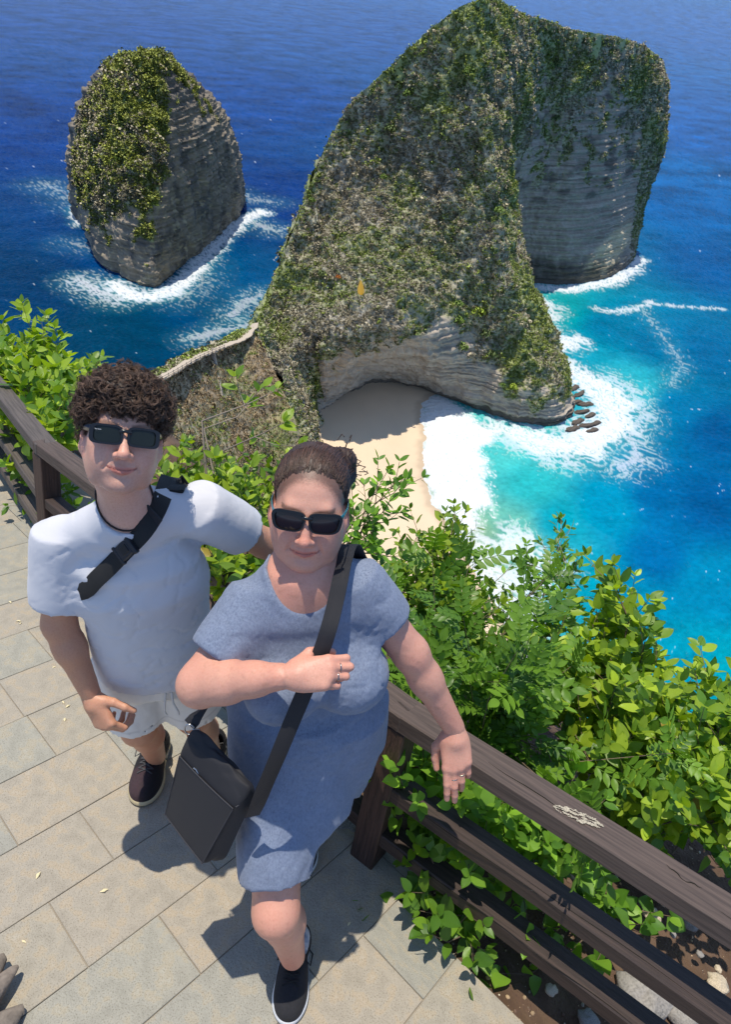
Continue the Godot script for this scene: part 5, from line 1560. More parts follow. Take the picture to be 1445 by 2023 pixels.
func net_block(F: Field, lo: Vector3, cell: float, o: Vector3i) -> Array:
	# corners of a block of BL cells (plus one layer), vertices of its cells, crossed edges that start in it
	var c := lo + (Vector3(o) + Vector3.ONE * (BL * 0.5)) * cell
	var reach := BL * cell * 0.9
	if absf(F.d(c)) > reach + 0.03: return []
	var use: Array[Prim] = []
	for q in F.prims:
		var e := q.d(c)
		if q.sub:
			if e < reach + 0.03 + q.k: use.append(q)
		elif e < reach * 2.0 + 0.03 + q.k: use.append(q)
	var n := BL + 1
	var f := PackedFloat32Array()
	f.resize(n * n * n)
	var neg := 0
	for z in n:
		for y in n:
			for x in n:
				var e := F.d(lo + Vector3(o.x + x, o.y + y, o.z + z) * cell, use)
				f[(z * n + y) * n + x] = e
				if e < 0.0: neg += 1
	if neg == 0 or neg == n * n * n: return []
	var keys := PackedInt64Array()
	var vs := PackedVector3Array()
	var edges := PackedInt64Array()   # key of the corner, axis, inside first?
	for z in BL:
		for y in BL:
			for x in BL:
				var i := (z * n + y) * n + x
				var sum := Vector3.ZERO
				var cnt := 0
				for e in 12:
					var ax := e / 4
					var u := e & 1
					var w := (e >> 1) & 1
					var p0 := Vector3i.ZERO
					if ax == 0: p0 = Vector3i(0, u, w)
					elif ax == 1: p0 = Vector3i(u, 0, w)
					else: p0 = Vector3i(u, w, 0)
					var i0 := i + (p0.z * n + p0.y) * n + p0.x
					var i1 := i0 + (1 if ax == 0 else n if ax == 1 else n * n)
					var f0 := f[i0]
					var f1 := f[i1]
					if (f0 < 0.0) != (f1 < 0.0):
						var t := f0 / (f0 - f1)
						var q := Vector3(p0)
						q[ax] += t
						sum += q
						cnt += 1
						if u == 0 and w == 0:
							edges.append(((o.z + z) * 4096 + (o.y + y)) * 4096 + (o.x + x))
							edges.append(ax * 2 + (1 if f0 < 0.0 else 0))
				if cnt:
					keys.append(((o.z + z) * 4096 + (o.y + y)) * 4096 + (o.x + x))
					vs.append(lo + (Vector3(o.x + x, o.y + y, o.z + z) + sum / cnt) * cell)
	return [keys, vs, edges]

# colour(p, n) -> Color; push(p, n) -> float moves the skin out along its normal. Appends to the soup.
func skin(S: Soup, F: Field, lo: Vector3, hi: Vector3, cell: float, colour: Callable, push: Variant = null, xf := Transform3D()) -> void:
	var size := ((hi - lo) / (cell * BL)).ceil()
	var nx := int(size.x)
	var ny := int(size.y)
	var nz := int(size.z)
	var work := func(j: int) -> Array:
		return net_block(F, lo, cell, Vector3i((j % nx) * BL, ((j / nx) % ny) * BL, (j / (nx * ny)) * BL))
	var got := parallel(work, nx * ny * nz)
	var at := {}
	var v := PackedVector3Array()
	for g in got:
		if g.is_empty(): continue
		var keys: PackedInt64Array = g[0]
		var vs: PackedVector3Array = g[1]
		for i in keys.size():
			at[keys[i]] = v.size()
			v.append(vs[i])
	var idx := PackedInt32Array()
	var sy := 4096
	var sz := 4096 * 4096
	for g in got:
		if g.is_empty(): continue
		var ed: PackedInt64Array = g[2]
		for i in range(0, ed.size(), 2):
			var k := ed[i]
			var ax := ed[i + 1] >> 1
			var inside := ed[i + 1] & 1
			var u := sy if ax == 0 else sz if ax == 1 else 1
			var w := sz if ax == 0 else 1 if ax == 1 else sy
			var a = at.get(k)
			var b = at.get(k - u)
			var c = at.get(k - u - w)
			var d = at.get(k - w)
			if a == null or b == null or c == null or d == null: continue
			if inside: idx.append_array(PackedInt32Array([a, c, b, a, d, c]))
			else: idx.append_array(PackedInt32Array([a, b, c, a, c, d]))
	var n := PackedVector3Array()
	n.resize(v.size())
	for i in range(0, idx.size(), 3):
		var e := (v[idx[i + 2]] - v[idx[i]]).cross(v[idx[i + 1]] - v[idx[i]])
		n[idx[i]] += e
		n[idx[i + 1]] += e
		n[idx[i + 2]] += e
	for i in n.size(): n[i] = n[i].normalized()
	if push != null:
		var moved := v.duplicate()
		for i in v.size(): moved[i] = v[i] + n[i] * float(push.call(v[i], n[i]))
		v = moved
		n.fill(Vector3.ZERO)
		for i in range(0, idx.size(), 3):
			var e := (v[idx[i + 2]] - v[idx[i]]).cross(v[idx[i + 1]] - v[idx[i]])
			n[idx[i]] += e
			n[idx[i + 1]] += e
			n[idx[i + 2]] += e
		for i in n.size(): n[i] = n[i].normalized()
	var s := S.v.size()
	for i in v.size():
		S.v.append(xf * v[i])
		S.n.append((xf.basis * n[i]).normalized())
		S.c.append(colour.call(v[i], n[i]))
	if xf.basis.determinant() < 0.0:
		for i in range(0, idx.size(), 3):
			var q := idx[i + 1]
			idx[i + 1] = idx[i + 2]
			idx[i + 2] = q
	for i in idx.size(): idx[i] += s
	S.idx.append_array(idx)

# ------------------------------------------------------------------ heads, hands, shoes, glasses
func head_field(o: Dictionary) -> Field:
	# +Z the face, +Y the crown, metres; o: cheek, jaw, nose, chin, neck
	var F := Field.new()
	var ch: float = o.cheek
	var jw: float = o.jaw
	F.ell(Vector3(0, 0.047, -0.018), Vector3(0.0745, 0.086, 0.096), 0.0)
	F.ell(Vector3(0, 0.008, 0.030), Vector3(0.066, 0.086, 0.064), 0.03)
	for s in [-1.0, 1.0]:
		F.ell(Vector3(s * 0.041, -0.014, 0.052), Vector3(0.027 * ch, 0.027, 0.030), 0.03)
		F.ell(Vector3(s * 0.034, -0.046, 0.054), Vector3(0.026 * ch, 0.030, 0.030), 0.03)
		F.cap(Vector3(s * 0.058 * jw, -0.030, 0.0), Vector3(s * 0.040 * jw, -0.088, 0.030), 0.020, 0.016 * jw, 0.03)
	F.ell(Vector3(0, -0.062, 0.034), Vector3(0.050 * jw, 0.050, 0.054), 0.03)
	F.ell(Vector3(0, -0.102, 0.062), Vector3(0.023 * jw, 0.019, 0.022), 0.025)
	if o.get("double", false):
		F.ell(Vector3(0, -0.105, 0.020), Vector3(0.046, 0.026, 0.045), 0.03)
	# brow, sockets, nose
	F.cap(Vector3(-0.036, 0.030, 0.080), Vector3(0.036, 0.030, 0.080), 0.010, 0.010, 0.02)
	for s in [-1.0, 1.0]:
		F.ell(Vector3(s * 0.032, 0.008, 0.103), Vector3(0.019, 0.012, 0.014), 0.014, true)
		F.ell(Vector3(s * 0.031, 0.007, 0.080), Vector3(0.013, 0.010, 0.012), 0.006)
	var nz: float = o.nose
	F.cap(Vector3(0, 0.018, 0.092), Vector3(0, -0.030, 0.092 + 0.021 * nz), 0.0080, 0.0105, 0.012)
	F.ell(Vector3(0, -0.034, 0.093 + 0.022 * nz), Vector3(0.0120, 0.0100, 0.011), 0.008)
	for s in [-1.0, 1.0]:
		F.ell(Vector3(s * 0.0145, -0.0365, 0.098), Vector3(0.0085, 0.0085, 0.012), 0.008)
		F.ell(Vector3(s * 0.0075, -0.0455, 0.106), Vector3(0.0042, 0.004, 0.0055), 0.003, true)
		# fold from the nose to the corner of the mouth
		F.cap(Vector3(s * 0.025, -0.036, 0.097), Vector3(s * 0.036, -0.066, 0.083), 0.0020, 0.0018, 0.008, true)
	# mouth: lips as two soft rolls, a line between them, the corners drawn up a little
	for s in [-1.0, 1.0]:
		F.cap(Vector3(s * 0.005, -0.0625, 0.0922), Vector3(s * 0.029, -0.0615, 0.0835), 0.0044, 0.0016, 0.007)
		F.cap(Vector3(s * 0.0, -0.0725, 0.0912), Vector3(s * 0.024, -0.0665, 0.0840), 0.0056, 0.0020, 0.007)
		F.cap(Vector3(0, -0.0675, 0.0980), Vector3(s * 0.0325, -0.0605, 0.0848), 0.0015, 0.0013, 0.003, true)
	F.cap(Vector3(-0.012, -0.0845, 0.093), Vector3(0.012, -0.0845, 0.093), 0.0045, 0.0045, 0.012, true)
	# ears
	for s in [-1.0, 1.0]:
		var b := Basis(Vector3.UP, s * 0.5) * Basis(Vector3.RIGHT, -0.15)
		F.ell(Vector3(s * 0.080, -0.004, -0.014), Vector3(0.009, 0.032, 0.0195), 0.008, false, b)
		F.ell(Vector3(s * 0.078, -0.031, -0.006), Vector3(0.008, 0.012, 0.010), 0.008, false, b)
		F.ell(Vector3(s * 0.089, -0.001, -0.008), Vector3(0.006, 0.021, 0.0105), 0.005, true, b)
	var nk: float = o.neck
	F.cap(Vector3(0, -0.050, -0.030), Vector3(0, -0.088, -0.034), nk * 0.94, nk * 0.92, 0.03)
	return F

func hand_field(o: Dictionary) -> Array:
	# local frame: +Y towards the finger tips, +X the thumb's side, +Z the back of the hand; returns [field, finger joint lists]
	var F := Field.new()
	var k: float = o.get("scale", 1.0)
	var xs := [0.027, 0.0095, -0.0085, -0.0255]
	var ky := [0.088, 0.092, 0.087, 0.077]
	var lens := [[0.041, 0.025, 0.019], [0.045, 0.029, 0.020], [0.041, 0.027, 0.020], [0.033, 0.020, 0.018]]
	var rads := [0.0092, 0.0094, 0.0088, 0.0078]
	F.ell(Vector3(0, 0.046, -0.002) * k, Vector3(0.036, 0.050, 0.0145) * k, 0.0)
	F.cap(Vector3(0, -0.008, 0) * k, Vector3(0, 0.022, 0) * k, 0.0245 * k, 0.027 * k, 0.02)
	var joints := []
	for i in 4:
		var p := Vector3(xs[i], ky[i], 0.0) * k
		F.cap(Vector3(xs[i] * 0.55, 0.02, 0.0) * k, p, 0.0125 * k, 0.0108 * k, 0.014)
		var dir := Vector3(xs[i] * float(o.get("spread", 2.2)), 1.0, 0.0).normalized()
		var ax := dir.cross(Vector3(0, 0, 1)).normalized()
		var list := [p]
		var ang := 0.0
		for j in 3:
			ang += float(o.curl[i][j])
			var d := dir.rotated(ax, -ang)
			var q: Vector3 = p + d * float(lens[i][j]) * k
			F.cap(p, q, float(rads[i]) * (1.0 - 0.07 * j) * k, float(rads[i]) * (0.94 - 0.07 * j) * k, 0.0035 if j else 0.007)
			p = q
			list.append(q)
		joints.append(list)
	# thumb leaves the side of the palm near its base
	var t: Array = o.thumb   # three directions
	var p := Vector3(0.022, 0.018, -0.006) * k
	var tl := [0.040, 0.033, 0.026]
	var list := [p]
	for j in 3:
		var q: Vector3 = p + (t[j] as Vector3).normalized() * tl[j] * k
		F.cap(p, q, [0.0155, 0.0115, 0.0102][j] * k, [0.0118, 0.0103, 0.0080][j] * k, 0.012 if j == 0 else 0.004)
		p = q
		list.append(q)
	joints.append(list)
	return [F, joints]

func ribbon(S: Soup, pts: Array, sides: Array, width: float, thick: float, col: Color) -> void:
	# a flat band: sides[i] points across it
	var m := pts.size()
	var s := S.v.size()
	for i in m:
		var dir: Vector3 = ((pts[mini(i + 1, m - 1)] as Vector3) - (pts[maxi(i - 1, 0)] as Vector3)).normalized()
		var w: Vector3 = sides[i]
		w = (w - dir * w.dot(dir)).normalized()
		var up := dir.cross(w).normalized()
		for q in [[-1, 1], [1, 1], [1, -1], [-1, -1]]:
			S.v.append((pts[i] as Vector3) + w * (width * 0.5 * q[0]) + up * (thick * 0.5 * q[1]))
			S.n.append((up * q[1] + w * q[0] * 0.3).normalized())
			S.c.append(col)
	for i in m - 1:
		for k in 4:
			var a := s + i * 4 + k
			var b := s + i * 4 + (k + 1) % 4
			S.idx.append_array(PackedInt32Array([a, b, a + 4, b, b + 4, a + 4]))
	for e in [0, m - 1]:
		var a: int = s + e * 4
		S.idx.append_array(PackedInt32Array([a, a + 1, a + 2, a, a + 2, a + 3]))

func ring_mesh(hw: float, hh: float, rim: Vector4, power: float, depth: float, curve: float, taper := 0.0) -> Soup:
	# eyeglass rim: a rounded opening hw x hh with rims (left, right, top, bottom), bent back by curve
	var S := Soup.new()
	var n := 44
	var loops := []
	for q in 4:   # inner front, outer front, outer back, inner back
		var l := []
		for i in n:
			var a := TAU * i / n
			var c := cos(a)
			var s := sin(a)
			var x := signf(c) * pow(absf(c), 2.0 / power)
			var y := signf(s) * pow(absf(s), 2.0 / power)
			var w := hw
			var h := hh
			if q == 1 or q == 2:
				w += rim.x if x < 0.0 else rim.y
				h += rim.z if y > 0.0 else rim.w
			x *= 1.0 + taper * y
			l.append(Vector3(x * w, y * h, (0.0 if q < 2 else -depth) - curve * x * x * w * w))
		loops.append(l)
	for q in 4:
		var a: Array = loops[q]
		var b: Array = loops[(q + 1) % 4]
		for i in n:
			var j := (i + 1) % n
			var mid: Vector3 = (a[i] + b[j]) * 0.5
			var out := Vector3(0, 0, 1) if q == 0 else Vector3(0, 0, -1) if q == 2 else Vector3(mid.x, mid.y, 0) * (1.0 if q == 1 else -1.0)
			S.quad(a[i], a[j], b[j], b[i], Color.WHITE, out)
	return S

func lens_mesh(hw: float, hh: float, power: float, curve: float, taper := 0.0) -> Soup:
	var S := Soup.new()
	var n := 44
	for k in 6:
		for i in n:
			var f := [k / 5.0, (k + 1) / 5.0]
			if k == 5: continue
			var q := []
			for e in [[f[0], i], [f[0], i + 1], [f[1], i + 1], [f[1], i]]:
				var a: float = TAU * float(e[1]) / n
				var c := cos(a)
				var s := sin(a)
				var x: float = signf(c) * pow(absf(c), 2.0 / power) * hw * float(e[0])
				var y: float = signf(s) * pow(absf(s), 2.0 / power) * hh * float(e[0])
				x *= 1.0 + taper * y / hh
				q.append(Vector3(x, y, 0.0025 - 3.2 * (x * x + y * y) - curve * x * x))
			if k == 0: S.quad(q[3], q[2], q[0], q[0], Color.WHITE, Vector3(0, 0, 1))
			else: S.quad(q[0], q[1], q[2], q[3], Color.WHITE, Vector3(0, 0, 1))
			for e in 4:
				var w := S.v[S.v.size() - 4 + e]
				S.n[S.n.size() - 4 + e] = Vector3((6.4 + 2.0 * curve) * w.x, 6.4 * w.y, 1.0).normalized()
	return S

func glasses(owner_: Node3D, xf: Transform3D, o: Dictionary) -> Node3D:
	# worn on the head whose frame is xf
	var g := Node3D.new()
	g.name = "sunglasses"
	owner_.add_child(g, true)
	g.transform = owner_.transform.affine_inverse() * xf
	var fm := mat(lin(0.006, 0.006, 0.007), 0.22)
	fm.clearcoat_enabled = true
	fm.clearcoat = 0.25
	var lm := mat(o.lens, 0.05)
	lm.metallic = 0.0
	lm.metallic_specular = 0.4
	lm.clearcoat_enabled = true
	lm.clearcoat = 0.25
	lm.clearcoat_roughness = 0.03
	for s in [-1.0, 1.0]:
		var rim: Vector4 = o.rim
		if s < 0.0: rim = Vector4(rim.y, rim.x, rim.z, rim.w)
		var place := Transform3D(Basis(Vector3.UP, s * 0.13), Vector3(s * float(o.cx), float(o.cy), float(o.cz)))
		var r := part("frame", ring_mesh(o.hw, o.hh, rim, o.power, 0.0045, 0.8, o.get("taper", 0.0)).mesh(), fm, g)
		r.transform = place
		var l := part("lens", lens_mesh(float(o.hw) + 0.001, float(o.hh) + 0.001, o.power, 0.8, o.get("taper", 0.0)).mesh(), lm, g)
		l.transform = place * Transform3D(Basis(), Vector3(0, 0, -0.0035))
		var T := Soup.new()
		var hx := float(o.cx) + float(o.hw) * 0.93 + (o.rim as Vector4).y
		T.tube([Vector3(s * (hx - 0.003), float(o.cy) + float(o.hh) * 0.62, float(o.cz) - 0.012), Vector3(s * (hx + 0.003), float(o.cy) + float(o.hh) * 0.62, float(o.cz) - 0.028), Vector3(s * 0.0815, float(o.cy) + 0.010, 0.03), Vector3(s * 0.0825, float(o.cy) + 0.010, -0.015), Vector3(s * 0.080, float(o.cy) - 0.006, -0.04)],
			[o.temple, o.temple, float(o.temple) * 0.8, float(o.temple) * 0.7, float(o.temple) * 0.5], 8, Color.WHITE, true, Vector2(0.28, 1.0), Vector3.UP)
		var tm := mat(o.temple_col, 0.25)
		part("temple", T.mesh(), tm, g)
	var B := Soup.new()
	B.tube([Vector3(-float(o.cx) + float(o.hw) * 0.93, float(o.cy) + float(o.bridge), float(o.cz) - 0.001), Vector3(0, float(o.cy) + float(o.bridge) + 0.002, float(o.cz) + 0.006), Vector3(float(o.cx) - float(o.hw) * 0.93, float(o.cy) + float(o.bridge), float(o.cz) - 0.001)], [0.0055, 0.0036, 0.0055], 8, Color.WHITE, true, Vector2(0.7, 1.0), Vector3.UP)
	part("bridge", B.mesh(), fm, g)
	return g


# ------------------------------------------------------------------ the two people
var blotch: FastNoiseLite
var fold_n: FastNoiseLite
var fine_n: FastNoiseLite

func skin_mat(rough := 0.5) -> StandardMaterial3D:
	var m := mat(Color.WHITE, rough, true)
	m.subsurf_scatter_enabled = true
	m.subsurf_scatter_strength = 0.10
	m.albedo_texture = noise_tex(noise(0.03, 5, 302), 512, ramp([[0.0, Color(0.88, 0.78, 0.75)], [0.4, Color(0.97, 0.94, 0.93)], [0.6, Color(1.0, 1.0, 1.0)], [1.0, Color(1.04, 1.08, 1.10)]]))
	m.normal_enabled = true
	m.normal_texture = noise_tex(noise(0.12, 3, 301), 256, null, 2.0)
	m.normal_scale = 0.35
	return tri(m, 9.0)

func cloth_mat(rseed: int, weave: Vector3, strength := 4.0) -> StandardMaterial3D:
	var m := mat(Color.WHITE, 0.93, true)
	m.normal_enabled = true
	m.normal_texture = noise_tex(noise(0.08, 3, rseed), 256, null, strength)
	m.normal_scale = 0.6
	m.rim_enabled = true
	m.rim = 0.25
	tri(m, 1.0)
	m.uv1_scale = weave
	return m

func frame(fwd: Vector3, up: Vector3, at: Vector3) -> Transform3D:
	var z := fwd.normalized()
	var x := up.cross(z).normalized()
	return Transform3D(Basis(x, z.cross(x), z), at)

func hand_frame(fingers: Vector3, back: Vector3, at: Vector3, other := false) -> Transform3D:
	var y := fingers.normalized()
	var z := (back - y * back.dot(y)).normalized()
	return Transform3D(Basis(y.cross(z) * (-1.0 if other else 1.0), y, z), at)

func face_tone(base: Color, red: float) -> Callable:
	return func(p: Vector3, _n: Vector3) -> Color:
		var c := base * (1.0 + 0.05 * blotch.get_noise_3dv(p * 5.0))
		var warm := exp(-p.distance_squared_to(Vector3(0, -0.03, 0.115)) / 0.0006)
		for s in [-1.0, 1.0]: warm += 0.65 * exp(-p.distance_squared_to(Vector3(s * 0.042, -0.03, 0.075)) / 0.0009)
		if absf(p.x) > 0.074 and p.z < 0.03 and p.y < 0.04 and p.y > -0.05: warm += 0.8
		c = c.lerp(base * Color(1.12, 0.78, 0.74), clampf(warm * red, 0.0, 0.85))
		# lips
		var lx := absf(p.x) / 0.031
		if lx < 1.0 and p.z > 0.075:
			var top := -0.0590 + 0.001 * lx * lx
			var low := -0.0790 + 0.0175 * lx * lx
			var t := smoothstep(0.0, 0.003, top - p.y) * smoothstep(0.0, 0.003, p.y - low)
			c = c.lerp(base * Color(0.92, 0.50, 0.50), t * 0.8)
			c = c.lerp(base * Color(0.35, 0.16, 0.15), smoothstep(0.0016, 0.0006, absf(p.y + 0.0675 - 0.0068 * lx * lx)) * 0.75)
		# brows
		var bx := absf(p.x)
		if p.z > 0.06 and bx > 0.012 and bx < 0.056:
			var by := 0.025 + 0.006 * sin((bx - 0.012) / 0.044 * 2.4)
			c = c.lerp(Color(0.10, 0.055, 0.035), smoothstep(0.0065, 0.003, absf(p.y - by)) * 0.6)
		return c

func land_any(fields: Array, p: Vector3, dir: Vector3, above: float, most: float) -> Vector3:
	var t := 0.0
	for i in 80:
		var e := 1e3
		for f: Field in fields: e = minf(e, f.d(p + dir * t))
		e -= above
		if e < 0.0008 or t > most: break
		t += maxf(e * 0.7, 0.001)
	return p + dir * t

func build_woman() -> void:
	blotch = noise(8.0, 3, 311)
	fold_n = noise(5.0, 3, 312)
	fine_n = noise(26.0, 2, 313)
	var iR := Vector3(0.9945, 0.0789, -0.0686)
	var iU := Vector3(-0.1045, 0.7506, -0.6525)
	var tow := Vector3(0, 0.656, 0.7547)
	var root := Vector3(-0.093, -0.144, -0.811)
	var w := thing("person", "woman in a blue dress and sunglasses holding a bag strap and leaning on the railing", "person", root)
	var skin_c := s2l(217, 163, 140)
	var head_at := Vector3(-0.126, 1.339, -1.099)
	var fwd := Vector3(0.05, 0.33, 0.94)
	var up := Vector3(0.03, 1.0, -0.2)
	var H := frame(fwd, up, head_at)
	H.basis = H.basis.scaled_local(Vector3.ONE * 1.03)
	# joints
	var neck := Vector3(-0.121, 1.208, -1.038)
	var sh_l := Vector3(-0.246, 1.096, -0.988)
	var sh_r := Vector3(0.004, 1.125, -1.065)
	var el_l := Vector3(-0.337, 0.995, -0.84)
	var wr_l := Vector3(-0.141, 1.126, -0.795)
	var el_r := Vector3(0.153, 0.949, -1.025)
	var wr_r := Vector3(0.304, 0.711, -0.97)
	var hip_l := Vector3(-0.19, 0.70, -0.985)
	var hip_r := Vector3(-0.03, 0.70, -1.03)
	var kn_l := Vector3(-0.124, 0.375, -0.585)
	var an_l := Vector3(-0.077, 0.06, -0.57)
	var kn_r := Vector3(-0.06, 0.25, -0.99)
	var an_r := Vector3(-0.102, -0.109, -0.999)
	var body_up := (neck - (hip_l + hip_r) * 0.5).normalized()
	var across := (sh_r - sh_l).normalized()
	var T := frame(across.cross(body_up), body_up, (hip_l + hip_r) * 0.5)   # +X to the picture's right, +Z to the front
	# --- skin: torso, neck, arms, legs as one surface
	var F := Field.new()
	var FT := Field.new()
	FT.cap(sh_l.lerp(sh_r, 0.08), neck - body_up * 0.02, 0.050, 0.055, 0.0)
	FT.cap(sh_r.lerp(sh_l, 0.08), neck - body_up * 0.02, 0.050, 0.055, 0.04)
	FT.cap(sh_l, sh_l.lerp(el_l, 0.42), 0.054, 0.052, 0.03)
	FT.cap(sh_r, sh_r.lerp(el_r, 0.30), 0.054, 0.051, 0.03)
	FT.loft(T, [[0.05, 0.165, 0.115, 0.0], [0.20, 0.14, 0.105, 0.005], [0.32, 0.150, 0.105, 0.012], [0.41, 0.135, 0.085, 0.002], [0.50, 0.075, 0.055, -0.01]], 2.2, 0.05)
	F.cap(sh_l.lerp(sh_r, 0.08), neck - body_up * 0.02, 0.050, 0.055, 0.0)
	F.cap(sh_r.lerp(sh_l, 0.08), neck - body_up * 0.02, 0.050, 0.055, 0.04)
	F.loft(T, [[-0.10, 0.165, 0.115, 0.0], [0.05, 0.165, 0.115, 0.0], [0.20, 0.14, 0.105, 0.005], [0.32, 0.150, 0.105, 0.012], [0.41, 0.135, 0.085, 0.002], [0.50, 0.075, 0.055, -0.01]], 2.2, 0.05)
	F.cap(neck - body_up * 0.05, H * Vector3(0, -0.10, -0.030), 0.072, 0.058, 0.06)
	F.cap(sh_l, el_l, 0.054, 0.050, 0.03)
	F.cap(el_l, el_l.lerp(wr_l, 0.35), 0.050, 0.049, 0.025)
	F.cap(el_l.lerp(wr_l, 0.3), el_l.lerp(wr_l, 0.7), 0.047, 0.036, 0.02)
	F.cap(el_l.lerp(wr_l, 0.65), wr_l, 0.037, 0.029, 0.02)
	F.cap(sh_r, el_r, 0.054, 0.045, 0.03)
	F.cap(el_r, el_r.lerp(wr_r, 0.35), 0.044, 0.043, 0.025)
	F.cap(el_r.lerp(wr_r, 0.3), wr_r, 0.043, 0.030, 0.02)
	F.cap(hip_l, kn_l, 0.098, 0.060, 0.04)
	F.ell(kn_l + Vector3(0.0, 0.012, 0.014), Vector3(0.045, 0.050, 0.044), 0.03)
	F.cap(kn_l, kn_l.lerp(an_l, 0.4) - Vector3(0, 0, 0.022), 0.053, 0.055, 0.03)
	F.cap(kn_l.lerp(an_l, 0.4) - Vector3(0, 0, 0.018), an_l, 0.054, 0.037, 0.03)
	F.cap(hip_r, kn_r, 0.09, 0.06, 0.04)
	F.cap(kn_r, an_r, 0.056, 0.036, 0.03)
	var S := Soup.new()
	var body_tone := func(p: Vector3, _n: Vector3) -> Color:
		var c := skin_c * (1.0 + 0.06 * blotch.get_noise_3dv(p * 1.5))
		c = c.lerp(skin_c * Color(1.04, 0.84, 0.82), clampf(0.35 + 0.5 * blotch.get_noise_3dv(p * 0.6), 0.0, 0.6))
		var fr := fine_n.get_noise_3dv(p * 6.5)
		if fr > 0.46: c = c.lerp(Color(0.36, 0.17, 0.10), clampf((fr - 0.46) * 3.0, 0.0, 0.22))
		return c
	skin(S, F, Vector3(-0.50, -0.25, -1.30), Vector3(0.42, 1.42, -0.42), 0.0095, body_tone)
	var hf := head_field({"cheek": 1.18, "jaw": 1.20, "nose": 0.85, "neck": 0.056, "double": true})
	var wf := face_tone(skin_c, 0.6)
	var scalp := func(p: Vector3, n: Vector3) -> Color:
		var c: Color = wf.call(p, n)
		var line := 0.086 - 0.075 * pow(absf(p.x) / 0.076, 2.4) + 0.006 * fine_n.get_noise_3dv(p * 12.0)
		return c.lerp(Color(0.075, 0.045, 0.032), smoothstep(line - 0.010, line + 0.012, p.y) * 0.8)
	skin(S, hf, Vector3(-0.10, -0.145, -0.13), Vector3(0.10, 0.145, 0.14), 0.0032, scalp, null, H)
	# hand that holds the strap: back to the viewer, fingers curled under
	var hl := hand_frame(iR * 0.93 + iU * 0.10 + tow * 0.05, tow * 0.85 + iU * 0.30 - iR * 0.1, wr_l + iR * 0.014, true)
	var h1 := hand_field({"scale": 1.0, "spread": 1.4, "curl": [[0.45, 1.45, 0.8], [0.52, 1.5, 0.8], [0.62, 1.5, 0.8], [0.75, 1.45, 0.75]], "thumb": [Vector3(0.7, 0.75, -0.35), Vector3(0.2, 0.9, -0.6), Vector3(-0.2, 0.8, -0.7)]})
	skin(S, h1[0], Vector3(-0.06, -0.05, -0.09), Vector3(0.075, 0.16, 0.035), 0.0029, body_tone, null, hl)
	# hand that hangs over the rail
	var hr := hand_frame(-iU * 0.98 + iR * 0.08 + tow * 0.02, tow * 0.92 - iU * 0.1, wr_r - iU * 0.006)
	var h2 := hand_field({"scale": 1.14, "spread": 1.2, "curl": [[0.10, 0.22, 0.12], [0.16, 0.26, 0.15], [0.28, 0.42, 0.2], [0.36, 0.5, 0.25]], "thumb": [Vector3(0.62, 0.72, -0.55), Vector3(0.12, 0.95, -0.30), Vector3(-0.05, 1.0, -0.10)]})
	skin(S, h2[0], Vector3(-0.065, -0.055, -0.13), Vector3(0.085, 0.24, 0.04), 0.0031, body_tone, null, hr)
	var body := part("body", S.mesh(), skin_mat(), w)
	body.position = -root
	# rings
	var gold := mat(lin(0.75, 0.62, 0.42), 0.25)
	gold.metallic = 1.0
	var steel := mat(lin(0.35, 0.34, 0.33), 0.25)
	steel.metallic = 1.0
	for d in [[hl, h1, 1, steel, 0.45], [hl, h1, 2, steel, 0.45], [hr, h2, 1, steel, 0.55], [hr, h2, 2, gold, 0.5]]:
		var j: Array = d[1][1][d[2]]
		var p0: Vector3 = d[0] * j[0]
		var p1: Vector3 = d[0] * j[1]
		var t := TorusMesh.new()
		t.inner_radius = 0.0082
		t.outer_radius = 0.0108
		t.rings = 28
		t.ring_segments = 10
		var o := part("ring", t, d[3], w)
		var y := (p1 - p0).normalized()
		var x := y.cross(Vector3(0.3, 0.5, 0.8)).normalized()
		o.transform = Transform3D(Basis(x, y * 1.3, x.cross(y)), p0.lerp(p1, d[4]) - root)
	# finger nails of the hanging hand are turned away; ear studs
	for s in [-1.0, 1.0]:
		var sp := SphereMesh.new()
		sp.radius = 0.0038
		sp.height = 0.0076
		sp.radial_segments = 12
		sp.rings = 6
		var o := part("earring", sp, steel, w)
		o.position = H * Vector3(s * 0.086, -0.036, -0.002) - root
	# --- dress
	var D := Field.new()
	D.shell(FT, 0.013, 0.0)
	D.loft(T, [[-0.16, 0.205, 0.150, 0.012], [0.02, 0.198, 0.150, 0.012], [0.11, 0.172, 0.116, 0.008], [0.20, 0.166, 0.112, 0.014], [0.32, 0.172, 0.126, 0.020], [0.40, 0.150, 0.100, 0.004], [0.47, 0.105, 0.078, -0.008]], 2.2, 0.03)
	for s in [-1.0, 1.0]:
		D.ell(T * Vector3(s * 0.082 + 0.006, 0.245, 0.108), Vector3(0.100, 0.094, 0.106), 0.03)
	# short sleeves, open at the cuff
	D.cap(sh_l.lerp(el_l, -0.12), sh_l.lerp(el_l, 0.62), 0.068, 0.073, 0.04, false, true)
	D.cap(sh_r.lerp(el_r, -0.12), sh_r.lerp(el_r, 0.50), 0.068, 0.071, 0.04, false, true)
	# skirt over both thighs
	var hem_l := hip_l.lerp(kn_l, 0.84)
	var hem_r := hip_r.lerp(kn_r, 0.66)
	D.cap(hip_l, hem_l, 0.125, 0.100, 0.06, false, true)
	D.cap(hip_r + Vector3(0.01, 0, 0), hem_r + Vector3(0.02, 0, 0.0), 0.130, 0.135, 0.09, false, true)
	D.cap(hip_l.lerp(hip_r, 0.5) + Vector3(0.01, 0, 0.05), hem_l.lerp(hem_r, 0.5) + Vector3(0.03, 0.05, -0.01), 0.11, 0.105, 0.10, false, true)
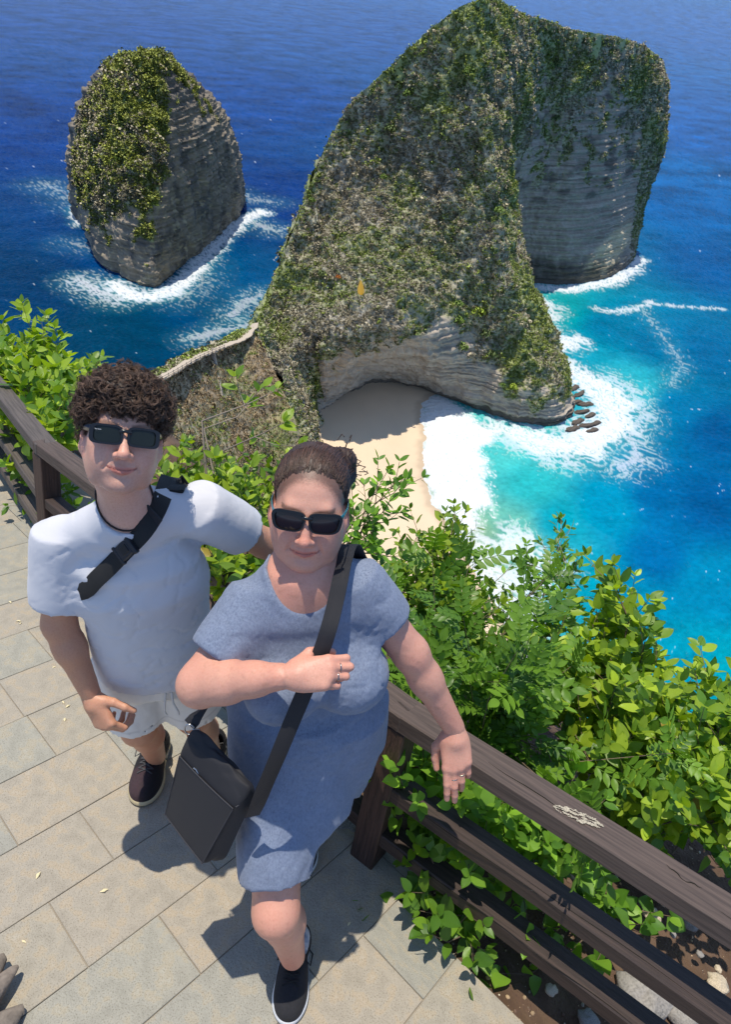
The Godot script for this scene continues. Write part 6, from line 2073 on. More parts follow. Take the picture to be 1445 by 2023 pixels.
	# openings
	D.cap(sh_l.lerp(el_l, 0.50), sh_l.lerp(el_l, 0.80), 0.055, 0.062, 0.006, true)
	D.cap(sh_r.lerp(el_r, 0.38), sh_r.lerp(el_r, 0.70), 0.055, 0.060, 0.006, true)
	D.cap(hip_l.lerp(kn_l, 0.66), hip_l.lerp(kn_l, 1.1), 0.086, 0.080, 0.006, true)
	D.cap(hip_r.lerp(kn_r, 0.45), hip_r.lerp(kn_r, 1.1), 0.100, 0.112, 0.006, true)
	# scoop neck: everything above the neckline plane, swept from the nape to the low point
	var low := Vector3(-0.118, 1.163, -0.94)
	D.cap(neck + body_up * 0.10 - T.basis.z * 0.02, low + T.basis.z * 0.03 + body_up * 0.080, 0.114, 0.092, 0.006, true)
	D.cap(neck + body_up * 0.04, neck + body_up * 0.14, 0.098, 0.11, 0.008, true)
	var dress_c := s2l(128, 139, 160)
	var Sd := Soup.new()
	var dress_tone := func(p: Vector3, _n: Vector3) -> Color:
		var q := T.affine_inverse() * p
		var hth := fine_n.get_noise_3d(q.x * 2.2, q.y * 9.0, q.z * 2.2)
		return dress_c * (1.0 + 0.16 * hth + 0.07 * fold_n.get_noise_3dv(p * 2.0))
	var dress_push := func(p: Vector3, _n: Vector3) -> float:
		var q := T.affine_inverse() * p
		var e := 0.0
		# folds: down the skirt, across the waist, fanning from the arm holes
		var sk := smoothstep(0.10, -0.10, q.y)
		e += sk * 0.010 * sin(atan2(q.x, q.z + 0.05) * 11.0 + 2.0 * fold_n.get_noise_3dv(p)) * (0.6 + 0.4 * fold_n.get_noise_3dv(p * 0.6))
		var wst := exp(-pow((q.y - 0.155) / 0.03, 2.0))
		e -= wst * 0.007
		e += (1.0 - sk) * 0.0030 * smoothstep(0.26, 0.15, absf(q.x)) * fold_n.get_noise_3d(q.x * 1.4 + q.y * 1.2, q.y * 3.6 - q.x * 1.2, q.z * 2.0)
		var crs := 1.0 - absf(fold_n.get_noise_3d(q.x * 1.6 + q.y * 0.8 + 7.0, q.y * 2.2 - q.x * 0.9, q.z * 1.4)) * 2.2
		e -= 0.0034 * pow(clampf(crs, 0.0, 1.0), 6.0) * (1.0 - 0.6 * sk) * smoothstep(0.24, 0.16, absf(q.x))
		e += 0.0003 * fine_n.get_noise_3d(q.x * 0.8, q.y * 1.6, q.z * 0.8)
		return e * smoothstep(0.135, 0.20, minf(p.distance_to(neck), p.distance_to(low) + 0.06))
	skin(Sd, D, Vector3(-0.50, -0.02, -1.32), Vector3(0.30, 1.34, -0.50), 0.0075, dress_tone, dress_push)
	var dm := cloth_mat(321, Vector3(6.0, 44.0, 6.0), 2.5)
	dm.albedo_texture = noise_tex(noise(0.045, 4, 322), 512, ramp([[0.0, Color(0.45, 0.47, 0.52)], [0.4, Color(0.80, 0.81, 0.85)], [0.6, Color(1.0, 1.0, 1.0)], [1.0, Color(1.25, 1.25, 1.25)]]))
	var dress := part("dress", Sd.mesh(), dm, w)
	dress.position = -root
	# neckline band
	var B := Soup.new()
	var nb := []
	var ctr := neck.lerp(low, 0.5) + T.basis.z * 0.02
	# --- hair: a close cap pulled back, strands, a bun behind
	var hair_c := Color(0.050, 0.027, 0.018)
	var HF := Field.new()
	HF.ell(Vector3(0, 0.050, -0.022), Vector3(0.0815, 0.0915, 0.0985), 0.0)
	HF.ell(Vector3(0, -0.01, -0.075), Vector3(0.060, 0.070, 0.045), 0.03)
	HF.ell(Vector3(0.058, 0.092, -0.075), Vector3(0.036, 0.032, 0.032), 0.015)
	HF.ell(Vector3(0.070, 0.062, -0.080), Vector3(0.026, 0.028, 0.028), 0.012)
	HF.ell(Vector3(0, 0.030, 0.105), Vector3(0.068, 0.070, 0.080), 0.006, true)
	for s in [-1.0, 1.0]: HF.ell(Vector3(s * 0.075, -0.045, 0.050), Vector3(0.04, 0.075, 0.060), 0.006, true)
	HF.ell(Vector3(0, -0.13, 0.0), Vector3(0.10, 0.07, 0.15), 0.006, true)
	var Sh := Soup.new()
	var hair_push := func(p: Vector3, _n: Vector3) -> float:
		return 0.0022 * fine_n.get_noise_3d(p.x * 7.0, p.y * 2.4, p.z * 1.2)
	skin(Sh, HF, Vector3(-0.11, -0.11, -0.15), Vector3(0.12, 0.16, 0.10), 0.0034, func(p: Vector3, _n: Vector3) -> Color: return hair_c * (1.0 + 0.5 * fine_n.get_noise_3d(p.x * 8.0, p.y * 2.0, p.z)), hair_push, H)
	var r := RandomNumberGenerator.new()
	r.seed = 331
	for i in 1150:
		var a := r.randf_range(-1.5, 1.5)   # across the hairline, ear to ear
		var start := Vector3(sin(a) * 0.076, 0.098 + 0.012 * cos(a * 2.0) - 0.095 * pow(absf(a) / 1.5, 2.6), 0.062 * cos(a * 0.9) - 0.006 * absf(a))
		start += Vector3(r.randfn() * 0.003, absf(r.randfn()) * 0.008 - 0.004, -absf(r.randfn()) * 0.008)
		var mid := Vector3(start.x * 0.92 + 0.006, 0.135 - 0.075 * pow(absf(a) / 1.5, 1.5), -0.02)
		var end := Vector3(start.x * 0.45 + 0.035, 0.075 - 0.03 * absf(a), -0.115)
		var pl := []
		var rd := []
		for k in 7:
			var t := k / 6.0
			var p := start.lerp(mid, t).lerp(mid.lerp(end, t), t)
			p = HF.land(p + (p - Vector3(0, 0.03, -0.02)).normalized() * 0.03, -(p - Vector3(0, 0.03, -0.02)).normalized(), r.randf_range(-0.0006, 0.0010), 0.06)
			pl.append(H * p)
			rd.append((0.0009 if k else 0.0003) * r.randf_range(0.7, 1.3))
		var tone := r.randf_range(0.5, 1.6) * (2.0 if r.randf() < 0.14 else 1.0)
		Sh.tube(pl, rd, 4, hair_c * Color(tone * 1.1, tone, tone * 0.95), false)
	for i in 60:   # loose loops of the bun and flyaway hairs
		var p := Vector3(0.062 + r.randfn() * 0.018, 0.080 + r.randfn() * 0.020, -0.072 + r.randfn() * 0.014)
		var q := p + Vector3(r.randfn(), r.randfn(), r.randfn()).normalized() * 0.018
		var m := p.lerp(q, 0.5) + (p - Vector3(0.05, 0.07, -0.09)).normalized() * 0.012
		Sh.tube([H * p, H * m, H * q], [0.0016, 0.0014, 0.0006], 4, hair_c * r.randf_range(0.7, 1.8), false)
	var hm := mat(Color.WHITE, 0.5, true)
	var hair := part("hair", Sh.mesh(), hm, w)
	hair.position = -root
	glasses(w, H, {"cx": 0.0365, "cy": 0.009, "cz": 0.107, "hw": 0.0290, "hh": 0.0192, "rim": Vector4(0.0035, 0.0065, 0.0052, 0.0026), "power": 3.5, "taper": 0.13, "temple": 0.0062, "bridge": 0.010, "lens": lin(0.022, 0.012, 0.011), "temple_col": lin(0.03, 0.16, 0.20)})
	# --- trainers
	trainer(w, root, frame((Vector3(-0.076, -0.051, -0.453) - Vector3(-0.07, -0.105, -0.658)), dn, Vector3(-0.075, -0.09, -0.604)), an_l, {"upper": Color(0.022, 0.022, 0.026), "sole": Color(0.78, 0.79, 0.80), "sock": Color(0.62, 0.62, 0.66), "lace": Color(0.012, 0.012, 0.013), "side": true, "size": 1.0})
	trainer(w, root, frame(Vector3(-0.091, -0.126, -0.744) - Vector3(-0.106, -0.202, -1.037), dn, Vector3(-0.106, -0.202, -1.037)), an_r, {"upper": Color(0.022, 0.022, 0.026), "sole": Color(0.78, 0.79, 0.80), "sock": Color(0.62, 0.62, 0.66), "lace": Color(0.012, 0.012, 0.013), "side": true, "size": 1.0})
	woman_bag(D, F, hl, tow, iR, iU)

func trainer(owner_: Node3D, root: Vector3, X: Transform3D, ankle: Vector3, o: Dictionary) -> void:
	# X: on the ground under the ankle, +Z towards the toes, +Y up
	X.basis = X.basis.scaled_local(Vector3.ONE * float(o.get("size", 1.0)))
	var g := Node3D.new()
	g.name = "shoe"
	owner_.add_child(g, true)
	var F := Field.new()
	F.cap(Vector3(0, 0.045, -0.045), Vector3(0, 0.040, 0.07), 0.036, 0.040, 0.0)
	F.cap(Vector3(0.003, 0.034, 0.06), Vector3(0.006, 0.026, 0.150), 0.042, 0.034, 0.02)
	F.ell(Vector3(0.005, 0.028, 0.115), Vector3(0.049, 0.030, 0.065), 0.02)
	F.cap(Vector3(0, 0.05, -0.02), Vector3(0, 0.092, -0.012), 0.038, 0.037, 0.025, false, true)
	F.cap(Vector3(0, 0.075, -0.012), Vector3(0, 0.12, -0.008), 0.032, 0.034, 0.003, true)
	F.cut(Vector3(0, 0.016, 0), Vector3(0, -1, 0), 0.003)
	var S := Soup.new()
	var up_c: Color = o.upper
	skin(S, F, Vector3(-0.065, 0.0, -0.10), Vector3(0.07, 0.11, 0.20), 0.0042, func(p: Vector3, _n: Vector3) -> Color: return (up_c.lerp(o.get("toe", up_c), smoothstep(0.085, 0.10, p.z) * smoothstep(0.03, -0.005, p.x))) * (1.0 + 0.25 * fine_n.get_noise_3dv(p * 9.0)), null, X)
	var um := mat(Color.WHITE, 0.85, true)
	um.normal_enabled = true
	um.normal_texture = noise_tex(noise(0.2, 2, 341), 256, null, 6.0)
	tri(um, 14.0)
	var u := part("upper", S.mesh(), um, g)
	u.position = -root
	var G := Field.new()
	G.cap(Vector3(0, 0.012, -0.048), Vector3(0.003, 0.012, 0.07), 0.040, 0.043, 0.0)
	G.ell(Vector3(0.006, 0.012, 0.112), Vector3(0.054, 0.040, 0.078), 0.02)
	G.cut(Vector3(0, 0.026, 0), Vector3(0, 1, 0), 0.006)
	G.cut(Vector3(0, 0.001, 0), Vector3(0, -1, 0), 0.003)
	var S2 := Soup.new()
	var so_c: Color = o.sole
	skin(S2, G, Vector3(-0.07, -0.004, -0.10), Vector3(0.075, 0.04, 0.21), 0.0042, func(p: Vector3, _n: Vector3) -> Color: return so_c if p.y > 0.007 else so_c * 0.35, null, X)
	var sm := part("sole", S2.mesh(), mat(Color.WHITE, 0.7, true), g)
	sm.position = -root
	var S3 := Soup.new()
	var a := X.affine_inverse() * ankle
	S3.tube([X * Vector3(0, 0.05, -0.015), X * Vector3(a.x * 0.3, 0.085, -0.013), X * (a * 0.5 + Vector3(0, 0.06, -0.006)), X * (Vector3(0, 0.118, -0.010) + Vector3(a.x, 0, a.z) * 0.6)], [0.038, 0.0385, 0.039, 0.0395], 18, o.sock, false)
	var sk := part("sock", S3.mesh(), mat(Color.WHITE, 0.95, true), g)
	sk.position = -root
	var S4 := Soup.new()
	var lc: Color = o.lace
	for i in 5:
		var z := 0.040 + i * 0.015
		var y := 0.0835 - i * 0.0062
		for s in [-1.0, 1.0]:
			var row := []
			for q in [Vector3(s * 0.023, y, z), Vector3(s * 0.012, y, z + 0.003), Vector3(0, y, z + 0.007), Vector3(-s * 0.012, y, z + 0.011), Vector3(-s * 0.023, y, z + 0.015)]:
				row.append(X * F.land(q + Vector3(0, 0.06, 0), Vector3(0, -1, 0), 0.0016, 0.12))
			S4.tube(row, [0.0027, 0.0027, 0.0027, 0.0027, 0.0027], 6, lc)
	for s in [-1.0, 1.0]:
		S4.tube([X * Vector3(0, 0.088, 0.020), X * Vector3(s * 0.03, 0.092, 0.012), X * Vector3(s * 0.052, 0.070, 0.020), X * Vector3(s * 0.050, 0.055, 0.045), X * Vector3(s * 0.032, 0.066, 0.036), X * Vector3(0, 0.088, 0.022)], [0.0028, 0.0026, 0.0026, 0.0026, 0.0026, 0.0026], 6, lc)
	var lp := part("lace", S4.mesh(), mat(Color.WHITE, 0.9, true), g)
	lp.position = -root
	if o.get("side", false):
		# pale curved flashes on the sides and small marks on the tongue
		var pale := mat(lin(0.64, 0.66, 0.70), 0.6)
		for s in [-1.0, 1.0]:
			var S5 := Soup.new()
			var pl := []
			var rd := []
			for i in 7:
				var t := i / 6.0
				var p := Vector3(s * 0.055, 0.030 + 0.022 * t * t, 0.085 - 0.075 * t)
				p = F.land(p, Vector3(-s, 0.1, 0).normalized(), 0.0006, 0.06)
				pl.append(X * p - root)
				rd.append(0.0062 * sin(PI * clampf(0.12 + t * 0.85, 0.0, 0.97)))
			S5.tube(pl, rd, 6, Color.WHITE, true, Vector2(0.18, 1.0), X.basis.y)
			part("side_flash", S5.mesh(), pale, g)
		var S6 := Soup.new()
		var loop := []
		var lr := []
		for i in 13:
			var turn := TAU * i / 12.0
			loop.append(X * F.land(Vector3(0.0045 * cos(turn), 0.13, 0.046 + 0.0045 * sin(turn)), Vector3(0, -1, 0), 0.0008, 0.12) - root)
			lr.append(0.0009)
		S6.tube(loop, lr, 5, Color.WHITE, false)
		part("tongue_emblem", S6.mesh(), pale, g)
		for q0 in [Vector3(-0.003, 0.13, 0.056), Vector3(0.003, 0.13, 0.058), Vector3(0.0, 0.13, 0.061)]:
			var q := F.land(q0, Vector3(0, -1, 0), 0.0006, 0.12)
			var S7 := Soup.new()
			S7.box(X * Transform3D(Basis(), q), Vector3(0.0014, 0.0012, 0.0014), 0.0, Color.WHITE)
			part("tongue_mark", S7.mesh(), pale, g).position = -root

func woman_bag(D: Field, F: Field, hl: Transform3D, tow: Vector3, iR: Vector3, iU: Vector3) -> void:
	var c := {   # corners: front, then back
		"ftl": Vector3(-0.389, 0.794, -0.784), "ftr": Vector3(-0.224, 0.779, -0.672), "fbr": Vector3(-0.309, 0.561, -0.609), "fbl": Vector3(-0.438, 0.555, -0.722),
		"btl": Vector3(-0.366, 0.81, -0.832), "btr": Vector3(-0.182, 0.779, -0.712), "bbr": Vector3(-0.259, 0.525, -0.637), "bbl": Vector3(-0.409, 0.509, -0.762)}
	var root: Vector3 = (c.fbr + c.fbl + c.bbr + c.bbl) * 0.25
	var t := thing("shoulder_bag", "black fabric shoulder bag hanging by its strap at the woman's hip", "bag", root)
	var black := Color(0.017, 0.017, 0.021)
	var m := mat(Color.WHITE, 0.72, true)
	m.normal_enabled = true
	m.normal_texture = noise_tex(noise(0.22, 2, 351), 256, null, 5.0)
	m.normal_scale = 0.5
	tri(m, 12.0)
	var warp := func(u: float, v: float, q: float) -> Vector3:   # u left to right, v bottom to top, q front to back
		var f0: Vector3 = (c.fbl as Vector3).lerp(c.fbr, u).lerp((c.ftl as Vector3).lerp(c.ftr, u), v)
		var b0: Vector3 = (c.bbl as Vector3).lerp(c.bbr, u).lerp((c.btl as Vector3).lerp(c.btr, u), v)
		return f0.lerp(b0, q) - root
	# rounded box in unit coordinates, then warped
	var S := Soup.new()
	var BF := Field.new()
	BF.box(Transform3D(Basis(), Vector3.ZERO), Vector3(0.5, 0.5, 0.5), 0.13)
	var soft := noise(2.2, 2, 352)
	var tmp := Soup.new()
	skin(tmp, BF, Vector3.ONE * -0.56, Vector3.ONE * 0.56, 0.028, func(_p: Vector3, _n: Vector3) -> Color: return black)
	for i in tmp.v.size():
		var p := tmp.v[i]
		var bulge := 0.10 * (1.0 - 4.0 * p.x * p.x) * (1.0 - 4.0 * p.y * p.y) + 0.05 * soft.get_noise_3dv(p)
		if p.z < -0.3: p.z -= bulge
		p.y += 0.05 * soft.get_noise_3d(p.x + 5.0, p.z, 0.0) + (0.14 * (1.0 - 4.0 * p.z * p.z) if p.y > 0.3 else 0.0)
		tmp.v[i] = warp.call(p.x + 0.5, p.y + 0.5, p.z + 0.5)
	tmp.n.fill(Vector3.UP)
	var st := SurfaceTool.new()
	st.create_from(tmp.mesh(), 0)
	st.generate_normals()
	part("bag_body", st.commit(), m, t)
	# front pocket panel standing a little proud, its rim, piping, the zip
	var P := Soup.new()
	var n := 10
	var pts := []
	for j in n + 1:
		for i in n + 1:
			var u := lerpf(0.02, 0.98, float(i) / n)
			var v := lerpf(0.03, 0.93, float(j) / n)
			var bul := 0.10 * (1.0 - pow(2.0 * u - 1.0, 2.0)) * (1.0 - pow(2.0 * v - 1.0, 4.0)) + 0.03 * soft.get_noise_2d(u * 2.0, v * 2.0)
			pts.append(warp.call(u, v, -0.045 - bul))
	for j in n:
		for i in n:
			var a: int = j * (n + 1) + i
			P.quad(pts[a], pts[a + 1], pts[a + n + 2], pts[a + n + 1], black * 1.25, (c.ftl - c.btl).normalized())
	st = SurfaceTool.new()
	st.create_from(P.mesh(), 0)
	st.index()
	st.generate_normals()
	part("front_pocket", st.commit(), m, t)
	var E := Soup.new()
	for e in [[Vector3(0.02, 0.93, -0.05), Vector3(0.98, 0.93, -0.05)], [Vector3(0.98, 0.93, -0.05), Vector3(0.985, 0.04, -0.05)], [Vector3(0.02, 0.93, -0.05), Vector3(0.015, 0.04, -0.05)], [Vector3(0.05, 1.03, 0.22), Vector3(0.95, 1.03, 0.22)], [Vector3(0.05, 1.05, 0.62), Vector3(0.95, 1.05, 0.62)], [Vector3(0.99, 0.95, 0.0), Vector3(0.99, 0.95, 0.9)], [Vector3(0.015, 0.04, -0.05), Vector3(0.985, 0.04, -0.05)]]:
		var pl := []
		for k in 7:
			var q: Vector3 = (e[0] as Vector3).lerp(e[1], k / 6.0)
			var b := 0.10 * (1.0 - pow(2.0 * q.x - 1.0, 2.0)) * (1.0 - pow(2.0 * q.y - 1.0, 4.0))
			pl.append(warp.call(q.x, q.y, q.z - (b if q.z < 0.0 else 0.0)))
		E.tube(pl, [0.0016, 0.0018, 0.0018, 0.0018, 0.0018, 0.0018, 0.0016], 7, black * 1.9)
	part("piping", E.mesh(), mat(Color.WHITE, 0.7, true), t)
	var metal := mat(lin(0.55, 0.55, 0.55), 0.28)
	metal.metallic = 1.0
	var Z := Soup.new()
	var zp: Vector3 = warp.call(0.27, 0.955, -0.06)
	Z.tube([zp, zp + iR * 0.006 - iU * 0.004, zp + iR * 0.013 - iU * 0.016, zp + iR * 0.014 - iU * 0.024], [0.0022, 0.0018, 0.0026, 0.0022], 7, Color.WHITE)
	part("zip_pull", Z.mesh(), metal, t)
	var K := Soup.new()
	var kp := Vector3(-0.381, 0.813, -0.827) - root
	var loop := []
	for k in 13:
		var a := TAU * k / 12.0
		loop.append(kp + iR * (0.012 * cos(a) + 0.004) + iU * (0.014 * sin(a)) + tow * 0.004 * sin(a))
	var lr := []
	for k in 13: lr.append(0.0020)
	K.tube(loop, lr, 7, Color.WHITE, false)
	K.tube([kp + iR * 0.012, kp + iR * 0.030 - iU * 0.002], [0.0035, 0.003], 8, Color.WHITE)
	part("strap_ring", K.mesh(), metal, t)
	# the strap: over the shoulder, down across the chest, through the fist, to the bag
	var R := Soup.new()
	var way := [Vector3(0.01, 1.105, -1.108), Vector3(-0.01, 1.187, -1.126), Vector3(-0.03, 1.254, -1.079), Vector3(-0.038, 1.258, -0.989), Vector3(-0.044, 1.226, -0.935), Vector3(-0.052, 1.196, -0.882), Vector3(-0.063, 1.154, -0.852), Vector3(-0.079, 1.107, -0.824), Vector3(-0.093, 1.066, -0.796), Vector3(-0.114, 1.007, -0.758), Vector3(-0.138, 0.932, -0.718), Vector3(-0.163, 0.842, -0.693), Vector3(-0.181, 0.77, -0.678), Vector3(-0.194, 0.716, -0.677)]
	var fine := []
	var sides := []
	for k in 53:
		var u := k / 4.0
		var p := spline(way, minf(u, way.size() - 1))
		var d := minf(D.d(p), F.d(p))
		if d < 0.006 and u < 8.0:   # keep it on the cloth, not in it
			var g := D.grad(p)
			p += g * (0.006 - d)
		fine.append(p - root)
		sides.append((iR * 0.92 + iU * 0.38) if u > 2.5 else (iR * 0.9 - tow * 0.1))
	ribbon(R, fine, sides, 0.036, 0.0032, black * 0.9)
	# its other end: from the ring up behind the forearm and round her back
	var way2 := [Vector3(-0.378, 0.821, -0.835), Vector3(-0.354, 0.841, -0.865), Vector3(-0.334, 0.824, -0.943), Vector3(-0.248, 0.845, -1.12), Vector3(-0.094, 0.979, -1.21), Vector3(-0.003, 1.114, -1.168), Vector3(0.01, 1.105, -1.108)]
	var f2 := []
	var s2 := []
	for k in 25:
		f2.append(spline(way2, k / 4.0) - root)
		s2.append(iR * 0.8 + iU * 0.5)
	ribbon(R, f2, s2, 0.034, 0.003, black * 0.9)
	var sm := mat(Color.WHITE, 0.6, true)
	sm.normal_enabled = true
	sm.normal_texture = noise_tex(noise(0.3, 2, 353), 256, null, 5.0)
	tri(sm, 30.0)
	part("strap", R.mesh(), sm, t)

func build_man() -> void:
	var iR := Vector3(0.9945, 0.0789, -0.0686)
	var iU := Vector3(-0.1045, 0.7506, -0.6525)
	var tow := Vector3(0, 0.656, 0.7547)
	var root := Vector3(-0.726, -0.213, -1.234)
	var w := thing("person", "young man with dark curly hair, white T-shirt, pale shorts and black sunglasses", "person", root)
	var skin_c := s2l(219, 170, 147)
	var tan_c := s2l(202, 148, 118)
	var head_at := Vector3(-0.551, 1.441, -1.148)
	var H := frame(Vector3(0.40, 0.55, 0.74), Vector3(0.10, 1.0, -0.5), head_at)
	H.basis = H.basis.scaled_local(Vector3.ONE * 0.98)
	var neck := Vector3(-0.555, 1.269, -1.118)
	var sh_l := Vector3(-0.741, 1.134, -1.107)
	var sh_r := Vector3(-0.406, 1.195, -1.213)
	var el_l := Vector3(-0.77, 0.901, -1.037)
	var wr_l := Vector3(-0.706, 0.678, -0.975)
	var el_r := Vector3(-0.283, 0.991, -1.326)
	var wr_r := Vector3(-0.139, 0.851, -1.364)
	var hip_l := Vector3(-0.665, 0.67, -1.14)
	var hip_r := Vector3(-0.50, 0.67, -1.17)
	var an_l := Vector3(-0.709, -0.122, -1.22)
	var kn_l := Vector3(-0.672, 0.30, -1.10)
	var an_r := Vector3(-0.496, -0.142, -1.244)
	var kn_r := Vector3(-0.515, 0.27, -1.18)
	var hips := (hip_l + hip_r) * 0.5
	var body_up := (neck - hips).normalized()
	var across := (sh_r - sh_l).normalized()
	var T := frame(across.cross(body_up), body_up, hips)
	var F := Field.new()
	var FT := Field.new()
	FT.cap(sh_l.lerp(sh_r, 0.06), neck - body_up * 0.03, 0.046, 0.052, 0.0)
	FT.cap(sh_r.lerp(sh_l, 0.06), neck - body_up * 0.02, 0.044, 0.052, 0.04)
	FT.loft(T, [[0.05, 0.145, 0.090, 0.0], [0.20, 0.135, 0.085, 0.0], [0.33, 0.145, 0.086, 0.0], [0.42, 0.128, 0.070, 0.0], [0.50, 0.07, 0.05, -0.01]], 2.2, 0.04)
	FT.cap(sh_l, sh_l.lerp(el_l, 0.5), 0.050, 0.046, 0.03)
	FT.cap(sh_r, sh_r.lerp(el_r, 0.34), 0.050, 0.047, 0.03)
	F.cap(sh_l.lerp(sh_r, 0.06), neck - body_up * 0.03, 0.045, 0.050, 0.0)
	F.cap(sh_r.lerp(sh_l, 0.06), neck - body_up * 0.02, 0.043, 0.050, 0.04)
	F.loft(T, [[-0.10, 0.150, 0.095, 0.0], [0.05, 0.145, 0.090, 0.0], [0.20, 0.135, 0.085, 0.0], [0.33, 0.145, 0.086, 0.0], [0.42, 0.128, 0.070, 0.0], [0.50, 0.07, 0.05, -0.01]], 2.2, 0.04)
	F.cap(neck - body_up * 0.05 - T.basis.z * 0.016, H * Vector3(0, -0.09, -0.030), 0.054, 0.054, 0.05)
	F.cap(sh_l, el_l, 0.050, 0.042, 0.03)
	F.cap(el_l, el_l.lerp(wr_l, 0.35), 0.041, 0.041, 0.02)
	F.cap(el_l.lerp(wr_l, 0.3), wr_l, 0.040, 0.027, 0.02)
	F.cap(sh_r, el_r, 0.050, 0.042, 0.03)
	F.cap(el_r, wr_r, 0.041, 0.028, 0.02)
	F.cap(hip_l, kn_l, 0.080, 0.056, 0.04)
	F.cap(kn_l, kn_l.lerp(an_l, 0.4) - Vector3(0, 0, 0.02), 0.052, 0.052, 0.03)
	F.cap(kn_l.lerp(an_l, 0.4) - Vector3(0, 0, 0.016), an_l, 0.051, 0.036, 0.03)
	F.cap(hip_r, kn_r, 0.080, 0.056, 0.04)
	F.cap(kn_r, kn_r.lerp(an_r, 0.4) - Vector3(0, 0, 0.02), 0.052, 0.052, 0.03)
	F.cap(kn_r.lerp(an_r, 0.4) - Vector3(0, 0, 0.016), an_r, 0.051, 0.036, 0.03)
	var S := Soup.new()
	var tone := func(p: Vector3, _n: Vector3) -> Color:
		var near_face := clampf(smoothstep(0.30, 0.12, p.distance_to(neck + body_up * 0.06)), 0.0, 1.0)
		return tan_c.lerp(skin_c, near_face) * (1.0 + 0.06 * blotch.get_noise_3dv(p * 1.5))
	skin(S, F, Vector3(-0.95, -0.25, -1.45), Vector3(-0.10, 1.50, -0.85), 0.0095, tone)
	var hf := head_field({"cheek": 1.0, "jaw": 1.14, "nose": 0.95, "neck": 0.054})
	var ft := face_tone(skin_c, 0.45)
	var face := func(p: Vector3, n: Vector3) -> Color:
		var c: Color = ft.call(p, n)
		var beard := smoothstep(-0.045, -0.085, p.y) * smoothstep(0.0, 0.05, p.z) + 0.7 * exp(-pow((p.y + 0.053) / 0.006, 2.0)) * smoothstep(0.03, 0.018, absf(p.x))
		return c.lerp(c * Color(0.78, 0.76, 0.78), clampf(beard, 0.0, 1.0) * 0.5)
	skin(S, hf, Vector3(-0.10, -0.145, -0.13), Vector3(0.10, 0.145, 0.14), 0.0032, face, null, H)
	var hl := hand_frame(-iU * 0.88 + iR * 0.42 - tow * 0.05, tow * 0.80 - iR * 0.45, wr_l - iU * 0.006, true)
	var h1 := hand_field({"scale": 1.02, "spread": 1.6, "curl": [[0.75, 0.95, 0.45], [0.85, 0.95, 0.5], [0.95, 0.9, 0.5], [0.95, 0.9, 0.5]], "thumb": [Vector3(0.95, 0.55, -0.15), Vector3(0.55, 0.80, -0.35), Vector3(0.30, 0.80, -0.55)]})
	skin(S, h1[0], Vector3(-0.065, -0.05, -0.11), Vector3(0.10, 0.18, 0.035), 0.0030, tone, null, hl)
	var hr := hand_frame((wr_r - el_r), Vector3.UP, wr_r)
	var h2 := hand_field({"scale": 1.0, "spread": 1.6, "curl": [[0.3, 0.4, 0.2], [0.3, 0.4, 0.2], [0.35, 0.4, 0.2], [0.4, 0.4, 0.2]], "thumb": [Vector3(0.8, 0.7, -0.4), Vector3(0.4, 0.9, -0.4), Vector3(0.2, 0.9, -0.4)]})
	skin(S, h2[0], Vector3(-0.065, -0.05, -0.11), Vector3(0.10, 0.18, 0.035), 0.0045, tone, null, hr)
	var body := part("body", S.mesh(), skin_mat(), w)
	body.position = -root
	# --- T-shirt
	var D := Field.new()
	D.shell(FT, 0.013, 0.0)
	D.loft(T, [[-0.035, 0.172, 0.128, 0.010], [0.10, 0.168, 0.122, 0.010], [0.22, 0.165, 0.116, 0.008], [0.34, 0.172, 0.114, 0.006], [0.42, 0.150, 0.092, 0.002], [0.48, 0.10, 0.070, -0.005]], 2.2, 0.03)
	var DL := Field.new()
	DL.loft(T, [[-0.035, 0.172, 0.128, 0.010], [0.10, 0.168, 0.122, 0.010], [0.22, 0.165, 0.116, 0.008], [0.34, 0.172, 0.114, 0.006], [0.42, 0.150, 0.092, 0.002], [0.48, 0.10, 0.070, -0.005]], 2.2, 0.03)
	D.cap(sh_l.lerp(el_l, -0.12), sh_l.lerp(el_l, 0.70), 0.063, 0.073, 0.035, false, true)
	D.cap(sh_r.lerp(el_r, -0.12), sh_r.lerp(el_r, 0.60), 0.063, 0.072, 0.035, false, true)
	D.cap(sh_l.lerp(el_l, 0.52), sh_l.lerp(el_l, 1.0), 0.054, 0.068, 0.005, true)
	D.cap(sh_r.lerp(el_r, 0.42), sh_r.lerp(el_r, 0.80), 0.054, 0.066, 0.005, true)
	D.cap(T * Vector3(0, -0.20, 0.01), T * Vector3(0, -0.075, 0.01), 0.11, 0.10, 0.01, true)
	var low := Vector3(-0.543, 1.262, -1.085)
	D.cap(neck + body_up * 0.16 - T.basis.z * 0.02, low + body_up * 0.050 + T.basis.z * 0.004, 0.090, 0.074, 0.005, true)
	var Sd := Soup.new()
	var shirt_push := func(p: Vector3, _n: Vector3) -> float:
		var q := T.affine_inverse() * p
		var e := 0.0
		var lowp := smoothstep(0.35, 0.05, q.y)
		# long soft folds hanging from the chest, short ones round the sleeves
		e += lowp * 0.0045 * sin(q.x * 26.0 + q.y * 9.0 + 2.2 * fold_n.get_noise_3dv(p * 0.5)) * (0.45 + 0.55 * fold_n.get_noise_3dv(p * 0.4 + Vector3.ONE))
		var diag := fold_n.get_noise_3d((q.x + q.y) * 0.9, (q.y - q.x) * 2.6, q.z)
		e += 0.0016 * diag
		if absf(q.x) > 0.19: e += 0.0012 * sin(q.y * 52.0 + q.x * 40.0 + 3.0 * fold_n.get_noise_3dv(p * 0.6))
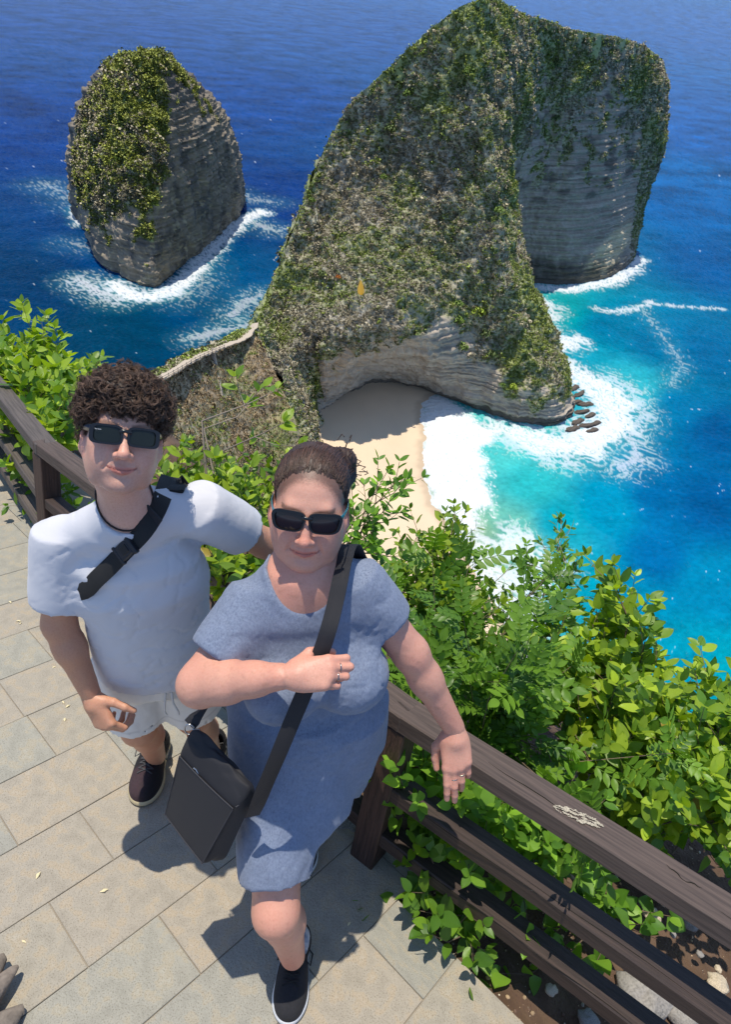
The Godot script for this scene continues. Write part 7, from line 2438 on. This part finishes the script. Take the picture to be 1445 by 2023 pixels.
		var crs := 1.0 - absf(fold_n.get_noise_3d(q.x * 1.3 + q.y * 1.0 + 3.0, q.y * 1.8 - q.x * 1.0, q.z * 1.2)) * 2.4
		e -= 0.0030 * pow(clampf(crs, 0.0, 1.0), 6.0)
		return e * smoothstep(0.10, 0.17, p.distance_to(neck)) * lerpf(0.25, 1.0, smoothstep(0.21, 0.15, absf(q.x)))
	skin(Sd, D, Vector3(-0.98, 0.50, -1.50), Vector3(-0.15, 1.42, -0.85), 0.0070, func(p: Vector3, _n: Vector3) -> Color: return Color(0.63, 0.63, 0.66), shirt_push)
	var shirt := part("t_shirt", Sd.mesh(), cloth_mat(361, Vector3(24, 24, 24), 2.0), w)
	shirt.position = -root
	# --- shorts
	var P := Field.new()
	P.loft(T, [[-0.10, 0.165, 0.118, 0.005], [0.0, 0.160, 0.112, 0.005], [0.08, 0.15, 0.105, 0.005]], 2.3, 0.0)
	var hm_l := hip_l.lerp(kn_l, 0.80)
	var hm_r := hip_r.lerp(kn_r, 0.80)
	P.cap(hip_l, hm_l, 0.098, 0.098, 0.03, false, true)
	P.cap(hip_r, hm_r, 0.098, 0.098, 0.03, false, true)
	P.cap(hip_l.lerp(kn_l, 0.60), hip_l.lerp(kn_l, 1.0), 0.084, 0.090, 0.005, true)
	P.cap(hip_r.lerp(kn_r, 0.60), hip_r.lerp(kn_r, 1.0), 0.084, 0.090, 0.005, true)
	var Sp := Soup.new()
	var short_c := Color(0.76, 0.74, 0.70)
	var short_tone := func(p: Vector3, _n: Vector3) -> Color:
		var t := clampf((p - hip_l).dot((kn_l - hip_l).normalized()) / hip_l.distance_to(hm_l), 0.0, 1.0)
		return short_c * 0.82 if absf(t - 0.90) < 0.012 else short_c
	var short_push := func(p: Vector3, _n: Vector3) -> float:
		return 0.006 * fold_n.get_noise_3d(p.x * 2.4, p.y * 1.0, p.z * 2.4) + 0.001 * fine_n.get_noise_3dv(p)
	skin(Sp, P, Vector3(-0.85, 0.25, -1.38), Vector3(-0.33, 0.85, -0.93), 0.0085, short_tone, short_push)
	var sh := part("shorts", Sp.mesh(), cloth_mat(371, Vector3(24, 24, 24), 2.0), w)
	sh.position = -root
	var C := Soup.new()
	for s in [-1.0, 1.0]:
		var a := T * Vector3(0.028 + s * 0.008, -0.03, 0.128)
		C.tube([a, a + Vector3(s * 0.004, -0.05, 0.012), a + Vector3(s * 0.012, -0.10, 0.008), a + Vector3(s * 0.010, -0.125, 0.004)], [0.0032, 0.0032, 0.0032, 0.0026], 7, Color(0.66, 0.65, 0.63))
	var cord := part("drawstring", C.mesh(), mat(Color.WHITE, 0.95, true), w)
	cord.position = -root
	# --- necklace cord
	var N := Soup.new()
	var nl := []
	var nr := []
	for k in 25:
		var a := lerpf(-2.5, 2.5, k / 24.0)
		var p := neck + body_up * (0.035 - 0.050 * cos(a)) + T.basis.x * sin(a) * 0.16 + T.basis.z * (cos(a) * 0.16)
		var to := (neck + body_up * (0.035 - 0.050 * cos(a)) - p).normalized()
		nl.append(F.land(p, to, 0.0022, 0.16))
		nr.append(0.0022)
	N.tube(nl, nr, 7, Color(0.008, 0.007, 0.007), false)
	var nk := part("necklace", N.mesh(), mat(Color.WHITE, 0.6, true), w)
	nk.position = -root
	# --- hair: a dark core and a mass of curls
	var hair_c := Color(0.082, 0.052, 0.036)
	var HF := Field.new()
	HF.ell(Vector3(0, 0.084, -0.018), Vector3(0.086, 0.072, 0.100), 0.0)
	HF.ell(Vector3(0, 0.030, -0.050), Vector3(0.084, 0.085, 0.072), 0.03)
	for s in [-1.0, 1.0]: HF.ell(Vector3(s * 0.066, 0.064, 0.018), Vector3(0.030, 0.036, 0.048), 0.02)
	HF.ell(Vector3(0, 0.095, 0.065), Vector3(0.068, 0.036, 0.032), 0.02)
	HF.ell(Vector3(0.012, 0.072, 0.082), Vector3(0.046, 0.026, 0.024), 0.012)
	HF.ell(Vector3(0, -0.004, 0.100), Vector3(0.066, 0.062, 0.060), 0.006, true)
	HF.ell(Vector3(0, -0.11, -0.0), Vector3(0.11, 0.10, 0.15), 0.006, true)
	var Sh := Soup.new()
	var lumps := noise(34.0, 2, 381)
	skin(Sh, HF, Vector3(-0.14, -0.08, -0.16), Vector3(0.14, 0.19, 0.13), 0.0042, func(_p: Vector3, _n: Vector3) -> Color: return hair_c * 0.7, func(p: Vector3, _n: Vector3) -> float: return 0.010 * lumps.get_noise_3dv(p), H)
	var hm := mat(Color.WHITE, 0.55, true)
	var hair := part("hair", Sh.mesh(), hm, w)
	hair.position = -root
	var r := RandomNumberGenerator.new()
	r.seed = 391
	var curls := []
	for k in 8:
		var Cs := Soup.new()
		var turns := r.randf_range(0.9, 2.0)
		var rr := r.randf_range(0.20, 0.42)
		for strand in 7:
			var pl := []
			var rd := []
			var ph := strand * 0.35 + r.randf() * 0.3
			for i in 13:
				var u := i / 12.0
				var a := u * TAU * turns + ph
				pl.append(Vector3(cos(a) * rr * (0.5 + 0.5 * u), sin(a) * rr * (0.5 + 0.5 * u), u * 0.85) + Vector3(r.randfn(), r.randfn(), r.randfn()) * 0.035)
				rd.append(0.026 * (1.0 - 0.6 * u))
			Cs.tube(pl, rd, 4, Color.WHITE * r.randf_range(0.75, 1.3), false)
		curls.append(Cs.mesh())
	var idx := []
	for k in 8: idx.append([[], PackedColorArray()])
	var nv := Sh.v.size()
	for i in 2600:
		var k := r.randi() % nv
		var p := Sh.v[k]
		var n := Sh.n[k]
		var down := (-H.basis.y.normalized() * 0.5 + H.basis.z.normalized() * 0.25 + Vector3(r.randfn(), r.randfn(), r.randfn()) * 0.7)
		var dir := (n * 0.55 + down).normalized()
		var s := r.randf_range(0.012, 0.032)
		var x := dir.cross(n + Vector3(0.01, 0.02, 0.03)).normalized()
		var q: Array = idx[r.randi() % 8]
		q[0].append(Transform3D(Basis(x, dir.cross(x), dir).scaled_local(Vector3.ONE * s), p - n * 0.004 - root))
		var t := r.randf_range(0.6, 1.7) * (1.7 if r.randf() < 0.15 else 1.0)
		q[1].append(hair_c * Color(t * 1.1, t, t * 0.92))
	for k in 8:
		scatter("curls", curls[k], hm, idx[k][0], idx[k][1], w)
	# --- sunglasses with small printing on a lens
	var g := glasses(w, H, {"cx": 0.0355, "cy": 0.006, "cz": 0.109, "hw": 0.0268, "hh": 0.0165, "rim": Vector4(0.0045, 0.0085, 0.0045, 0.0045), "power": 4.5, "temple": 0.0085, "bridge": 0.0085, "lens": lin(0.012, 0.016, 0.012), "temple_col": lin(0.01, 0.01, 0.01)})
	var tm := TextMesh.new()
	tm.text = "Ray-Ban"
	tm.font_size = 16
	tm.pixel_size = 0.0002
	tm.depth = 0.0002
	var sf := SystemFont.new()
	sf.font_names = ["Droid Serif"]
	sf.font_italic = true
	tm.font = sf
	var lt := part("lettering", tm, mat(lin(0.8, 0.8, 0.8), 0.5), g)
	lt.transform = Transform3D(Basis(Vector3.UP, -0.13 - 0.09), Vector3(-0.0535, 0.0145, 0.1085))
	trainer(w, root, frame(Vector3(-0.713, -0.141, -0.957) - Vector3(-0.735, -0.235, -1.319), dn, Vector3(-0.74, -0.218, -1.257)), an_l, {"upper": Color(0.014, 0.012, 0.015), "sole": Color(0.55, 0.46, 0.28), "sock": Color(0.007, 0.007, 0.009), "toe": Color(0.05, 0.028, 0.034), "lace": Color(0.06, 0.06, 0.064), "size": 1.2})
	trainer(w, root, frame(Vector3(-0.47, -0.164, -0.984) - Vector3(-0.513, -0.25, -1.321), dn, Vector3(-0.516, -0.243, -1.295)), an_r, {"upper": Color(0.014, 0.012, 0.015), "sole": Color(0.55, 0.46, 0.28), "sock": Color(0.007, 0.007, 0.009), "toe": Color(0.05, 0.028, 0.034), "lace": Color(0.06, 0.06, 0.064), "size": 1.2})
	# --- sling bag: a wide strap from the shoulder to a pouch under the arm
	var sb := thing("sling_bag", "black sling strap with a plastic buckle worn across the man's white T-shirt", "bag", root + Vector3.UP * 0.9)
	var black := Color(0.012, 0.012, 0.014)
	var way := [Vector3(-0.457, 1.211, -1.253), Vector3(-0.471, 1.286, -1.238), Vector3(-0.458, 1.352, -1.163), Vector3(-0.442, 1.364, -1.068), Vector3(-0.445, 1.348, -1.001), Vector3(-0.47, 1.309, -0.967), Vector3(-0.509, 1.264, -0.954), Vector3(-0.558, 1.201, -0.953), Vector3(-0.619, 1.13, -0.971), Vector3(-0.684, 1.056, -1.012), Vector3(-0.749, 0.976, -1.101)]
	var R := Soup.new()
	var fine := []
	var sides := []
	for k in 41:
		var u := k / 4.0
		var p := spline(way, u)
		# laid on the shirt, from outside inwards
		var dir := (-T.basis.z * 0.78 - body_up * 0.55).normalized()
		if u > 8.0: dir = dir.lerp(T.basis.x, clampf((u - 8.0) / 2.0, 0.0, 1.0)).normalized()
		if u < 2.4: p = land_any([D, F], p + body_up * 0.12, -body_up, 0.006, 0.3)
		else: p = land_any([D, F] if u < 8.2 else [DL], p - dir * 0.16, dir, 0.006, 0.4)
		fine.append(p - sb.position)
		sides.append(iR.lerp(iR * 0.55 - iU * 0.85, clampf((u - 1.5) / 3.0, 0.0, 1.0)) * -1.0)
	for pass_ in 2:
		for k in range(1, fine.size() - 1): fine[k] = fine[k] * 0.5 + (fine[k - 1] + fine[k + 1]) * 0.25
	ribbon(R, fine, sides, 0.043, 0.0035, black)
	var sm := mat(Color.WHITE, 0.75, true)
	part("strap", R.mesh(), sm, sb)
	var bk := fine.size()
	var bi := 24
	var bp: Vector3 = fine[bi]
	var bd: Vector3 = (fine[bi + 2] - fine[bi - 2]).normalized()
	var bw: Vector3 = sides[bi]
	bw = (bw - bd * bw.dot(bd)).normalized()
	var bu := bd.cross(bw).normalized()
	if bu.dot(tow) < 0.0: bu = -bu
	var K := Soup.new()
	var kb := Basis(bd, bu, bd.cross(bu))
	K.box(Transform3D(kb, bp + bu * 0.006 + bd * 0.008), Vector3(0.022, 0.005, 0.0195), 0.002, black * 1.6)
	K.box(Transform3D(kb, bp + bu * 0.006 - bd * 0.020), Vector3(0.006, 0.006, 0.026), 0.002, black * 1.6)
	K.box(Transform3D(kb, bp + bu * 0.006 + bd * 0.034), Vector3(0.005, 0.005, 0.025), 0.002, black * 1.6)
	K.box(Transform3D(kb, bp + bu * 0.0115 + bd * 0.004), Vector3(0.012, 0.001, 0.010), 0.0005, black * 0.8)
	part("buckle", K.mesh(), mat(Color.WHITE, 0.35, true), sb)
	var L := Soup.new()
	var l0: Vector3 = fine[17]
	L.box(Transform3D(kb.rotated(bu, 0.15), l0 + bu * 0.005), Vector3(0.010, 0.003, 0.026), 0.001, black * 1.3)
	part("strap_keeper", L.mesh(), mat(Color.WHITE, 0.7, true), sb)
	var pouch := Soup.new()
	var PF := Field.new()
	var back := T * Vector3(-0.10, 0.22, -0.16)
	PF.box(Transform3D(T.basis, back), Vector3(0.09, 0.11, 0.045), 0.03)
	skin(pouch, PF, back - Vector3.ONE * 0.18, back + Vector3.ONE * 0.18, 0.012, func(_p: Vector3, _n: Vector3) -> Color: return black)
	var po := part("pouch", pouch.mesh(), sm, sb)
	po.position = -sb.position
